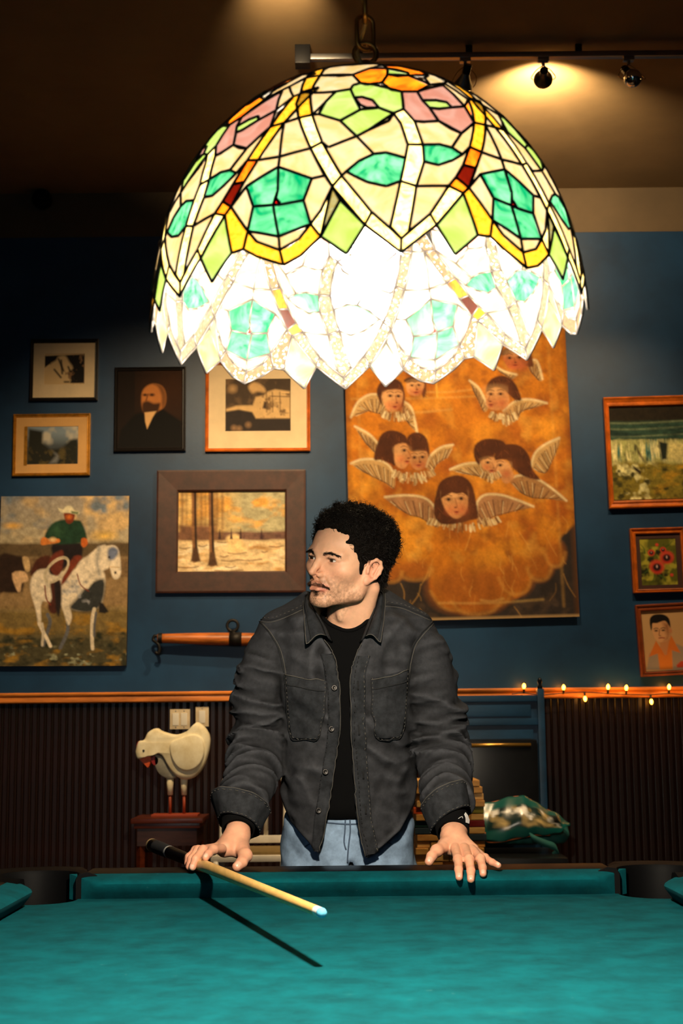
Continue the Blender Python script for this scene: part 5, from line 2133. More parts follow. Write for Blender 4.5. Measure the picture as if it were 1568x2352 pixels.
def wing(cv, x0, y0, x1, y1, w, c=(214, 176, 118), dk=(110, 70, 34), bow=0.25, n=9):
    """Feathered wing from shoulder (x0, y0) to tip (x1, y1); w is its signed width below the leading edge."""
    a, b = np.array((x0, y0), float), np.array((x1, y1), float)
    e = b - a
    L_ = np.linalg.norm(e)
    nrm = np.array((-e[1], e[0])) / L_
    if nrm[1] < 0:
        nrm = -nrm
    lead = [a + e * t - nrm * bow * L_ * math.sin(PI * t) * (1 - 0.35 * t) for t in np.linspace(0, 1, 9)]
    trail = [a + e * t + nrm * w * (math.sin(PI * min(1, 0.25 + 0.75 * t)) ** 0.8) - nrm * bow * L_ * 0.5 * math.sin(PI * t) for t in np.linspace(1, 0, 9)]
    cv.poly([tuple(p) for p in lead + trail], c, 2.0)
    for k in range(n):
        t = (k + 0.6) / n
        p = a + e * t - nrm * bow * L_ * 0.8 * math.sin(PI * t)
        q = a + e * min(1.0, t + 0.18) + nrm * w * (math.sin(PI * min(1, 0.25 + 0.75 * t)) ** 0.8) * 0.9 - nrm * bow * L_ * 0.45 * math.sin(PI * t)
        cv.line([tuple(p), tuple((p + q) / 2 + nrm * 2), tuple(q)], 2.0, dk, 1.2, 0.55)
    cv.line([tuple(p) for p in lead], 4.5, (238, 214, 164), 1.5, 0.8)
    cv.line([tuple(p + nrm * 8) for p in lead[1:]], 2.0, dk, 1.5, 0.4)


def cherub(cv, cx, cy, s, turn, hair=(92, 46, 20), long=False, back=0):
    hx = cx - turn * s * 0.35
    if long:
        cv.poly([(cx - 1.15 * s, cy - 0.2 * s), (cx - 0.8 * s, cy - 1.25 * s), (cx, cy - 1.5 * s), (cx + 0.8 * s, cy - 1.25 * s), (cx + 1.15 * s, cy - 0.2 * s), (cx + 1.3 * s, cy + 1.1 * s), (cx + 0.6 * s, cy + 1.35 * s), (cx - 0.7 * s, cy + 1.4 * s), (cx - 1.3 * s, cy + 0.9 * s)], hair, 2.5, 1, 4)
    else:
        cv.ell(hx, cy - s * 0.25, s * 1.12, s * 1.15, hair, 0.10)
    face(cv, cx + turn * s * 0.18, cy + 0.1 * s, s * 0.92, turn)
    # fringe
    cv.poly([(cx - 0.8 * s, cy - 0.1 * s), (cx - 0.75 * s, cy - 0.9 * s), (cx, cy - 1.15 * s), (cx + 0.75 * s, cy - 0.9 * s), (cx + 0.8 * s, cy - 0.1 * s), (cx + 0.55 * s, cy - 0.52 * s), (cx + 0.1 * s, cy - 0.60 * s), (cx - 0.5 * s, cy - 0.52 * s)], hair, 1.5)
    for k in range(12):
        q = -PI * (0.08 + 0.84 * k / 11)
        cv.line([(hx + s * 0.35 * math.cos(q), cy - 0.55 * s + s * 0.3 * math.sin(q)), (hx + s * 1.0 * math.cos(q), cy - 0.3 * s + s * 0.9 * math.sin(q))], 1.6, (140, 78, 36), 1.0, 0.5)


def ruff(cv, cx, cy, w, h, c=(226, 196, 140), seed=0):
    r = np.random.RandomState(seed)
    for k in range(46):
        q = r.uniform(0.05, 0.95) * PI
        x = cx + w * math.cos(q) * r.uniform(0.6, 1.0)
        y = cy + h * (0.2 + 0.8 * math.sin(q)) * r.uniform(0.6, 1.0)
        cv.line([(x, y), (x + w * 0.10 * math.cos(q), y + h * 0.35)], 4.0, [c, (176, 132, 80), (240, 214, 165)][k % 3], 1.5, 0.75)


# ---------------------------------------------------------------- gold painting of winged heads
cv = Canvas(797, 700, 1310, 1424, 2.0, (206, 124, 26))
cv.mottle(0.012, 2.4, (228, 150, 40), 1)
cv.mottle(0.014, 2.4, (166, 88, 20), 2)
cv.mottle(0.05, 1.3, (150, 84, 26), 3, thr=0.05)
cv.mottle(0.03, 1.0, (240, 176, 70), 4, thr=0.08)
# dark ground below scalloped clouds
cv.poly([(797, 1310), (850, 1320), (890, 1330), (905, 1310), (940, 1330), (975, 1322), (975, 1350), (1000, 1392), (1060, 1408), (1120, 1400), (1165, 1382), (1200, 1360), (1205, 1332), (1240, 1335), (1245, 1308), (1275, 1300), (1272, 1255), (1290, 1235), (1320, 1230), (1320, 1430), (790, 1430)], (52, 44, 42), 4, 1, 3)
cv.mottle(0.04, 2.0, (84, 66, 52), 7, thr=0.02, mask=np.clip((cv.Y - 1340) / 30, 0, 1))
for (x, y, rx, ry) in ((1040, 1355, 66, 50), (1110, 1350, 60, 46), (1170, 1330, 40, 42), (1225, 1310, 30, 32), (1262, 1282, 24, 30), (945, 1310, 40, 24), (1080, 1380, 60, 34), (890, 1315, 26, 22)):
    cv.ell(x, y, rx, ry, (176, 100, 28), 0.3, 0.8)
    cv.line([(x - rx * 0.95, y + ry * 0.1), (x - rx * 0.6, y + ry * 0.78), (x, y + ry * 0.98), (x + rx * 0.6, y + ry * 0.78), (x + rx * 0.95, y)], 6, (226, 164, 74), 4, 0.45)
r = np.random.RandomState(3)
for k in range(60):
    x, y = r.uniform(810, 1290), r.uniform(1180, 1400)
    q = r.uniform(-0.6, 0.6)
    l = r.uniform(12, 60)
    cv.line([(x, y), (x + l * math.sin(q) * 0.5 + r.normal() * 4, y + l * 0.5), (x + l * math.sin(q), y + l)], r.uniform(1.0, 2.6), (236, 176, 84), 1.2, r.uniform(0.15, 0.5))
for x in (824, 1268):
    cv.line([(x, 720), (x + 3, 1000), (x + 8, 1400)], 4.0, (236, 180, 84), 4, 0.28)
for y, x0, x1, a in ((918, 810, 1200, 0.55), (950, 900, 1040, 0.7), (905, 960, 1100, 0.6), (1386, 995, 1230, 0.7), (1382, 1090, 1140, 0.8)):
    cv.line([(x0, y), ((x0 + x1) / 2, y + 3), (x1, y - 2)], 3.5, (240, 196, 110), 3, a * 0.6)
cv.line([(1005, 830), (1008, 918)], 4, (244, 190, 80), 2, 0.7)
# the heads, wings first
fx = lambda X, Y: (797 + X / 1.769, 750 + Y / 1.769)
FL = lambda pts: [fx(*p) for p in pts]


def plume(lead, trail, c=(206, 164, 104), dk=(88, 54, 28), hi=(240, 216, 166)):
    """A wing: pale leading edge, darker feathers fanning to the trailing edge."""
    cv.poly(FL(lead) + FL(trail), c, 2.0, 1, 3)
    L_ = catmull(FL(lead), 6)
    T_ = catmull(FL(trail)[::-1], 6)
    for k in range(15):
        u = k / 14
        a = L_[int(u * (len(L_) - 1))]
        b = T_[int(min(1.0, u * 0.85 + 0.15) * (len(T_) - 1))]
        m_ = a * 0.72 + b * 0.28
        cv.line([tuple(m_), tuple(m_ * 0.4 + b * 0.6 + np.array((0, 1.5))), tuple(b)], 2.6, dk if k % 2 else (150, 108, 64), 1.2, 0.8)
        if k % 3 == 0:
            cv.line([tuple(m_ + 2), tuple(b * 0.9 + m_ * 0.1 + 2)], 1.6, hi, 1.0, 0.7)
    cv.line([tuple(p) for p in L_], 5.0, hi, 2.0, 0.85)
    cv.line([tuple(p) for p in T_], 1.8, dk, 1.2, 0.8)


plume([(15, 560), (60, 545), (120, 548), (165, 570), (190, 610)], [(185, 665), (150, 640), (110, 620), (60, 590)])
plume([(35, 410), (90, 442), (125, 480)], [(120, 525), (80, 482)])
plume([(430, 495), (380, 505), (335, 540), (318, 580)], [(342, 602), (362, 570), (402, 545)])
plume([(415, 595), (470, 575), (530, 572), (565, 590)], [(600, 642), (540, 628), (480, 612)])
plume([(742, 590), (760, 540), (800, 505), (862, 478)], [(852, 520), (822, 582), (800, 616), (770, 612)])
plume([(20, 372), (50, 312), (100, 282), (150, 290), (172, 335)], [(142, 362), (82, 345)])
plume([(235, 312), (268, 345), (287, 442)], [(256, 405), (230, 372)])
plume([(508, 235), (545, 268), (578, 340)], [(560, 362), (530, 292)])
plume([(640, 362), (690, 325), (750, 318), (818, 335)], [(760, 352), (712, 368), (690, 402), (652, 402)])
plume([(612, 175), (650, 200), (700, 215)], [(680, 232), (640, 205)])
plume([(745, 165), (785, 160), (805, 235)], [(790, 240), (760, 205)])


def tufts(x0, x1, y0, y1, seed, n=60):
    r_ = np.random.RandomState(seed)
    for k in range(n):
        u = r_.rand()
        x = x0 + (x1 - x0) * u
        y = y0 + (y1 - y0) * (math.sin(PI * u) * 0.75 + 0.1) * r_.uniform(0.3, 1.0)
        dx = (u - 0.5) * 22
        cv.line([fx(x, y), fx(x + dx * 0.5, y + 10), fx(x + dx, y + 18)], r_.uniform(2, 4.5), [(226, 196, 142), (176, 134, 82), (242, 220, 172), (120, 80, 42)][k % 4], 1.5, 0.8)


HD = (84, 42, 18)


def head(hair, fc, eyes, nose, mouth, locks=(), skin=(224, 158, 98), blush=None, er=3.4):
    cv.poly(FL(hair), HD, 2.0, 1, 3)
    xs, ys = [p[0] for p in fc], [p[1] for p in fc]
    cx_, cy_ = sum(xs) / len(xs), sum(ys) / len(ys)
    r_ = np.random.RandomState(int(cx_))
    hxs, hys = [p[0] for p in hair], [p[1] for p in hair]
    hx0, hy0 = sum(hxs) / len(hxs), sum(hys) / len(hys)
    for k in range(26):
        p = hair[r_.randint(len(hair))]
        q = hair[(hair.index(p) + 1) % len(hair)]
        t = r_.rand()
        e_ = (p[0] + (q[0] - p[0]) * t, p[1] + (q[1] - p[1]) * t)
        m_ = (e_[0] * 0.8 + hx0 * 0.2, e_[1] * 0.8 + hy0 * 0.2)
        cv.line([fx(*m_), fx(m_[0] + r_.normal() * 8, m_[1] + 10 + r_.rand() * 14)], 1.5, [(128, 70, 32), (48, 24, 12)][k % 2], 0.9, 0.6)
    cv.poly(FL(fc), skin, 2.0, 1, 3)
    w_ = max(xs) - min(xs)
    cv.ell(*fx(cx_ + w_ * 0.26, cy_ + w_ * 0.15), w_ * 0.17, w_ * 0.36, (150, 84, 44), 0.9, 0.5)
    cv.ell(*fx(cx_ - w_ * 0.05, cy_ - w_ * 0.38), w_ * 0.22, w_ * 0.10, (240, 190, 130), 0.9, 0.5)
    for (bx_, by_) in (blush or [(cx_ - w_ * 0.22, cy_ + w_ * 0.2), (cx_ + w_ * 0.2, cy_ + w_ * 0.2)]):
        cv.ell(*fx(bx_, by_), w_ * 0.10, w_ * 0.09, (204, 100, 58), 0.9, 0.55)
    for (a, b) in eyes:
        cv.ell(*fx(a, b), er * 1.7, er * 0.95, (104, 54, 28), 0.7, 0.8)
        cv.ell(*fx(a, b + 1), er * 0.8, er * 0.75, (30, 16, 10), 0.5, 0.95)
        cv.line([fx(a - 13, b - 13), fx(a, b - 17), fx(a + 13, b - 12)], 2.0, (90, 46, 22), 0.9, 0.75)
    if nose:
        cv.line(FL(nose), 2.4, (150, 84, 46), 1.2, 0.75)
        cv.ell(*fx(*nose[-1]), 3.0, 1.6, (96, 44, 24), 0.6, 0.8)
    cv.ell(*fx(*mouth), 5.4, 2.0, (136, 44, 28), 0.5, 0.95)
    cv.ell(mouth[0] / 1.769 + 797, (mouth[1] + 7) / 1.769 + 750, 4.0, 1.6, (196, 98, 64), 0.6, 0.8)

head([(240, 232), (262, 215), (320, 215), (330, 260), (318, 300), (300, 250)], [(252, 240), (318, 236), (316, 268), (292, 292), (256, 280)], [(272, 248), (300, 247)], [(288, 250), (292, 266)], (288, 277), er=2.6)
head([(128, 280), (138, 240), (180, 215), (230, 236), (242, 300), (226, 338), (218, 280), (150, 282), (150, 330)], [(152, 275), (225, 266), (231, 310), (212, 344), (190, 354), (162, 338)], [(182, 288), (215, 290)], [(204, 290), (208, 318)], (200, 334))
tufts(150, 262, 348, 385, 1)
head([(574, 290), (580, 250), (612, 222), (660, 222), (695, 255), (716, 318), (690, 318), (660, 292), (640, 276), (610, 266)], [(578, 282), (612, 266), (650, 280), (667, 312), (652, 346), (612, 360), (576, 346), (571, 312)], [(592, 292), (632, 292)], [(590, 296), (580, 318), (588, 322)], (590, 336))
tufts(590, 700, 362, 415, 2)
head([(640, 130), (690, 95), (750, 110), (770, 160), (755, 185)], [(650, 135), (740, 125), (748, 165), (715, 192), (670, 185)], [(675, 145), (715, 143)], [(695, 146), (698, 165)], (697, 176), skin=(196, 110, 60))
head([(244, 470), (262, 445), (296, 442), (326, 470), (333, 535), (308, 522), (258, 516)], [(252, 526), (322, 520), (322, 560), (302, 590), (276, 592), (254, 565)], [(272, 542), (305, 541)], [(290, 542), (294, 562)], (288, 574))
head([(108, 545), (128, 470), (150, 438), (190, 430), (238, 452), (248, 492), (222, 492), (205, 530), (196, 570), (170, 562), (140, 548)], [(196, 492), (240, 485), (248, 520), (260, 540), (250, 562), (226, 587), (196, 572), (190, 530)], [(232, 512)], [(246, 515), (258, 540), (248, 545)], (242, 558), blush=[(216, 548)])
tufts(185, 345, 588, 650, 3, 90)
head([(514, 548), (518, 500), (560, 475), (620, 480), (645, 505), (604, 530), (590, 552), (548, 560), (532, 580)], [(540, 566), (592, 550), (604, 590), (598, 622), (570, 606), (548, 592)], [(568, 570)], [(585, 572), (592, 592)], (582, 604), blush=[(562, 590)], er=3.0)
plume([(650, 640), (700, 625), (760, 640), (820, 680), (878, 732)], [(820, 722), (742, 716), (692, 692)], (168, 122, 74))
head([(598, 562), (606, 520), (650, 498), (705, 508), (738, 552), (748, 604), (776, 646), (715, 632), (668, 596), (645, 562)], [(598, 566), (640, 564), (662, 600), (672, 632), (645, 656), (626, 650), (616, 626), (604, 612), (597, 598)], [(618, 582)], [(606, 584), (596, 606), (608, 612)], (614, 626), blush=[(640, 618)])
tufts(545, 610, 605, 640, 4, 30)
plume([(148, 699), (230, 694), (300, 704), (340, 735), (357, 780)], [(355, 822), (330, 812), (290, 786), (240, 770), (190, 736)], (178, 128, 86))
plume([(515, 778), (520, 728), (552, 701), (612, 702), (682, 725), (744, 752)], [(690, 762), (632, 776), (582, 788), (550, 808), (520, 818)], (178, 128, 86))
tufts(325, 600, 788, 838, 5, 110)
head([(342, 768), (352, 700), (372, 645), (415, 622), (460, 622), (498, 655), (514, 725), (520, 790), (490, 800), (440, 812), (370, 812)], [(378, 700), (425, 686), (474, 692), (482, 730), (470, 768), (440, 792), (412, 784), (386, 748)], [(404, 714), (455, 712)], [(430, 712), (437, 742), (430, 748)], (434, 766), er=4.2)
cv.poly(FL([(372, 712), (376, 665), (425, 645), (476, 660), (484, 705), (462, 690), (440, 694), (418, 688), (396, 698)]), HD, 1.5)
cv.bright(0.05, 0.7, 9)
cv.bright(0.25, 0.45, 10)
cv.put(0.55 * np.clip(1 - np.minimum(cv.X - 797, 1310 - cv.X) / 14, 0, 1), (120, 70, 24))
cv.put(0.6 * np.clip((cv.Y - 1416) / 6, 0, 1), (226, 186, 128))
cherubs = unframed('canvas_painting', 'tall unframed gold-brown painting of winged child heads among clouds', 'painting', (799, 700, 1299, 1424), cv, -0.016, 0.03, 0.74)

# ---------------------------------------------------------------- rider on a white horse
cv = Canvas(0, 1142, 295, 1530, 1.5, (150, 140, 128))
cv.x0 = 0
cx = lambda X, Y: (X / 4.9, 1120 + Y / 4.9)
cv.put(np.clip((cv.Y - 1142) / 130, 0, 1), (178, 162, 128))
cv.mottle(0.02, 3.0, (206, 172, 120), 21, thr=0.0, mask=np.clip((1255 - cv.Y) / 40, 0, 1))
cv.mottle(0.025, 3.0, (112, 122, 132), 22, thr=0.06, mask=np.clip((1255 - cv.Y) / 40, 0, 1))
cv.ell(*cx(140, 440), 18, 7, (222, 170, 84), 0.6, 0.9)
cv.ell(*cx(1180, 560), 24, 10, (226, 182, 92), 0.7, 0.9)
cv.band(1250, 1285, (84, 66, 42), 4, 0.95, 10)
cv.band(1283, 1335, (112, 84, 52), 6, 0.9, 14)
cv.band(1330, 1405, (142, 112, 72), 8, 0.9, 16)
cv.band(1400, 1470, (112, 90, 40), 10, 0.9, 16)
cv.band(1460, 1540, (60, 56, 34), 12, 0.95, 16)
cv.mottle(0.05, 2.4, (150, 112, 40), 23, 0.6, 1.3, 0.03, np.clip((cv.Y - 1400) / 20, 0, 1))
cv.mottle(0.07, 2.6, (36, 40, 28), 24, 0.7, 1.2, 0.04, np.clip((cv.Y - 1440) / 20, 0, 1))
cv.mottle(0.09, 3.0, (150, 150, 120), 25, 0.8, 1.2, 0.14, np.clip((cv.Y - 1480) / 20, 0, 1))
cv.poly([cx(*p) for p in ((0, 780), (200, 780), (330, 820), (360, 960), (280, 960), (270, 1180), (60, 1190), (0, 1180))], (44, 28, 20), 3, 1, 3)
cv.poly([cx(*p) for p in ((150, 980), (290, 960), (330, 1060), (260, 1090), (250, 1175), (210, 1170))], (216, 176, 132), 2, 1, 3)
cv.poly([cx(*p) for p in ((260, 800), (330, 810), (350, 940), (300, 950))], (200, 166, 118), 2, 1, 3)
cv.poly([cx(*p) for p in ((350, 1000), (420, 820), (560, 780), (600, 880), (460, 960))], (70, 34, 22), 2.5, 1, 3)
WH, SHD = (224, 208, 184), (92, 92, 96)
# far legs
for leg in (((780, 1430), (790, 1600), (760, 1700), (710, 1810)), ((560, 1440), (590, 1520), (560, 1640), (520, 1780))):
    cv.line([cx(*p) for p in leg], 8, SHD, 1.2)
# body, chest shadow, neck, head
cv.poly([cx(*p) for p in ((360, 1060), (430, 950), (560, 930), (800, 960), (960, 840), (1080, 860), (1190, 1000), (1180, 1240), (1120, 1370), (900, 1400), (700, 1330), (520, 1290), (420, 1280), (365, 1190))], WH, 2.5, 1, 3)
cv.poly([cx(*p) for p in ((1000, 1110), (1180, 1040), (1185, 1250), (1110, 1390), (960, 1420), (800, 1370), (880, 1260))], (48, 50, 50), 4, 0.92, 3)
cv.poly([cx(*p) for p in ((880, 1010), (890, 860), (1000, 780), (1120, 680), (1210, 680), (1240, 900), (1160, 960), (1060, 1080), (980, 1160))], WH, 2.5, 1, 3)
cv.poly([cx(*p) for p in ((1190, 690), (1290, 670), (1345, 740), (1370, 960), (1340, 1040), (1280, 1030), (1230, 860))], WH, 2, 1, 3)
cv.poly([cx(*p) for p in ((1215, 720), (1280, 680), (1340, 730), (1300, 820), (1230, 830))], (112, 122, 150), 3, 0.85, 3)
cv.ell(*cx(1307, 975), 2.6, 3.2, (40, 26, 24), 0.5)
cv.ell(*cx(1233, 800), 2.4, 2.4, (30, 20, 18), 0.5)
cv.line([cx(*p) for p in ((1120, 690), (1100, 850), (1130, 1000))], 9, (150, 146, 140), 3, 0.6)
cv.line([cx(*p) for p in ((880, 990), (920, 1110), (1010, 1180))], 2.5, (120, 52, 34), 1)
cv.line([cx(*p) for p in ((1250, 910), (1350, 915))], 2, (200, 170, 120), 1)
cv.mottle(0.09, 2.2, (150, 150, 156), 26, thr=0.1, mask=((cv.X > 145) & (cv.X < 215) & (cv.Y > 1335) & (cv.Y < 1400)) * 0.8)
# near legs
cv.poly([cx(*p) for p in ((370, 1180), (520, 1230), (480, 1340), (490, 1500), (460, 1560), (430, 1400))], WH, 2, 1, 3)
cv.line([cx(*p) for p in ((470, 1540), (520, 1640), (560, 1710), (600, 1790))], 7.5, WH, 1.2)
cv.line([cx(*p) for p in ((500, 1540), (515, 1640), (508, 1780))], 6, (200, 186, 164), 1.2)
cv.poly([cx(*p) for p in ((700, 1300), (800, 1360), (830, 1480), (790, 1560), (740, 1420))], WH, 2, 1, 3)
cv.line([cx(*p) for p in ((1080, 1380), (1060, 1500), (1060, 1700), (1070, 1820))], 8, (214, 198, 172), 1.2)
cv.line([cx(*p) for p in ((1100, 1420), (1085, 1560), (1085, 1680))], 5, SHD, 1.2)
cv.poly([cx(*p) for p in ((1130, 1300), (1180, 1320), (1240, 1410), (1200, 1430), (1130, 1420))], (30, 26, 26), 2)
# rider
cv.poly([cx(*p) for p in ((600, 650), (900, 640), (930, 800), (880, 840), (760, 900), (640, 1000), (560, 960), (600, 800))], (30, 22, 24), 2.5, 1, 3)
cv.poly([cx(*p) for p in ((590, 780), (700, 720), (720, 800), (700, 960), (640, 1010), (560, 900))], (104, 44, 30), 2.5, 1, 3)
cv.poly([cx(*p) for p in ((840, 790), (930, 800), (860, 900), (760, 1060), (700, 1110), (740, 960))], (120, 52, 32), 2.5, 1, 3)
cv.poly([cx(*p) for p in ((580, 1080), (690, 1060), (700, 1300), (660, 1420), (590, 1420), (560, 1340), (600, 1260))], (74, 36, 26), 2.5, 1, 3)
cv.poly([cx(*p) for p in ((620, 1090), (690, 1080), (715, 1300), (690, 1460), (650, 1400))], (34, 26, 26), 2.5, 0.8, 3)
cv.line([cx(*p) for p in ((520, 1120), (540, 1260), (590, 1330))], 3, (126, 52, 36), 1)
cv.poly([cx(*p) for p in ((500, 570), (580, 420), (720, 370), (860, 380), (920, 410), (980, 590), (900, 640), (620, 650), (600, 600))], (28, 58, 40), 2.5, 1, 3)
cv.ell(*cx(640, 500), 14, 12, (52, 88, 58), 0.8, 0.6)
cv.poly([cx(*p) for p in ((460, 600), (500, 570), (560, 600), (660, 590), (670, 630), (560, 650), (470, 660))], (206, 120, 50), 1.5, 1, 3)
cv.ell(*cx(595, 600), 7, 5, (236, 196, 136), 0.6)
cv.poly([cx(*p) for p in ((920, 590), (975, 590), (990, 650), (950, 690), (918, 660))], (196, 98, 36), 1.5, 1, 3)
cv.poly([cx(*p) for p in ((715, 290), (830, 290), (830, 370), (790, 420), (740, 400))], (118, 48, 24), 1.5, 1, 3)
cv.ell(*cx(770, 345), 6, 5, (204, 104, 40), 0.7)
cv.poly([cx(*p) for p in ((650, 240), (700, 260), (740, 220), (800, 225), (830, 270), (885, 285), (870, 320), (780, 300), (700, 295), (660, 275))], (214, 202, 166), 1.5, 1, 3)
cv.poly([cx(*p) for p in ((790, 275), (885, 285), (870, 320), (800, 305))], (110, 118, 84), 1.5, 0.9)
# lasso
for rr, a in ((0, 1.0), (4, 0.8)):
    el = [(132 + (25 + rr * 0.6) * math.cos(q) * 1.0 - 6 * math.sin(q), 1312 + (24 + rr) * math.sin(q) - 10 * math.cos(q)) for q in np.linspace(0, 2 * PI, 22)]
    cv.line(el, 3.0, (206, 190, 160), 1, a)
cv.bright(0.10, 0.9, 27)
cv.bright(0.3, 0.6, 28)
unframed('canvas_painting', 'unframed canvas of a rider in a green shirt on a white horse', 'painting', (0, 1142, 295, 1530), cv, 0.006, 0.03)

# ---------------------------------------------------------------- snowy trees in a broad brown frame
cv = Canvas(410, 1130, 655, 1313, 1.5, (206, 172, 110))
ex = lambda X, Y: (340 + X / 4.126, 1060 + Y / 4.126)
cv.put(np.clip((cv.X - 500) / 60, 0, 1) * 0.9, (166, 160, 126))
cv.mottle(0.03, 3.0, (216, 160, 78), 31, 0.8, 1.3, 0.02, np.clip((1235 - cv.Y) / 20, 0, 1))
cv.band(1222, 1242, (112, 78, 66), 3, 0.95, 8)
cv.mottle(0.08, 2.0, (80, 52, 50), 32, 1.6, 0.6, 0.0, np.clip(1 - np.abs(cv.Y - 1233) / 10, 0, 1))
for X in (360, 500, 540, 620, 650, 700, 320, 460):
    cv.line([ex(X, 290), ex(X + 5, 520), ex(X - 4, 760)], 5 + (X % 3) * 2, (128, 92, 58), 3, 0.6)
cv.poly([ex(*p) for p in ((290, 600), (640, 600), (650, 740), (470, 770), (370, 760), (290, 760))], (120, 84, 62), 4, 0.7)
cv.band(1243, 1318, (224, 194, 146), 4, 0.97, 5)
cv.mottle(0.04, 3.0, (196, 150, 92), 33, 0.5, 1.8, 0.03, np.clip((cv.Y - 1245) / 6, 0, 1))
cv.mottle(0.05, 3.0, (242, 222, 184), 34, 0.5, 1.6, 0.04, np.clip((cv.Y - 1245) / 6, 0, 1))
for (x0, y, x1) in ((760, 870, 930), (700, 940, 850), (850, 935, 1080), (1150, 810, 1280), (300, 820, 400), (480, 800, 560), (660, 765, 780), (740, 1000, 830), (640, 1035, 900), (290, 1000, 480), (690, 900, 760), (1080, 860, 1130)):
    cv.line([ex(x0, y), ex((x0 + x1) / 2, y + 8), ex(x1, y - 4)], 2.6, (112, 80, 56), 1.2, 0.75)
cv.poly([ex(*p) for p in ((740, 730), (800, 690), (860, 700), (900, 760), (940, 830), (860, 870), (760, 860), (760, 800))], (232, 196, 136), 3, 0.8, 3)
for (a, b, c_) in (((430, 300), (436, 600), (445, 940)), ((590, 300), (596, 600), (606, 980))):
    cv.line([ex(*a), ex(*b), ex(*c_)], 10, (134, 92, 58), 2)
    cv.line([ex(a[0] + 14, a[1]), ex(b[0] + 14, b[1]), ex(c_[0] + 20, c_[1])], 5.5, (52, 36, 28), 1.5)
    cv.poly([ex(c_[0] - 40, c_[1] + 10), ex(c_[0] - 12, c_[1] - 120), ex(c_[0] + 28, c_[1] - 120), ex(c_[0] + 60, c_[1] + 12)], (84, 58, 40), 2, 0.9)
for X in (680, 790, 878, 1075):
    cv.poly([ex(X - 14, 740), ex(X, 640), ex(X + 14, 740)], (64, 42, 42), 1.5)
cv.bright(0.12, 0.9, 35, 0.6, 1.2)
cv.bright(0.3, 0.5, 36)
framed('framed_painting', 'painting of bare trees in snow in a broad dark brown wooden frame', 'painting', (360, 1081, 702, 1362), (410, 1130, 655, 1313), M_BROWNFR, 'flat', cv, tilt=0.004)

# ---------------------------------------------------------------- castle print with a cream mat
cv = Canvas(518, 872, 667, 991, 1.2, (70, 54, 38))
gx = lambda X, Y: (460 + X / 5.807, 820 + Y / 5.807)
cv.mottle(0.05, 2.0, (110, 84, 56), 41)
cv.poly([gx(*p) for p in ((640, 400), (720, 340), (840, 400), (870, 480), (760, 470), (690, 490))], (206, 164, 108), 3, 0.9, 3)
cv.ell(*gx(430, 430), 9, 8, (190, 150, 100), 0.7, 0.8)
cv.poly([gx(*p) for p in ((345, 700), (480, 655), (700, 650), (740, 540), (850, 520), (900, 470), (1000, 440), (1195, 470), (1195, 830), (740, 830), (690, 740), (500, 710), (350, 730))], (214, 174, 116), 2.5)
cv.mottle(0.08, 3.4, (112, 84, 52), 42, 0.9, 0.9, 0.06, (np.abs(cv.X - 635) < 38) * (cv.Y > 905) * (cv.Y < 962) * 0.9)
cv.poly([gx(*p) for p in ((850, 600), (900, 600), (905, 710), (830, 690))], (64, 46, 30), 2)
for X in (880, 1060, 960):
    cv.line([gx(X, 480), gx(X + 6, 740)], 2.5, (110, 82, 50), 1.5, 0.8)
cv.line([gx(930, 530), gx(1190, 540)], 2.5, (96, 70, 42), 1.5, 0.8)
cv.poly([gx(*p) for p in ((340, 740), (520, 710), (690, 750), (740, 830), (1200, 830), (1200, 992), (340, 992))], (44, 34, 28), 2.5)
for (X, Y) in ((450, 950), (640, 910), (520, 960)):
    cv.ell(*gx(X, Y), 6, 6, (150, 114, 78), 0.7, 0.8)
cv.bright(0.1, 0.3, 43)
framed('framed_print', 'sepia castle print in a wide cream mat under the lamp rim', 'print', (472, 832, 712, 1038), (480, 840, 704, 1030), M_ORFR, 'thin', cv, M_MATB, tilt=0.003, pm=M_PRINT)

# ---------------------------------------------------------------- bearded man, dark portrait
cv = Canvas(270, 852, 420, 1031, 1.3, (26, 15, 9))
ix = lambda X, Y: (X / 3.336, 760 + Y / 3.336)
cv.ell(390, 890, 60, 60, (62, 34, 14), 0.9, 0.8)
cv.poly([ix(*p) for p in ((1040, 640), (1110, 620), (1230, 590), (1300, 640), (1390, 700), (1400, 900), (900, 900), (930, 760))], (9, 7, 6), 3)
cv.poly([ix(*p) for p in ((1085, 500), (1110, 440), (1170, 410), (1240, 430), (1270, 490), (1265, 570), (1230, 610), (1150, 640), (1095, 610))], (190, 118, 58), 2.5, 1, 3)
cv.poly([ix(*p) for p in ((1170, 410), (1240, 425), (1275, 500), (1270, 570), (1240, 600), (1235, 500), (1210, 440))], (120, 74, 36), 2.5, 0.8, 3)
cv.poly([ix(*p) for p in ((1090, 560), (1130, 540), (1180, 560), (1230, 560), (1210, 630), (1150, 650), (1095, 630))], (62, 36, 18), 3, 0.9, 3)
cv.ell(*ix(1112, 495), 5, 3, (50, 26, 12), 0.6)
cv.ell(*ix(1165, 495), 6, 3.4, (60, 32, 14), 0.6)
cv.line([ix(1135, 490), ix(1120, 540)], 3, (110, 60, 26), 1.5)
cv.poly([ix(*p) for p in ((1110, 630), (1200, 620), (1170, 670), (1130, 755), (1115, 700))], (214, 166, 108), 1.5)
cv.bright(0.08, 0.25, 52)
framed('framed_portrait', 'dark portrait of a grey-bearded man in a black frame', 'painting', (263, 845, 427, 1038), (271, 853, 419, 1030), M_DKFR, 'thin', cv, tilt=-0.002)

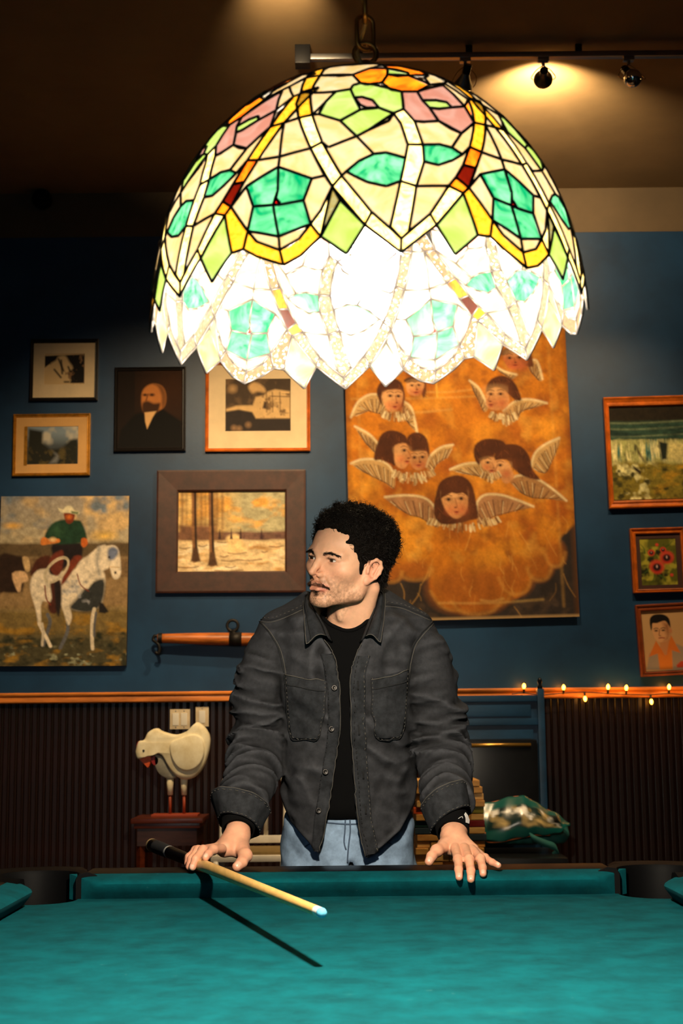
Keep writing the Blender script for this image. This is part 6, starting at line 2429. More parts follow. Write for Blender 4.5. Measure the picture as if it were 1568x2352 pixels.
# ---------------------------------------------------------------- two small prints at the far left
cv = Canvas(103, 814, 195, 884, 1.0, (224, 190, 140))
kx = ix
cv.poly([kx(*p) for p in ((345, 195), (650, 185), (650, 405), (540, 405), (520, 330), (380, 260), (345, 285))], (20, 14, 10), 1.5)
cv.poly([kx(*p) for p in ((380, 270), (430, 230), (450, 200), (500, 195), (530, 240), (560, 290), (520, 330), (540, 400), (350, 400))], (220, 186, 134), 3, 1, 3)
for (a, b) in (((450, 220), (490, 310)), ((470, 230), (480, 330)), ((525, 280), (570, 380)), ((420, 300), (470, 360)), ((500, 395), (530, 395))):
    cv.line([kx(*a), kx(*b)], 4.5, (40, 28, 20), 1.5, 0.8)
cv.mottle(0.12, 3, (150, 112, 74), 61, thr=0.1, mask=(cv.X > 150) * 0.8)
framed('framed_print', 'small pen drawing in a pale square mat, topmost picture at the left', 'print', (70, 781, 226, 922), (78, 790, 218, 914), M_DKFR, 'thin', cv, M_MATB, tilt=0.002, pm=M_PRINT)
c_, w_, h_ = wall_rect(219, 781, 226, 920)
cv = Canvas(63, 981, 180, 1067, 1.2, (70, 76, 80))
cv.put(np.clip((1025 - cv.Y) / 30, 0, 1), (128, 142, 152))
cv.mottle(0.03, 3, (190, 180, 160), 71, mask=np.clip((1030 - cv.Y) / 20, 0, 1))
cv.poly([kx(*p) for p in ((220, 750), (330, 770), (330, 860), (390, 910), (480, 900), (540, 840), (600, 830), (600, 1030), (210, 1030))], (34, 34, 26), 4)
cv.poly([kx(*p) for p in ((400, 920), (470, 960), (440, 1020), (380, 1020), (430, 960))], (112, 112, 112), 3, 0.8)
cv.mottle(0.08, 2.5, (84, 72, 40), 72, thr=0.04, mask=np.clip((cv.Y - 1025) / 10, 0, 1))
framed('framed_painting', 'little river landscape in an ochre mat and thin gilt frame, lower far left', 'painting', (31, 952, 208, 1094), (38, 960, 200, 1087), M_GOLD, 'thin', cv, M_MATO, tilt=-0.002, lip=(M_GOLD, (57, 981, 64, 1070)))

# ---------------------------------------------------------------- waterfall at the right
cv = Canvas(1402, 936, 1640, 1146, 1.5, (40, 40, 28))
qx = lambda X, Y: (1350 + X / 3.358, 880 + Y / 3.36)
cv.band(936, 970, (34, 26, 14), 4, 1, 8)
cv.band(968, 1012, (44, 70, 56), 5, 1, 6)
for y in (970, 984, 1000):
    cv.line([(1402, y), (1470, y + 2), (1600, y - 2)], 3.5, (130, 142, 104), 2, 0.55)
cv.mottle(0.05, 2.5, (20, 40, 36), 80, 0.4, 2.0, 0.03, np.clip(1 - np.abs(cv.Y - 992) / 24, 0, 1))
cv.band(1010, 1068, (166, 164, 98), 3, 0.97, 14)
fz = np.clip(1 - np.abs(cv.Y - 1038) / 30, 0, 1) ** 0.5
cv.mottle(0.05, 4.0, (40, 108, 108), 81, 2.2, 0.35, 0.02, fz)
cv.mottle(0.07, 4.0, (226, 214, 150), 82, 2.4, 0.35, 0.05, fz)
cv.mottle(0.05, 4.0, (36, 44, 26), 88, 2.0, 0.6, 0.10, fz)
cv.poly([qx(*p) for p in ((545, 450), (620, 470), (605, 590), (560, 600))], (26, 34, 24), 3)
cv.poly([qx(*p) for p in ((370, 480), (420, 580), (430, 610), (390, 560))], (60, 40, 20), 3)
cv.poly([qx(*p) for p in ((620, 450), (760, 470), (760, 620), (600, 610))], (206, 190, 120), 4, 0.7)
cv.band(1064, 1150, (128, 112, 36), 6, 0.95, 18)
cv.mottle(0.04, 4.5, (214, 204, 140), 83, 1, 1, -0.04, np.clip((cv.Y - 1058) / 8, 0, 1) * np.clip((1510 - cv.X) / 40, 0, 1))
cv.mottle(0.06, 3.0, (60, 56, 18), 84, 0.8, 1, 0.08, np.clip((cv.Y - 1070) / 8, 0, 1))
cv.mottle(0.05, 3.0, (178, 134, 32), 85, 0.8, 1.2, 0.0, np.clip((cv.Y - 1066) / 8, 0, 1) * np.clip((cv.X - 1490) / 20, 0, 1))
cv.poly([qx(*p) for p in ((330, 630), (400, 680), (390, 705), (350, 670))], (40, 28, 14), 2)
cv.bright(0.10, 1.0, 86)
cv.bright(0.3, 0.6, 87)
framed('framed_painting', 'green waterfall painting in an orange-gold frame at the right edge', 'painting', (1390, 912, 1654, 1166), (1402, 934, 1642, 1148), M_ORFR, 'scoop', cv, tilt=-0.018)

# ---------------------------------------------------------------- red flowers
cv = Canvas(1470, 1238, 1552, 1344, 1.0, (92, 92, 24))
cv.mottle(0.05, 3.0, (170, 160, 50), 91)
cv.mottle(0.06, 3.0, (34, 38, 14), 92, thr=0.02)
for (x0, y0, x1, y1) in ((1490, 1300, 1472, 1320), (1500, 1318, 1490, 1340), (1520, 1262, 1545, 1245), (1510, 1320, 1525, 1338), (1480, 1270, 1472, 1250)):
    cv.line([(x0, y0), ((x0 + x1) / 2 + 3, (y0 + y1) / 2), (x1, y1)], 5, (60, 86, 24), 1.5, 0.9, taper=True)
for (X, Y, rr) in ((525, 1420, 17), (605, 1350, 16), (488, 1310, 8), (535, 1250, 4), (580, 1290, 7), (635, 1485, 4)):
    a, b = qx(X, Y)
    cv.ell(a, b, rr, rr * 0.95, (196, 52, 34), 0.2)
    cv.ell(a, b - rr * 0.2, rr * 0.8, rr * 0.5, (226, 96, 60), 0.6, 0.5)
    if rr > 6:
        cv.ell(a, b + rr * 0.05, rr * 0.58, rr * 0.52, (34, 12, 16), 0.3)
        cv.ell(a, b - 1, rr * 0.12, rr * 0.2, (216, 170, 160), 0.5, 0.9)
framed('framed_painting', 'small red poppy painting in a double brown and gilt frame', 'painting', (1448, 1214, 1570, 1361), (1461, 1227, 1563, 1353), M_ORFR, 'scoop', cv, mat('deep_brown_mat', (60, 26, 14), 0.6), tilt=-0.02)

# ---------------------------------------------------------------- young man portrait
cv = Canvas(1476, 1402, 1586, 1540, 1.0, (192, 150, 100))
cv.put(np.clip((1480 - cv.Y) / 80, 0, 1) * 0.3, (206, 164, 112))
cv.poly([qx(*p) for p in ((430, 2200), (460, 2080), (530, 2040), (620, 2000), (680, 2020), (760, 2060), (780, 2230)) ], (150, 132, 112), 2)
cv.poly([qx(*p) for p in ((520, 2000), (560, 2080), (600, 2100), (640, 1960), (630, 2210), (530, 2210))], (208, 118, 40), 1.5)
cv.poly([qx(*p) for p in ((545, 1960), (625, 1940), (625, 2060), (570, 2110), (550, 2060))], (190, 128, 80), 1.5)
cv.poly([qx(*p) for p in ((455, 2105), (520, 1985), (560, 2060), (585, 2120), (540, 2080))], (206, 110, 36), 1.2)
cv.poly([qx(*p) for p in ((640, 1950), (700, 2090), (625, 2060), (585, 2130), (615, 2010))], (206, 110, 36), 1.2)
cv.poly([qx(*p) for p in ((498, 1880), (510, 1840), (620, 1830), (640, 1880), (632, 1930), (620, 1980), (570, 2000), (525, 1985), (505, 1940))], (214, 158, 106), 1.5, 1, 3)
cv.poly([qx(*p) for p in ((575, 1840), (640, 1850), (640, 1930), (620, 1985), (570, 2000), (600, 1950))], (150, 96, 58), 3, 0.55)
cv.poly([qx(*p) for p in ((488, 1900), (485, 1820), (520, 1785), (590, 1785), (635, 1820), (640, 1890), (628, 1870), (600, 1835), (540, 1850), (505, 1850), (498, 1885))], (18, 12, 10), 1.2, 1, 3)
for X in (528, 582):
    cv.line([qx(X - 17, 1894), qx(X, 1888), qx(X + 17, 1893)], 2.0, (40, 24, 18), 0.9, 0.85)
    cv.ell(*qx(X, 1908), 4, 2.0, (50, 30, 22), 0.6)
cv.line([qx(555, 1900), qx(548, 1945), qx(560, 1948)], 1.8, (126, 74, 44), 0.8)
cv.line([qx(545, 1966), qx(562, 1964), qx(586, 1967)], 2.6, (150, 70, 48), 0.8)
cv.ell(*qx(640, 1915), 2.8, 5, (190, 120, 78), 0.5)
cv.poly([qx(*p) for p in ((660, 2180), (700, 2150), (735, 2160), (735, 2200), (665, 2200))], (176, 62, 36), 1.5)
framed('framed_portrait', 'portrait of a dark-haired young man with an orange collar, lowest at the right', 'painting', (1463, 1387, 1600, 1551), (1475, 1401, 1587, 1541), mat('red_brown_frame', (132, 62, 26), 0.4, var=0.3, vs=14), 'scoop', cv, tilt=-0.045)

# ================================================================ things along the wall and ceiling
# ---------------------------------------------------------------- wooden singletree bar with iron rings
YW = WY - 0.06
M_OAK = mat('orange_oak', (176, 96, 34), 0.4, var=0.5, vs=12, stretch=(0.6, 5, 5))
M_IRON = mat('dark_iron', (28, 24, 22), 0.55, metal=0.5)
b0, b1 = at(362, 1466, YW), at(720, 1470, YW)
bar = thing('singletree', 'wooden harness bar with iron rings hanging on the wall below the snow painting', 'harness bar', (b0 + b1) / 2)
ln = b1 - b0
pts, rad = [], []
for t in np.linspace(0, 1, 21):
    pts.append(b0 + ln * t)
    rad.append(0.024 + 0.011 * math.sin(PI * t))
MB().tube(pts, rad, 16).build('bar', M_OAK, bar, smooth=True)
for t in (0.01, 0.99):
    MB().tube([b0 + ln * (t - 0.006), b0 + ln * (t + 0.02 if t < .5 else t + 0.012)], 0.029, 16).build('ferrule', M_IRON, bar, auto=40)
rc = at(534, 1437, YW)
MB().tube([rc + Vector((0.030 * math.cos(q), 0, 0.030 * math.sin(q))) for q in np.linspace(0, 2 * PI, 24, endpoint=False)], 0.0085, 10, closed=True).build('ring', M_IRON, bar, smooth=True)
MB().tube([rc + Vector((0, 0, -0.028)), b0 + ln * 0.5 + Vector((0, -0.02, 0))], [0.012, 0.016], 10).tube([b0 + ln * 0.46, b0 + ln * 0.54], 0.038, 16).build('centre_clip', M_IRON, bar, smooth=True)
for t, s in ((0.0, -1), (1.0, 1)):
    e = b0 + ln * t
    hk = [e + Vector((s * 0.00, 0, 0.012)), e + Vector((s * 0.018, 0, 0.012)), e + Vector((s * 0.024, 0, -0.01)), e + Vector((-s * 0.002, -0.01, -0.03)), e + Vector((-s * 0.012, -0.01, -0.06)), e + Vector((-s * 0.004, -0.01, -0.085)), e + Vector((s * 0.010, -0.01, -0.075))]
    MB().tube([Vector(q) for q in catmull(hk, 5)], 0.0085, 8).build('hook', M_IRON, bar, smooth=True)

# ---------------------------------------------------------------- switch plates
M_PLATE = mat('tan_switch_plate', (200, 182, 150), 0.5, var=0.1, vs=30)
M_ROCK = mat('white_rocker', (226, 220, 206), 0.35)


def switch(rect, n, label):
    c, wd, ht = wall_rect(*rect)
    loc = Vector((c.x, WY + 0.0075, c.z))
    t = thing('light_switch', label, 'light switch', loc)
    MB().box((0, -0.003, 0), (wd, 0.007, ht), bev=0.002).build('plate', M_PLATE, t, loc, auto=40)
    for k in range(n):
        x = (k - (n - 1) / 2) * 0.046
        MB().box((x, -0.008, 0), (0.034, 0.006, 0.068), Matrix.Rotation(0.06, 3, 'X'), bev=0.0015).build('rocker', M_ROCK, t, loc, auto=40)
        for z in (-0.044, 0.044):
            MB().lathe([(0.004, 0), (0.003, 0.0015), (0, 0.0018)], 10, (x, -0.0065, z), (0, -1, 0)).build('screw', M_STEEL, t, loc)


switch((390, 1629, 436, 1675), 2, 'double rocker light switch on the dark wainscot above the wooden hen')
switch((449, 1624, 479, 1669), 1, 'single rocker light switch on the wainscot next to the double one')

# ---------------------------------------------------------------- carved hen on a stand
HY = 7.25
sb = at(385, 1869, HY)
hen_floor = sb.z - 0.012
M_HEN = mat('chipped_cream_paint', (246, 236, 204), 0.6, var=0.5, vs=16, col2=(224, 208, 166), bump=0.15, bs=60)
M_HENGREY = mat('hen_grey_breast', (150, 146, 132), 0.7, var=0.2, vs=20)
M_BEAK = mat('orange_beak', (214, 84, 20), 0.5, var=0.2, vs=30)
M_RED = mat('red_wattle', (150, 26, 20), 0.5)
M_HLEG = mat('red_brown_leg', (150, 58, 26), 0.5)
hen = thing('hen_figure', 'cream painted wooden hen with an orange beak standing on a small stand', 'figurine', sb)
hx = lambda X, Y: at(X / 2.376, 1560 + Y / 2.376, HY)
out = [(745, 385), (760, 340), (790, 330), (812, 290), (855, 268), (890, 285), (960, 302), (1020, 285), (1060, 250), (1080, 235), (1120, 265), (1146, 320), (1138, 400), (1110, 480), (1060, 535), (1000, 545), (950, 515), (915, 465), (890, 420), (860, 405), (825, 420), (790, 425), (755, 435), (744, 410)]
o3 = [hx(*p) for p in out]
cen = sum(o3, Vector()) / len(o3)


def slab(pts, depth, round_=0.012, yoff=0.0, name=None, m=None, parent=None):
    """A board cut to an outline, with rounded edges."""
    pts = [Vector(p) for p in catmull(pts, 4, True)]
    c = sum(pts, Vector()) / len(pts)
    mb = MB()
    n = len(pts)
    rings = []
    for (sc, dy) in ((1 - round_ / 0.12, -depth / 2), (1 - round_ / 0.4, -depth / 2 + round_ * 0.25), (1.0, -depth / 2 + round_), (1.0, depth / 2 - round_), (1 - round_ / 0.4, depth / 2 - round_ * 0.25), (1 - round_ / 0.12, depth / 2)):
        rings.append([c + (p - c) * sc + Vector((0, dy + yoff, 0)) for p in pts])
    for r_ in rings:
        mb.v += [tuple(q) for q in r_]
    for k in range(len(rings) - 1):
        for i in range(n):
            j = (i + 1) % n
            mb.f.append((k * n + i, k * n + j, (k + 1) * n + j, (k + 1) * n + i))
    tri = tessellate_polygon([[Vector((p.x, p.z, 0)) for p in rings[0]]])
    mb.f += [tuple(t) for t in tri]
    k = (len(rings) - 1) * n
    mb.f += [tuple(k + i for i in t) for t in tri]
    return mb.build(name, m, parent, auto=50)


slab(o3, 0.09, 0.02, 0, 'body', M_HEN, hen)
wg = [(935, 350), (990, 320), (1060, 300), (1105, 320), (1120, 400), (1090, 470), (1030, 500), (975, 480), (940, 420)]
slab([hx(*p) for p in wg], 0.04, 0.012, -0.042, 'wing', M_HEN, hen)
slab([hx(*p) for p in ((845, 415), (890, 425), (920, 480), (965, 530), (930, 545), (880, 525), (850, 480))], 0.07, 0.012, 0.01, 'breast', M_HENGREY, hen)
slab([hx(*p) for p in ((762, 432), (790, 422), (820, 420), (826, 440), (812, 482), (790, 465))], 0.04, 0.006, 0, 'beak', M_BEAK, hen)
slab([hx(*p) for p in ((826, 432), (845, 418), (866, 432), (864, 460), (845, 470), (830, 455))], 0.05, 0.008, 0, 'wattle', M_RED, hen)
slab([hx(*p) for p in ((746, 372), (752, 345), (764, 336), (770, 350), (760, 375))], 0.03, 0.004, 0, 'comb', M_RED, hen)
MB().lathe([(0.0, 0.004), (0.004, 0.003), (0.006, 0)], 12, (0, 0, 0), (0, -1, 0)).build('eye', M_BLACK, hen, hx(790, 390) + Vector((0, -0.046, 0)))
for X in (928, 1004):
    a, b, c = hx(X, 540), hx(X, 632), hx(X, 722)
    a = a + Vector((0, 0, 0.01))
    c.z = sb.z
    MB().tube([a, b], [0.020, 0.013], 12).build('thigh', M_HEN, hen, smooth=True)
    MB().tube([b, c], 0.0075, 10).build('leg', M_HLEG, hen, smooth=True)
f0, f1 = hx(832, 730), hx(1085, 730)
MB().box(((f0.x + f1.x) / 2, HY, sb.z - 0.006), (f1.x - f0.x, 0.12, 0.012), bev=0.004).build('base', M_HLEG, hen, auto=40)
# stand
s0, s1 = at(312, 1880, HY), at(473, 1880, HY)
stx, stw = (s0.x + s1.x) / 2, s1.x - s0.x
ST = hen_floor
stand = thing('side_cabinet', 'small dark red-brown wooden stand under the painted hen', 'stand', (stx, HY, 0))
M_STAND = mat('dark_reddish_wood', (84, 34, 16), 0.3, var=0.4, vs=8, stretch=(1, 1, 4))
MB().box((stx, HY, ST - 0.012), (stw, 0.36, 0.024), bev=0.006).build('top', M_STAND, stand, auto=40)
MB().box((stx, HY, ST - 0.036), (stw - 0.03, 0.34, 0.024), bev=0.004).build('moulding', M_STAND, stand, auto=40)
MB().box((stx, HY, ST - 0.09), (stw - 0.06, 0.32, 0.084)).build('drawer_box', M_DKWOOD, stand)
for sx in (-1, 1):
    for sy in (-1, 1):
        MB().tube([(stx + sx * (stw / 2 - 0.045), HY + sy * 0.14, ST - 0.13), (stx + sx * (stw / 2 - 0.045), HY + sy * 0.14, 0.0)], [0.021, 0.016], 4).build('leg', M_STAND, stand)
MB().box((stx, HY, 0.16), (stw - 0.09, 0.28, 0.02)).build('shelf', M_DKWOOD, stand)

# ---------------------------------------------------------------- white metal chair behind his arm
CY = 7.05
M_CHW = mat('white_chair_paint', (226, 220, 208), 0.4, var=0.08, vs=12)
M_SEATP = mat('olive_tan_seat', (120, 98, 52), 0.6, var=0.2, vs=20)
p0, p1 = at(505, 1900, CY), at(654, 1900, CY)
ccx = (p0.x + p1.x) / 2
seatz = at(580, 1963, CY - 0.1).z
chw = (p1.x - p0.x) / 2
topz = at(520, 1772, CY + 0.1).z
chair = thing('chair', 'white metal chair with a slatted back and tan seat behind the man', 'chair', (ccx, CY, 0))
YB, YFt = CY + 0.16, CY - 0.22
bow = []
for s in np.linspace(-1, 1, 25):
    q = s * PI / 2
    bow.append(None)
fr = [Vector((ccx - chw, YB - 0.03, seatz - 0.02)), Vector((ccx - chw, YB, seatz + 0.15)), Vector((ccx - chw, YB + 0.02, topz - 0.09)), Vector((ccx - chw + 0.03, YB + 0.025, topz - 0.02)), Vector((ccx - chw + 0.09, YB + 0.03, topz)),
      Vector((ccx + chw - 0.09, YB + 0.03, topz)), Vector((ccx + chw - 0.03, YB + 0.025, topz - 0.02)), Vector((ccx + chw, YB + 0.02, topz - 0.09)), Vector((ccx + chw, YB, seatz + 0.15)), Vector((ccx + chw, YB - 0.03, seatz - 0.02))]
MB().tube([Vector(q) for q in catmull(fr, 6)], 0.0165, 10).build('back_frame', M_CHW, chair, smooth=True)
for dx in (-0.33, 0.33):
    MB().tube([(ccx + dx * chw * 1.1, YB - 0.002, seatz + 0.055), (ccx + dx * chw * 1.1, YB + 0.028, topz)], 0.011, 8).build('back_slat', M_CHW, chair, smooth=True)
MB().box((ccx, YB - 0.005, seatz + 0.052), (2 * chw, 0.02, 0.036), bev=0.004).build('back_rail', M_CHW, chair, auto=40)
MB().box((ccx, CY - 0.03, seatz - 0.008), (2 * chw + 0.05, 0.40, 0.030), bev=0.010).build('seat_frame', M_CHW, chair, auto=40)
MB().box((ccx, CY - 0.03, seatz + 0.010), (2 * chw - 0.01, 0.34, 0.022), bev=0.008).build('seat', M_SEATP, chair, auto=40)
for sx in (-1, 1):
    MB().tube([(ccx + sx * chw, YFt, seatz - 0.02), (ccx + sx * (chw + 0.01), YFt - 0.02, 0)], 0.014, 8).build('leg', M_CHW, chair, smooth=True)
    MB().tube([(ccx + sx * chw, YB - 0.03, seatz - 0.02), (ccx + sx * (chw + 0.01), YB + 0.03, 0)], 0.014, 8).build('leg', M_CHW, chair, smooth=True)

# ---------------------------------------------------------------- blue panelled unit beside the wainscot
UY = 7.62
M_UNIT = mat('blue_painted_wood', (26, 64, 98), 0.4, var=0.25, vs=4, stretch=(1, 1, 3))
u0, u1 = at(985, 1700, UY), at(1251, 1700, UY)
ut = at(1100, 1602, UY).z
unit = thing('panelled_unit', 'blue painted panelled wooden unit against the wall behind the black chair', 'cabinet', ((u0.x + u1.x) / 2, UY, 0))
ucx, uw = (u0.x + u1.x) / 2, u1.x - u0.x
MB().box((ucx, UY + 0.03, ut / 2), (uw, 0.05, ut)).build('back_panel', M_UNIT, unit)
px_ = at(1243, 1700, UY).x
zf = at(1243, 1556, UY).z
MB().box((px_, UY - 0.005, (zf - 0.06) / 2), (0.036, 0.05, zf - 0.06), bev=0.004).build('post', M_UNIT, unit, auto=40)
MB().lathe([(0.014, 0), (0.016, 0.01), (0.008, 0.02), (0.012, 0.034), (0.013, 0.045), (0.006, 0.058), (0, 0.06)], 14, (px_, UY - 0.005, zf - 0.06)).build('finial', M_BLACKMET, unit, smooth=True)
MB().box((u0.x + 0.02, UY - 0.005, ut / 2), (0.036, 0.05, ut), bev=0.004).build('post', M_UNIT, unit, auto=40)
for (ya, yb) in ((1602, 1608), (1655, 1662)):
    za, zb = at(1100, ya, UY).z, at(1100, yb, UY).z
    MB().box((ucx, UY - 0.003, (za + zb) / 2), (uw - 0.06, 0.028, za - zb + 0.02), bev=0.004).build('cross_rail', M_UNIT, unit, auto=40)
za, zb = at(1100, 1612, UY).z, at(1100, 1653, UY).z
MB().box((ucx - 0.01, UY, (za + zb) / 2), (uw - 0.12, 0.016, za - zb - 0.03), bev=0.004).build('panel', M_UNIT, unit, auto=40)
za = at(1100, 1668, UY).z
MB().box((ucx - 0.01, UY, za / 2), (uw - 0.10, 0.014, za - 0.04), bev=0.004).build('panel', M_UNIT, unit, auto=40)

# ---------------------------------------------------------------- black leather chair with the bag on it
AY = 7.34
M_LEATH = mat('black_leather', (16, 17, 20), 0.28, var=0.2, vs=10, bump=0.1, bs=120)
M_CHAIR_GLINT = mat('painted_gold_glint', (196, 150, 70), 0.3, metal=0.8)  # colour paints in the gold highlight along the backrest's top edge
a0, a1 = at(1030, 1760, AY), at(1238, 1760, AY)
acx, aw = (a0.x + a1.x) / 2, a1.x - a0.x
at_top = at(1150, 1702, AY).z
aseat = at(1150, 1958, AY - 0.25).z
arm = thing('armchair', 'black leather chair with a padded back beside the block tower', 'chair', (acx, AY, 0))
bkz = (at_top + aseat) / 2
MB().box((acx, AY + 0.05, bkz + 0.01), (aw, 0.10, at_top - aseat), bev=0.035).build('backrest', M_LEATH, arm, auto=60)
MB().box((acx, AY - 0.24, aseat - 0.06), (aw + 0.12, 0.56, 0.12), bev=0.035).build('seat', M_LEATH, arm, auto=60)
MB().tube([(acx - aw / 2 + 0.04, AY - 0.002, at_top - 0.022), (acx, AY - 0.006, at_top - 0.020), (acx + aw / 2 - 0.04, AY - 0.002, at_top - 0.022)], 0.010, 8).build('piping', M_CHAIR_GLINT, arm, smooth=True)  # gold-coloured strip stands in for a reflected glint
for sx in (-1, 1):
    for y in (AY - 0.45, AY + 0.06):
        MB().tube([(acx + sx * (aw / 2 - 0.02), y, aseat - 0.10), (acx + sx * (aw / 2), y, 0)], [0.022, 0.015], 8).build('leg', M_BLACK, arm, smooth=True)
# bag
M_BAG = mat('teal_green_cloth', (16, 84, 80), 0.8, var=0.25, vs=20, bump=0.1, bs=200)
M_BAGP = mat('orange_piping', (176, 92, 40), 0.6)
bag = thing('bag', 'teal bag with an orange piped edge and glossy printed photo lying on the black chair', 'bag', (acx + 0.1, AY - 0.3, aseat))
bx = lambda X, Y, dY=0.0: at(900 + X / 3.484, 1760 + Y / 3.484, AY - 0.26 + dY)
topl = [bx(705, 310), bx(800, 290), bx(900, 265), bx(990, 243), bx(1060, 248), bx(1120, 275), bx(1200, 330), bx(1290, 370), bx(1360, 420), bx(1422, 470)]
botl = [bx(745, 520, -0.08), bx(755, 595, -0.08), bx(860, 600, -0.09), bx(960, 580, -0.09), bx(1060, 560, -0.09), bx(1150, 545, -0.09), bx(1240, 545, -0.09), bx(1330, 535, -0.08), bx(1370, 500, -0.06), bx(1418, 478, -0.02)]
A, Bq = catmull(topl, 4), catmull(botl, 4)
nn_ = len(A)
rows, cols = [], []
pcv = {}
for i in range(nn_):
    row = []
    for j in range(25):
        t = j / 24
        p = A[i] * (1 - t) + Bq[i] * t
        bulge = math.sin(PI * t) * 0.05 * math.sin(PI * min(1, (i + 2) / nn_))
        row.append(p + np.array((0, -bulge, 0.004 * math.sin(i * 0.9 + 3 * t))))
    rows.append(row)
Vb = np.array(rows).reshape(-1, 3)
Ii = np.arange(nn_ * 25).reshape(nn_, 25)
Qb = np.stack([Ii[:-1, :-1], Ii[1:, :-1], Ii[1:, 1:], Ii[:-1, 1:]], -1).reshape(-1, 4)
uu, tt_ = np.meshgrid(np.linspace(0, 1, nn_), np.linspace(0, 1, 25), indexing='ij')
Cb = np.tile(lin((16, 84, 80)), (nn_, 25, 1))
inner = np.clip((0.5 - np.maximum(np.abs(tt_ - 0.48) - 0.26, np.abs(uu - 0.45) - 0.38) / 0.06), 0, 1)[..., None]
ph = np.tile(lin((20, 44, 44)), (nn_, 25, 1))
n1 = fbm(uu * 9, tt_ * 5, uu * 0 + 3.3, 3)
n2 = fbm(uu * 14, tt_ * 6, uu * 0 + 9.1, 3)
ph = ph + np.clip(n1 * 5, 0, 1)[..., None] * (lin((196, 170, 112)) - ph)
ph = ph + np.clip((n2 - 0.06) * 7, 0, 1)[..., None] * (lin((232, 230, 224)) - ph)
dkz = np.clip(1.4 - np.hypot((uu - 0.78) / 0.13, (tt_ - 0.48) / 0.22) * 1.2, 0, 1)[..., None]
ph = ph * (1 - dkz) + lin((4, 5, 6)) * dkz
Cb = Cb * (1 - inner) + ph * inner
bo = link('flap', raw_mesh('flap', Vb, Qb, Cb.reshape(-1, 3)), mat('glossy_printed_cloth', None, 0.25, vcol=True, spec=0.6), bag)
md = bo.modifiers.new('thickness', 'SOLIDIFY')
md.thickness = 0.006
MB().tube([Vector(p) for p in A], 0.0035, 6).build('piping', M_BAGP, bag, smooth=True)
MB().tube([Vector(p) + Vector((0, 0, -0.004)) for p in Bq[:26]], 0.0032, 6).build('piping', M_BAGP, bag, smooth=True)
Fb = Field(np.min(Vb, 0) - 0.06, np.max(Vb, 0) + np.array((0.06, 0.14, 0.03)), 0.006)
zb_ = aseat + 0.045
for i in range(3, nn_ - 3, 3):
    a_, b_ = np.array(A[i]), np.array(Bq[i])
    Fb.cone(a_ + (0, 0.07, -0.03), np.array((b_[0], b_[1] + 0.13, max(zb_ + 0.03, b_[2]))), 0.026, 0.032, 0.03)
    Fb.cone(np.array((b_[0], b_[1] + 0.08, zb_ + 0.02)), np.array((a_[0], a_[1] + 0.05, zb_ + 0.03)), 0.022, 0.03, 0.03)
v_, q_ = Fb.mesh()
link('body', raw_mesh('body', v_, q_), M_BAG, bag)
st_ = [bx(1105, 560, -0.10), bx(1180, 600, -0.11), bx(1250, 625, -0.11), bx(1310, 650, -0.10), bx(1330, 690, -0.08), bx(1290, 725, -0.08)]
rows = []
for i, p in enumerate(catmull(st_, 5)):
    wv_ = 0.020
    rows.append([p + np.array((-0.3 * wv_, 0, wv_)), p + np.array((0, -0.006, 0)), p + np.array((0.3 * wv_, 0, -wv_))])
so_ = MB().grid(rows).build('strap', M_BAG, bag, smooth=True)
md = so_.modifiers.new('thickness', 'SOLIDIFY')
md.thickness = 0.005

# ---------------------------------------------------------------- tower of wooden blocks
KY = 6.2
t0, t1 = at(950, 1900, KY), at(1106, 1900, KY)
tw = t1.x - t0.x
tcx = (t0.x + t1.x) / 2
rowh = (at(1030, 1795, KY).z - at(1030, 1947, KY).z) / 10
ttop = at(1030, 1789, KY).z
M_PINE = mat('pine_block', (218, 164, 84), 0.5, var=0.3, vs=14, stretch=(0.7, 3, 3), col2=(188, 128, 60))
M_PINE2 = mat('pale_pine_block', (230, 186, 112), 0.5, var=0.25, vs=14, stretch=(0.7, 3, 3), col2=(206, 152, 80))
BLK = {'olive': mat('olive_block', (124, 116, 22), 0.5), 'red': mat('dark_red_block', (120, 18, 16), 0.5), 'orange': mat('orange_block', (206, 78, 14), 0.5),
       'blue': mat('slate_blue_block', (38, 56, 66), 0.5), 'green': mat('dark_green_block', (14, 48, 44), 0.5)}
nrow = 15
endw = tw / 5.2
stool_top = ttop - nrow * rowh
stool = thing('stool', 'low dark stool that carries the block tower', 'stool', (tcx, KY, 0))
MB().box((tcx, KY, stool_top - 0.0155), (tw + 0.10, tw + 0.06, 0.03), bev=0.006).build('seat', M_DKWOOD, stool, auto=40)
for sx in (-1, 1):
    for sy in (-1, 1):
        MB().tube([(tcx + sx * tw * 0.4, KY + sy * tw * 0.4, stool_top - 0.03), (tcx + sx * tw * 0.45, KY + sy * tw * 0.45, 0)], 0.014, 8).build('leg', M_DKWOOD, stool)
GRP = 'plain pine blocks in the tower'
bme_end = MB().box((0, 0, 0), (endw * 0.97, tw * 0.98, rowh * 0.95), bev=0.003).mesh('block_end')
bme_mid = MB().box((0, 0, 0), (tw * 0.49, tw * 0.31, rowh * 0.95), bev=0.003).mesh('block_mid')
rk = random.Random(4)
spec = {4: ('olive', 'R'), 6: ('red', 'R'), 8: ('blue', 'R'), 5: ('orange', 'L'), 7: ('green', 'L'), 9: ('blue', 'L')}
spec = {4: {'R': 'olive', 'L': 'orange'}, 6: {'R': 'red', 'L': 'green'}, 8: {'R': 'blue', 'L': None}, 7: {'L': 'blue', 'R': None}, 11: {}}
cname = {'olive': 'olive green', 'orange': 'orange', 'red': 'dark red', 'green': 'dark green', 'blue': 'slate blue'}
ords = ['top', 'second', 'third', 'fourth', 'fifth', 'sixth', 'seventh', 'eighth', 'ninth', 'tenth', 'eleventh', 'twelfth', 'thirteenth', 'fourteenth', 'lowest']
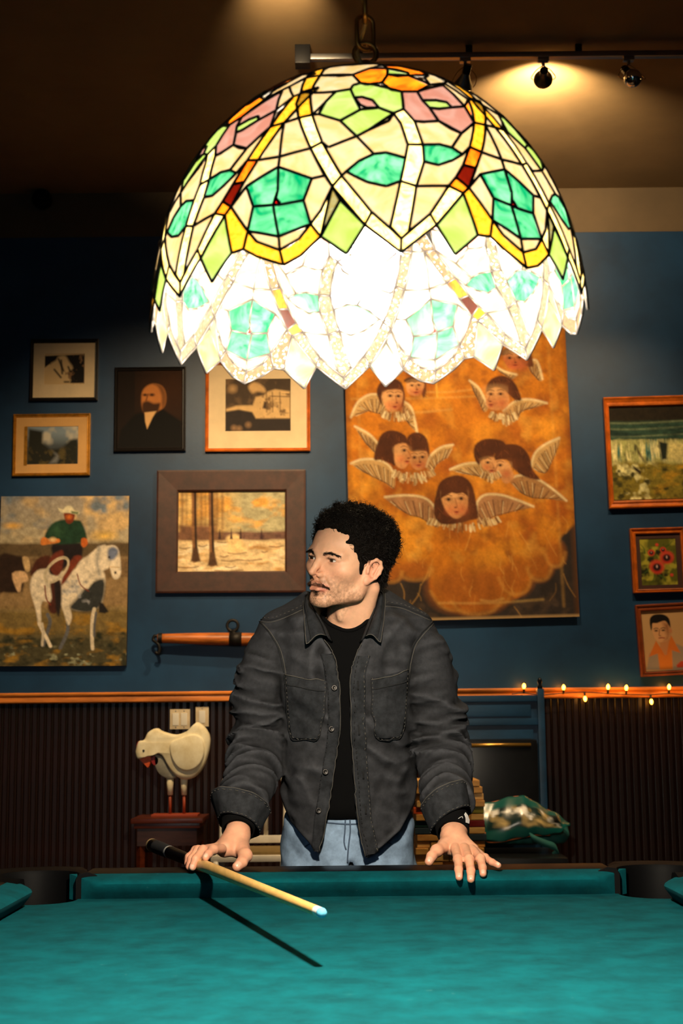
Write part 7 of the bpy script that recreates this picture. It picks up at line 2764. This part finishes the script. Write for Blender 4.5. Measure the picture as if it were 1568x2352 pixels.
pos5 = ['leftmost', 'left-of-centre', 'middle', 'right-of-centre', 'rightmost']
BM = {}


def blk(shape, m_):
    if (shape, m_.name) not in BM:
        BM[(shape, m_.name)] = (bme_end if shape == 'end' else bme_mid).copy()
    return BM[(shape, m_.name)]


for r_ in range(nrow):
    zc = ttop - (r_ + 0.5) * rowh
    jx = rk.uniform(-0.006, 0.006) + (-0.010 if r_ < 1 else 0)
    if r_ not in spec:
        for k in range(5):
            m_ = M_PINE if (k + r_) % 3 else M_PINE2
            o = link('wooden_block', blk('end', m_), m_, None, (tcx + (k - 2) * endw * 1.03 + jx + rk.uniform(-0.002, 0.002), KY + rk.uniform(-0.008, 0.008), zc))
            tag(o, '%s pine block in the %s row of the block tower' % (pos5[k], ords[r_]), 'block', GRP)
    else:
        for side, sx in (('L', -1), ('R', 1)):
            colr = spec[r_].get(side)
            for d in (-1, 0, 1):
                m_ = BLK[colr] if (colr and d == -1) else (M_PINE if (d + r_) % 2 else M_PINE2)
                o = link('wooden_block', blk('mid', m_), m_, None, (tcx + sx * tw * 0.25 + jx + rk.uniform(-0.001, 0.001) + (0.004 * sx if colr else 0), KY + d * tw * 0.325, zc))
                w_ = {-1: 'front', 0: 'middle', 1: 'rear'}[d]
                nm = cname[colr] if (colr and d == -1) else 'pine'
                tag(o, '%s %s block, %s half, in the %s row of the tower' % (w_, nm, 'left' if sx < 0 else 'right', ords[r_]), 'block', GRP)

# ---------------------------------------------------------------- string of small bulbs along the rail
SY = WY - 0.055
M_WIRE = mat('black_wire', (12, 12, 12), 0.5)
M_FAIRY = mat('glowing_orange_bulb', (255, 190, 90), 0.3, emit=(255, 150, 40), es=26.0)
sl_ = thing('string_lights', 'string of small glowing orange bulbs draped along the wooden rail', 'string lights', at(1380, 1590, SY))
bulbs = [(1203, 1581), (1294, 1584), (1343, 1600), (1396, 1583), (1438, 1585), (1495, 1607), (1536, 1583), (1600, 1590), (1650, 1584)]
wire = [(1175, 1594), (1203, 1592), (1245, 1596), (1294, 1592), (1343, 1590), (1396, 1593), (1438, 1595), (1495, 1596), (1536, 1593), (1600, 1598), (1650, 1594), (1700, 1596)]
MB().tube([Vector(q) for q in catmull([at(a, b, SY) for a, b in wire], 6)], 0.0032, 6).build('wire', M_WIRE, sl_, smooth=True)
for i, (a, b) in enumerate(bulbs):
    p = at(a, b, SY - 0.012)
    up_ = -1 if b > 1595 else 1
    MB().lathe([(0.0045, -0.004), (0.0065, 0.002), (0.0095, 0.010), (0.0085, 0.018), (0.004, 0.026), (0, 0.028)], 12, (0, 0, 0), (0, -0.25, up_)).build('bulb', M_FAIRY, sl_, p, smooth=True)
    MB().tube([p, p + Vector((0, 0.008, -up_ * 0.022))], 0.006, 8).build('bulb_socket', M_WIRE, sl_)
    light('string_bulb_light', 'POINT', p + Vector((0, -0.03, 0.010 * up_)), 0.20, (1.0, 0.45, 0.10), shadow_soft_size=0.012)

# ---------------------------------------------------------------- ceiling track and spotlights
d0 = ray(784, 132)
TYK = CAM_LOC.y + d0.y * ((CEIL - 0.05 - CAM_LOC.z) / d0.z)
tk0 = at(700, 132, TYK)
track = thing('ceiling_track', 'long ceiling light track with a dark end box', 'light track', (tk0.x + 1.2, TYK, CEIL))
zt_ = CEIL - 0.05
MB().box((tk0.x + 1.5, TYK, zt_), (3.0, 0.034, 0.026), bev=0.003).build('rail', M_STEEL, track, auto=40)
for k in range(6):
    MB().box((tk0.x + 0.25 + k * 0.5, TYK, CEIL - 0.018), (0.03, 0.02, 0.040)).build('hanger', M_BLACKMET, track)
MB().box((tk0.x - 0.01, TYK, CEIL - 0.045), (0.07, 0.07, 0.09), bev=0.004).build('end_box', M_BLACKMET, track, auto=40)
M_RBACK = mat('grey_reflector_bulb', (60, 62, 66), 0.35, metal=0.3)
M_RFACE = mat('lit_bulb_face', (255, 220, 150), 0.3, emit=(255, 196, 110), es=12.0)


def spot(px, tail, aim, m_bulb, label, energy, size=1.0, silver=False):
    """Track lamp hanging under the rail at photo x = px, its bulb pointing along aim."""
    p = at(px, 140, TYK)
    p.z = zt_ - 0.014
    aim = Vector(aim).normalized()
    t = thing('spotlight', label, 'spotlight', p, group=None)
    MB().box((p.x, p.y, p.z - 0.006), (0.05, 0.03, 0.022), bev=0.003).tube([p, p + Vector((0, 0, -0.035))], 0.008, 10).build('adapter', M_STEEL, t, auto=40)
    piv = p + Vector((0, 0, -0.035))
    c = piv + Vector((0, 0, -0.045)) + aim * 0.01
    base = c - aim * 0.05
    MB().tube([base - aim * 0.012, base + aim * 0.030], 0.019, 16).build('lamp_holder', M_BLACKMET, t, auto=40)
    R_ = 0.044 * size
    if silver:
        prof = [(0.016, -0.02)] + [(R_ * math.sin(q), 0.03 - R_ * math.cos(q)) for q in np.linspace(0.5, PI - 0.02, 14)] + [(0, 0.03 + R_)]
        MB().lathe(prof, 24, c, aim).build('bulb', M_CHROME, t, smooth=True)
    else:
        MB().lathe([(0.017, -0.028), (0.018, -0.018), (0.026, 0.002), (0.040, 0.026), (R_, 0.040), (R_, 0.046)], 24, c, aim).build('bulb', m_bulb, t, smooth=True)
        MB().lathe([(R_, 0.045), (R_ * 0.8, 0.053), (R_ * 0.4, 0.057), (0, 0.058)], 24, c, aim).build('bulb_face', M_RFACE, t, smooth=True)
    for s in (-1, 1):
        wpts = [piv, piv + Vector((s * 0.03, 0, -0.02)), c + Vector((s * 0.052, 0, 0)), c + Vector((s * 0.054, 0, 0)) + aim * 0.03, c + Vector((s * 0.046, 0, 0)) + aim * 0.045]
        MB().tube([Vector(q) for q in catmull(wpts, 5)], 0.0022, 6).build('wire_arm', M_BRASS, t, smooth=True)
    if energy:
        light('spot_light', 'SPOT', c + aim * 0.062, energy, WARM, spot_size=math.radians(tail), spot_blend=0.9, shadow_soft_size=0.04, aim=c + aim * 3)
    return t


spot(1068, 86, (-0.30, 1.0, -1.15), M_RBACK, 'track spotlight half hidden behind the top of the glass lamp', 300)
spot(1247, 112, (0.10, 1.0, 0.06), M_RBACK, 'dark reflector track spotlight in the middle of the visible track', 230)
spot(1443, 80, (0.3, -0.6, -0.8), M_RBACK, 'silver globe bulb on the ceiling track at the right', 0, 0.95, True)

# unseen ceiling lamps; last two added to brighten the left pictures and tower
for (xx, yy, aim_, en, tail_) in ((-0.22, 5.15, (-0.02, 1.0, 0.42), 170, 60), (0.75, 4.9, (-0.10, -0.55, -1.0), 80, 60), (-0.60, 4.9, (-0.17, 1.0, -0.88), 450, 60), (0.95, 5.2, (-0.30, 1.1, -3.2), 380, 44)):
    p_ = Vector((xx, yy, zt_ + 0.02))
    tp = thing('spotlight', 'ceiling spotlight above the picture, %s' % ('added to light the block tower' if xx > 0.9 else 'over the table end' if xx > 0 else 'left of the chain' if xx > -0.5 else 'added to light the left pictures'), 'spotlight', p_)
    MB().tube([(xx, yy, CEIL), p_ + Vector((0, 0, -0.03))], 0.008, 10).build('stem', M_STEEL, tp)
    av = Vector(aim_).normalized()
    c_ = p_ + Vector((0, 0, -0.07))
    MB().lathe([(0.017, -0.04), (0.018, -0.018), (0.026, 0.002), (0.040, 0.026), (0.044, 0.040), (0.044, 0.046)], 24, c_, av).build('bulb', M_RBACK, tp, smooth=True)
    MB().lathe([(0.044, 0.045), (0.035, 0.053), (0, 0.058)], 24, c_, av).build('bulb_face', M_RFACE, tp, smooth=True)
    light('spot_light', 'SPOT', c_ + av * 0.064, en, WARM, spot_size=math.radians(tail_), spot_blend=0.9, shadow_soft_size=0.04, aim=c_ + av * 3)

spot(1640, 64, (-0.12, 1.0, -1.25), M_RBACK, 'unseen track spotlight added past the right edge to light the right pictures', 150)  # added lamp out of view, brightens the pictures at the right

# small dome camera under the cornice
dc = at(95, 455, WY - 0.05)
cam_t = thing('dome_camera', 'small black glossy dome camera high on the wall at the left', 'camera', (dc.x, WY, dc.z))
MB().tube([(dc.x, WY - 0.002, dc.z), (dc.x, WY - 0.03, dc.z)], 0.052, 20).build('mount', M_BLACKMET, cam_t, auto=40)
MB().lathe([(0.055, 0), (0.058, 0.02), (0.05, 0.045), (0.03, 0.062), (0, 0.068)], 24, (dc.x, WY - 0.03, dc.z), (0.1, -1, -0.3)).build('dome', M_LAC, cam_t, smooth=True)
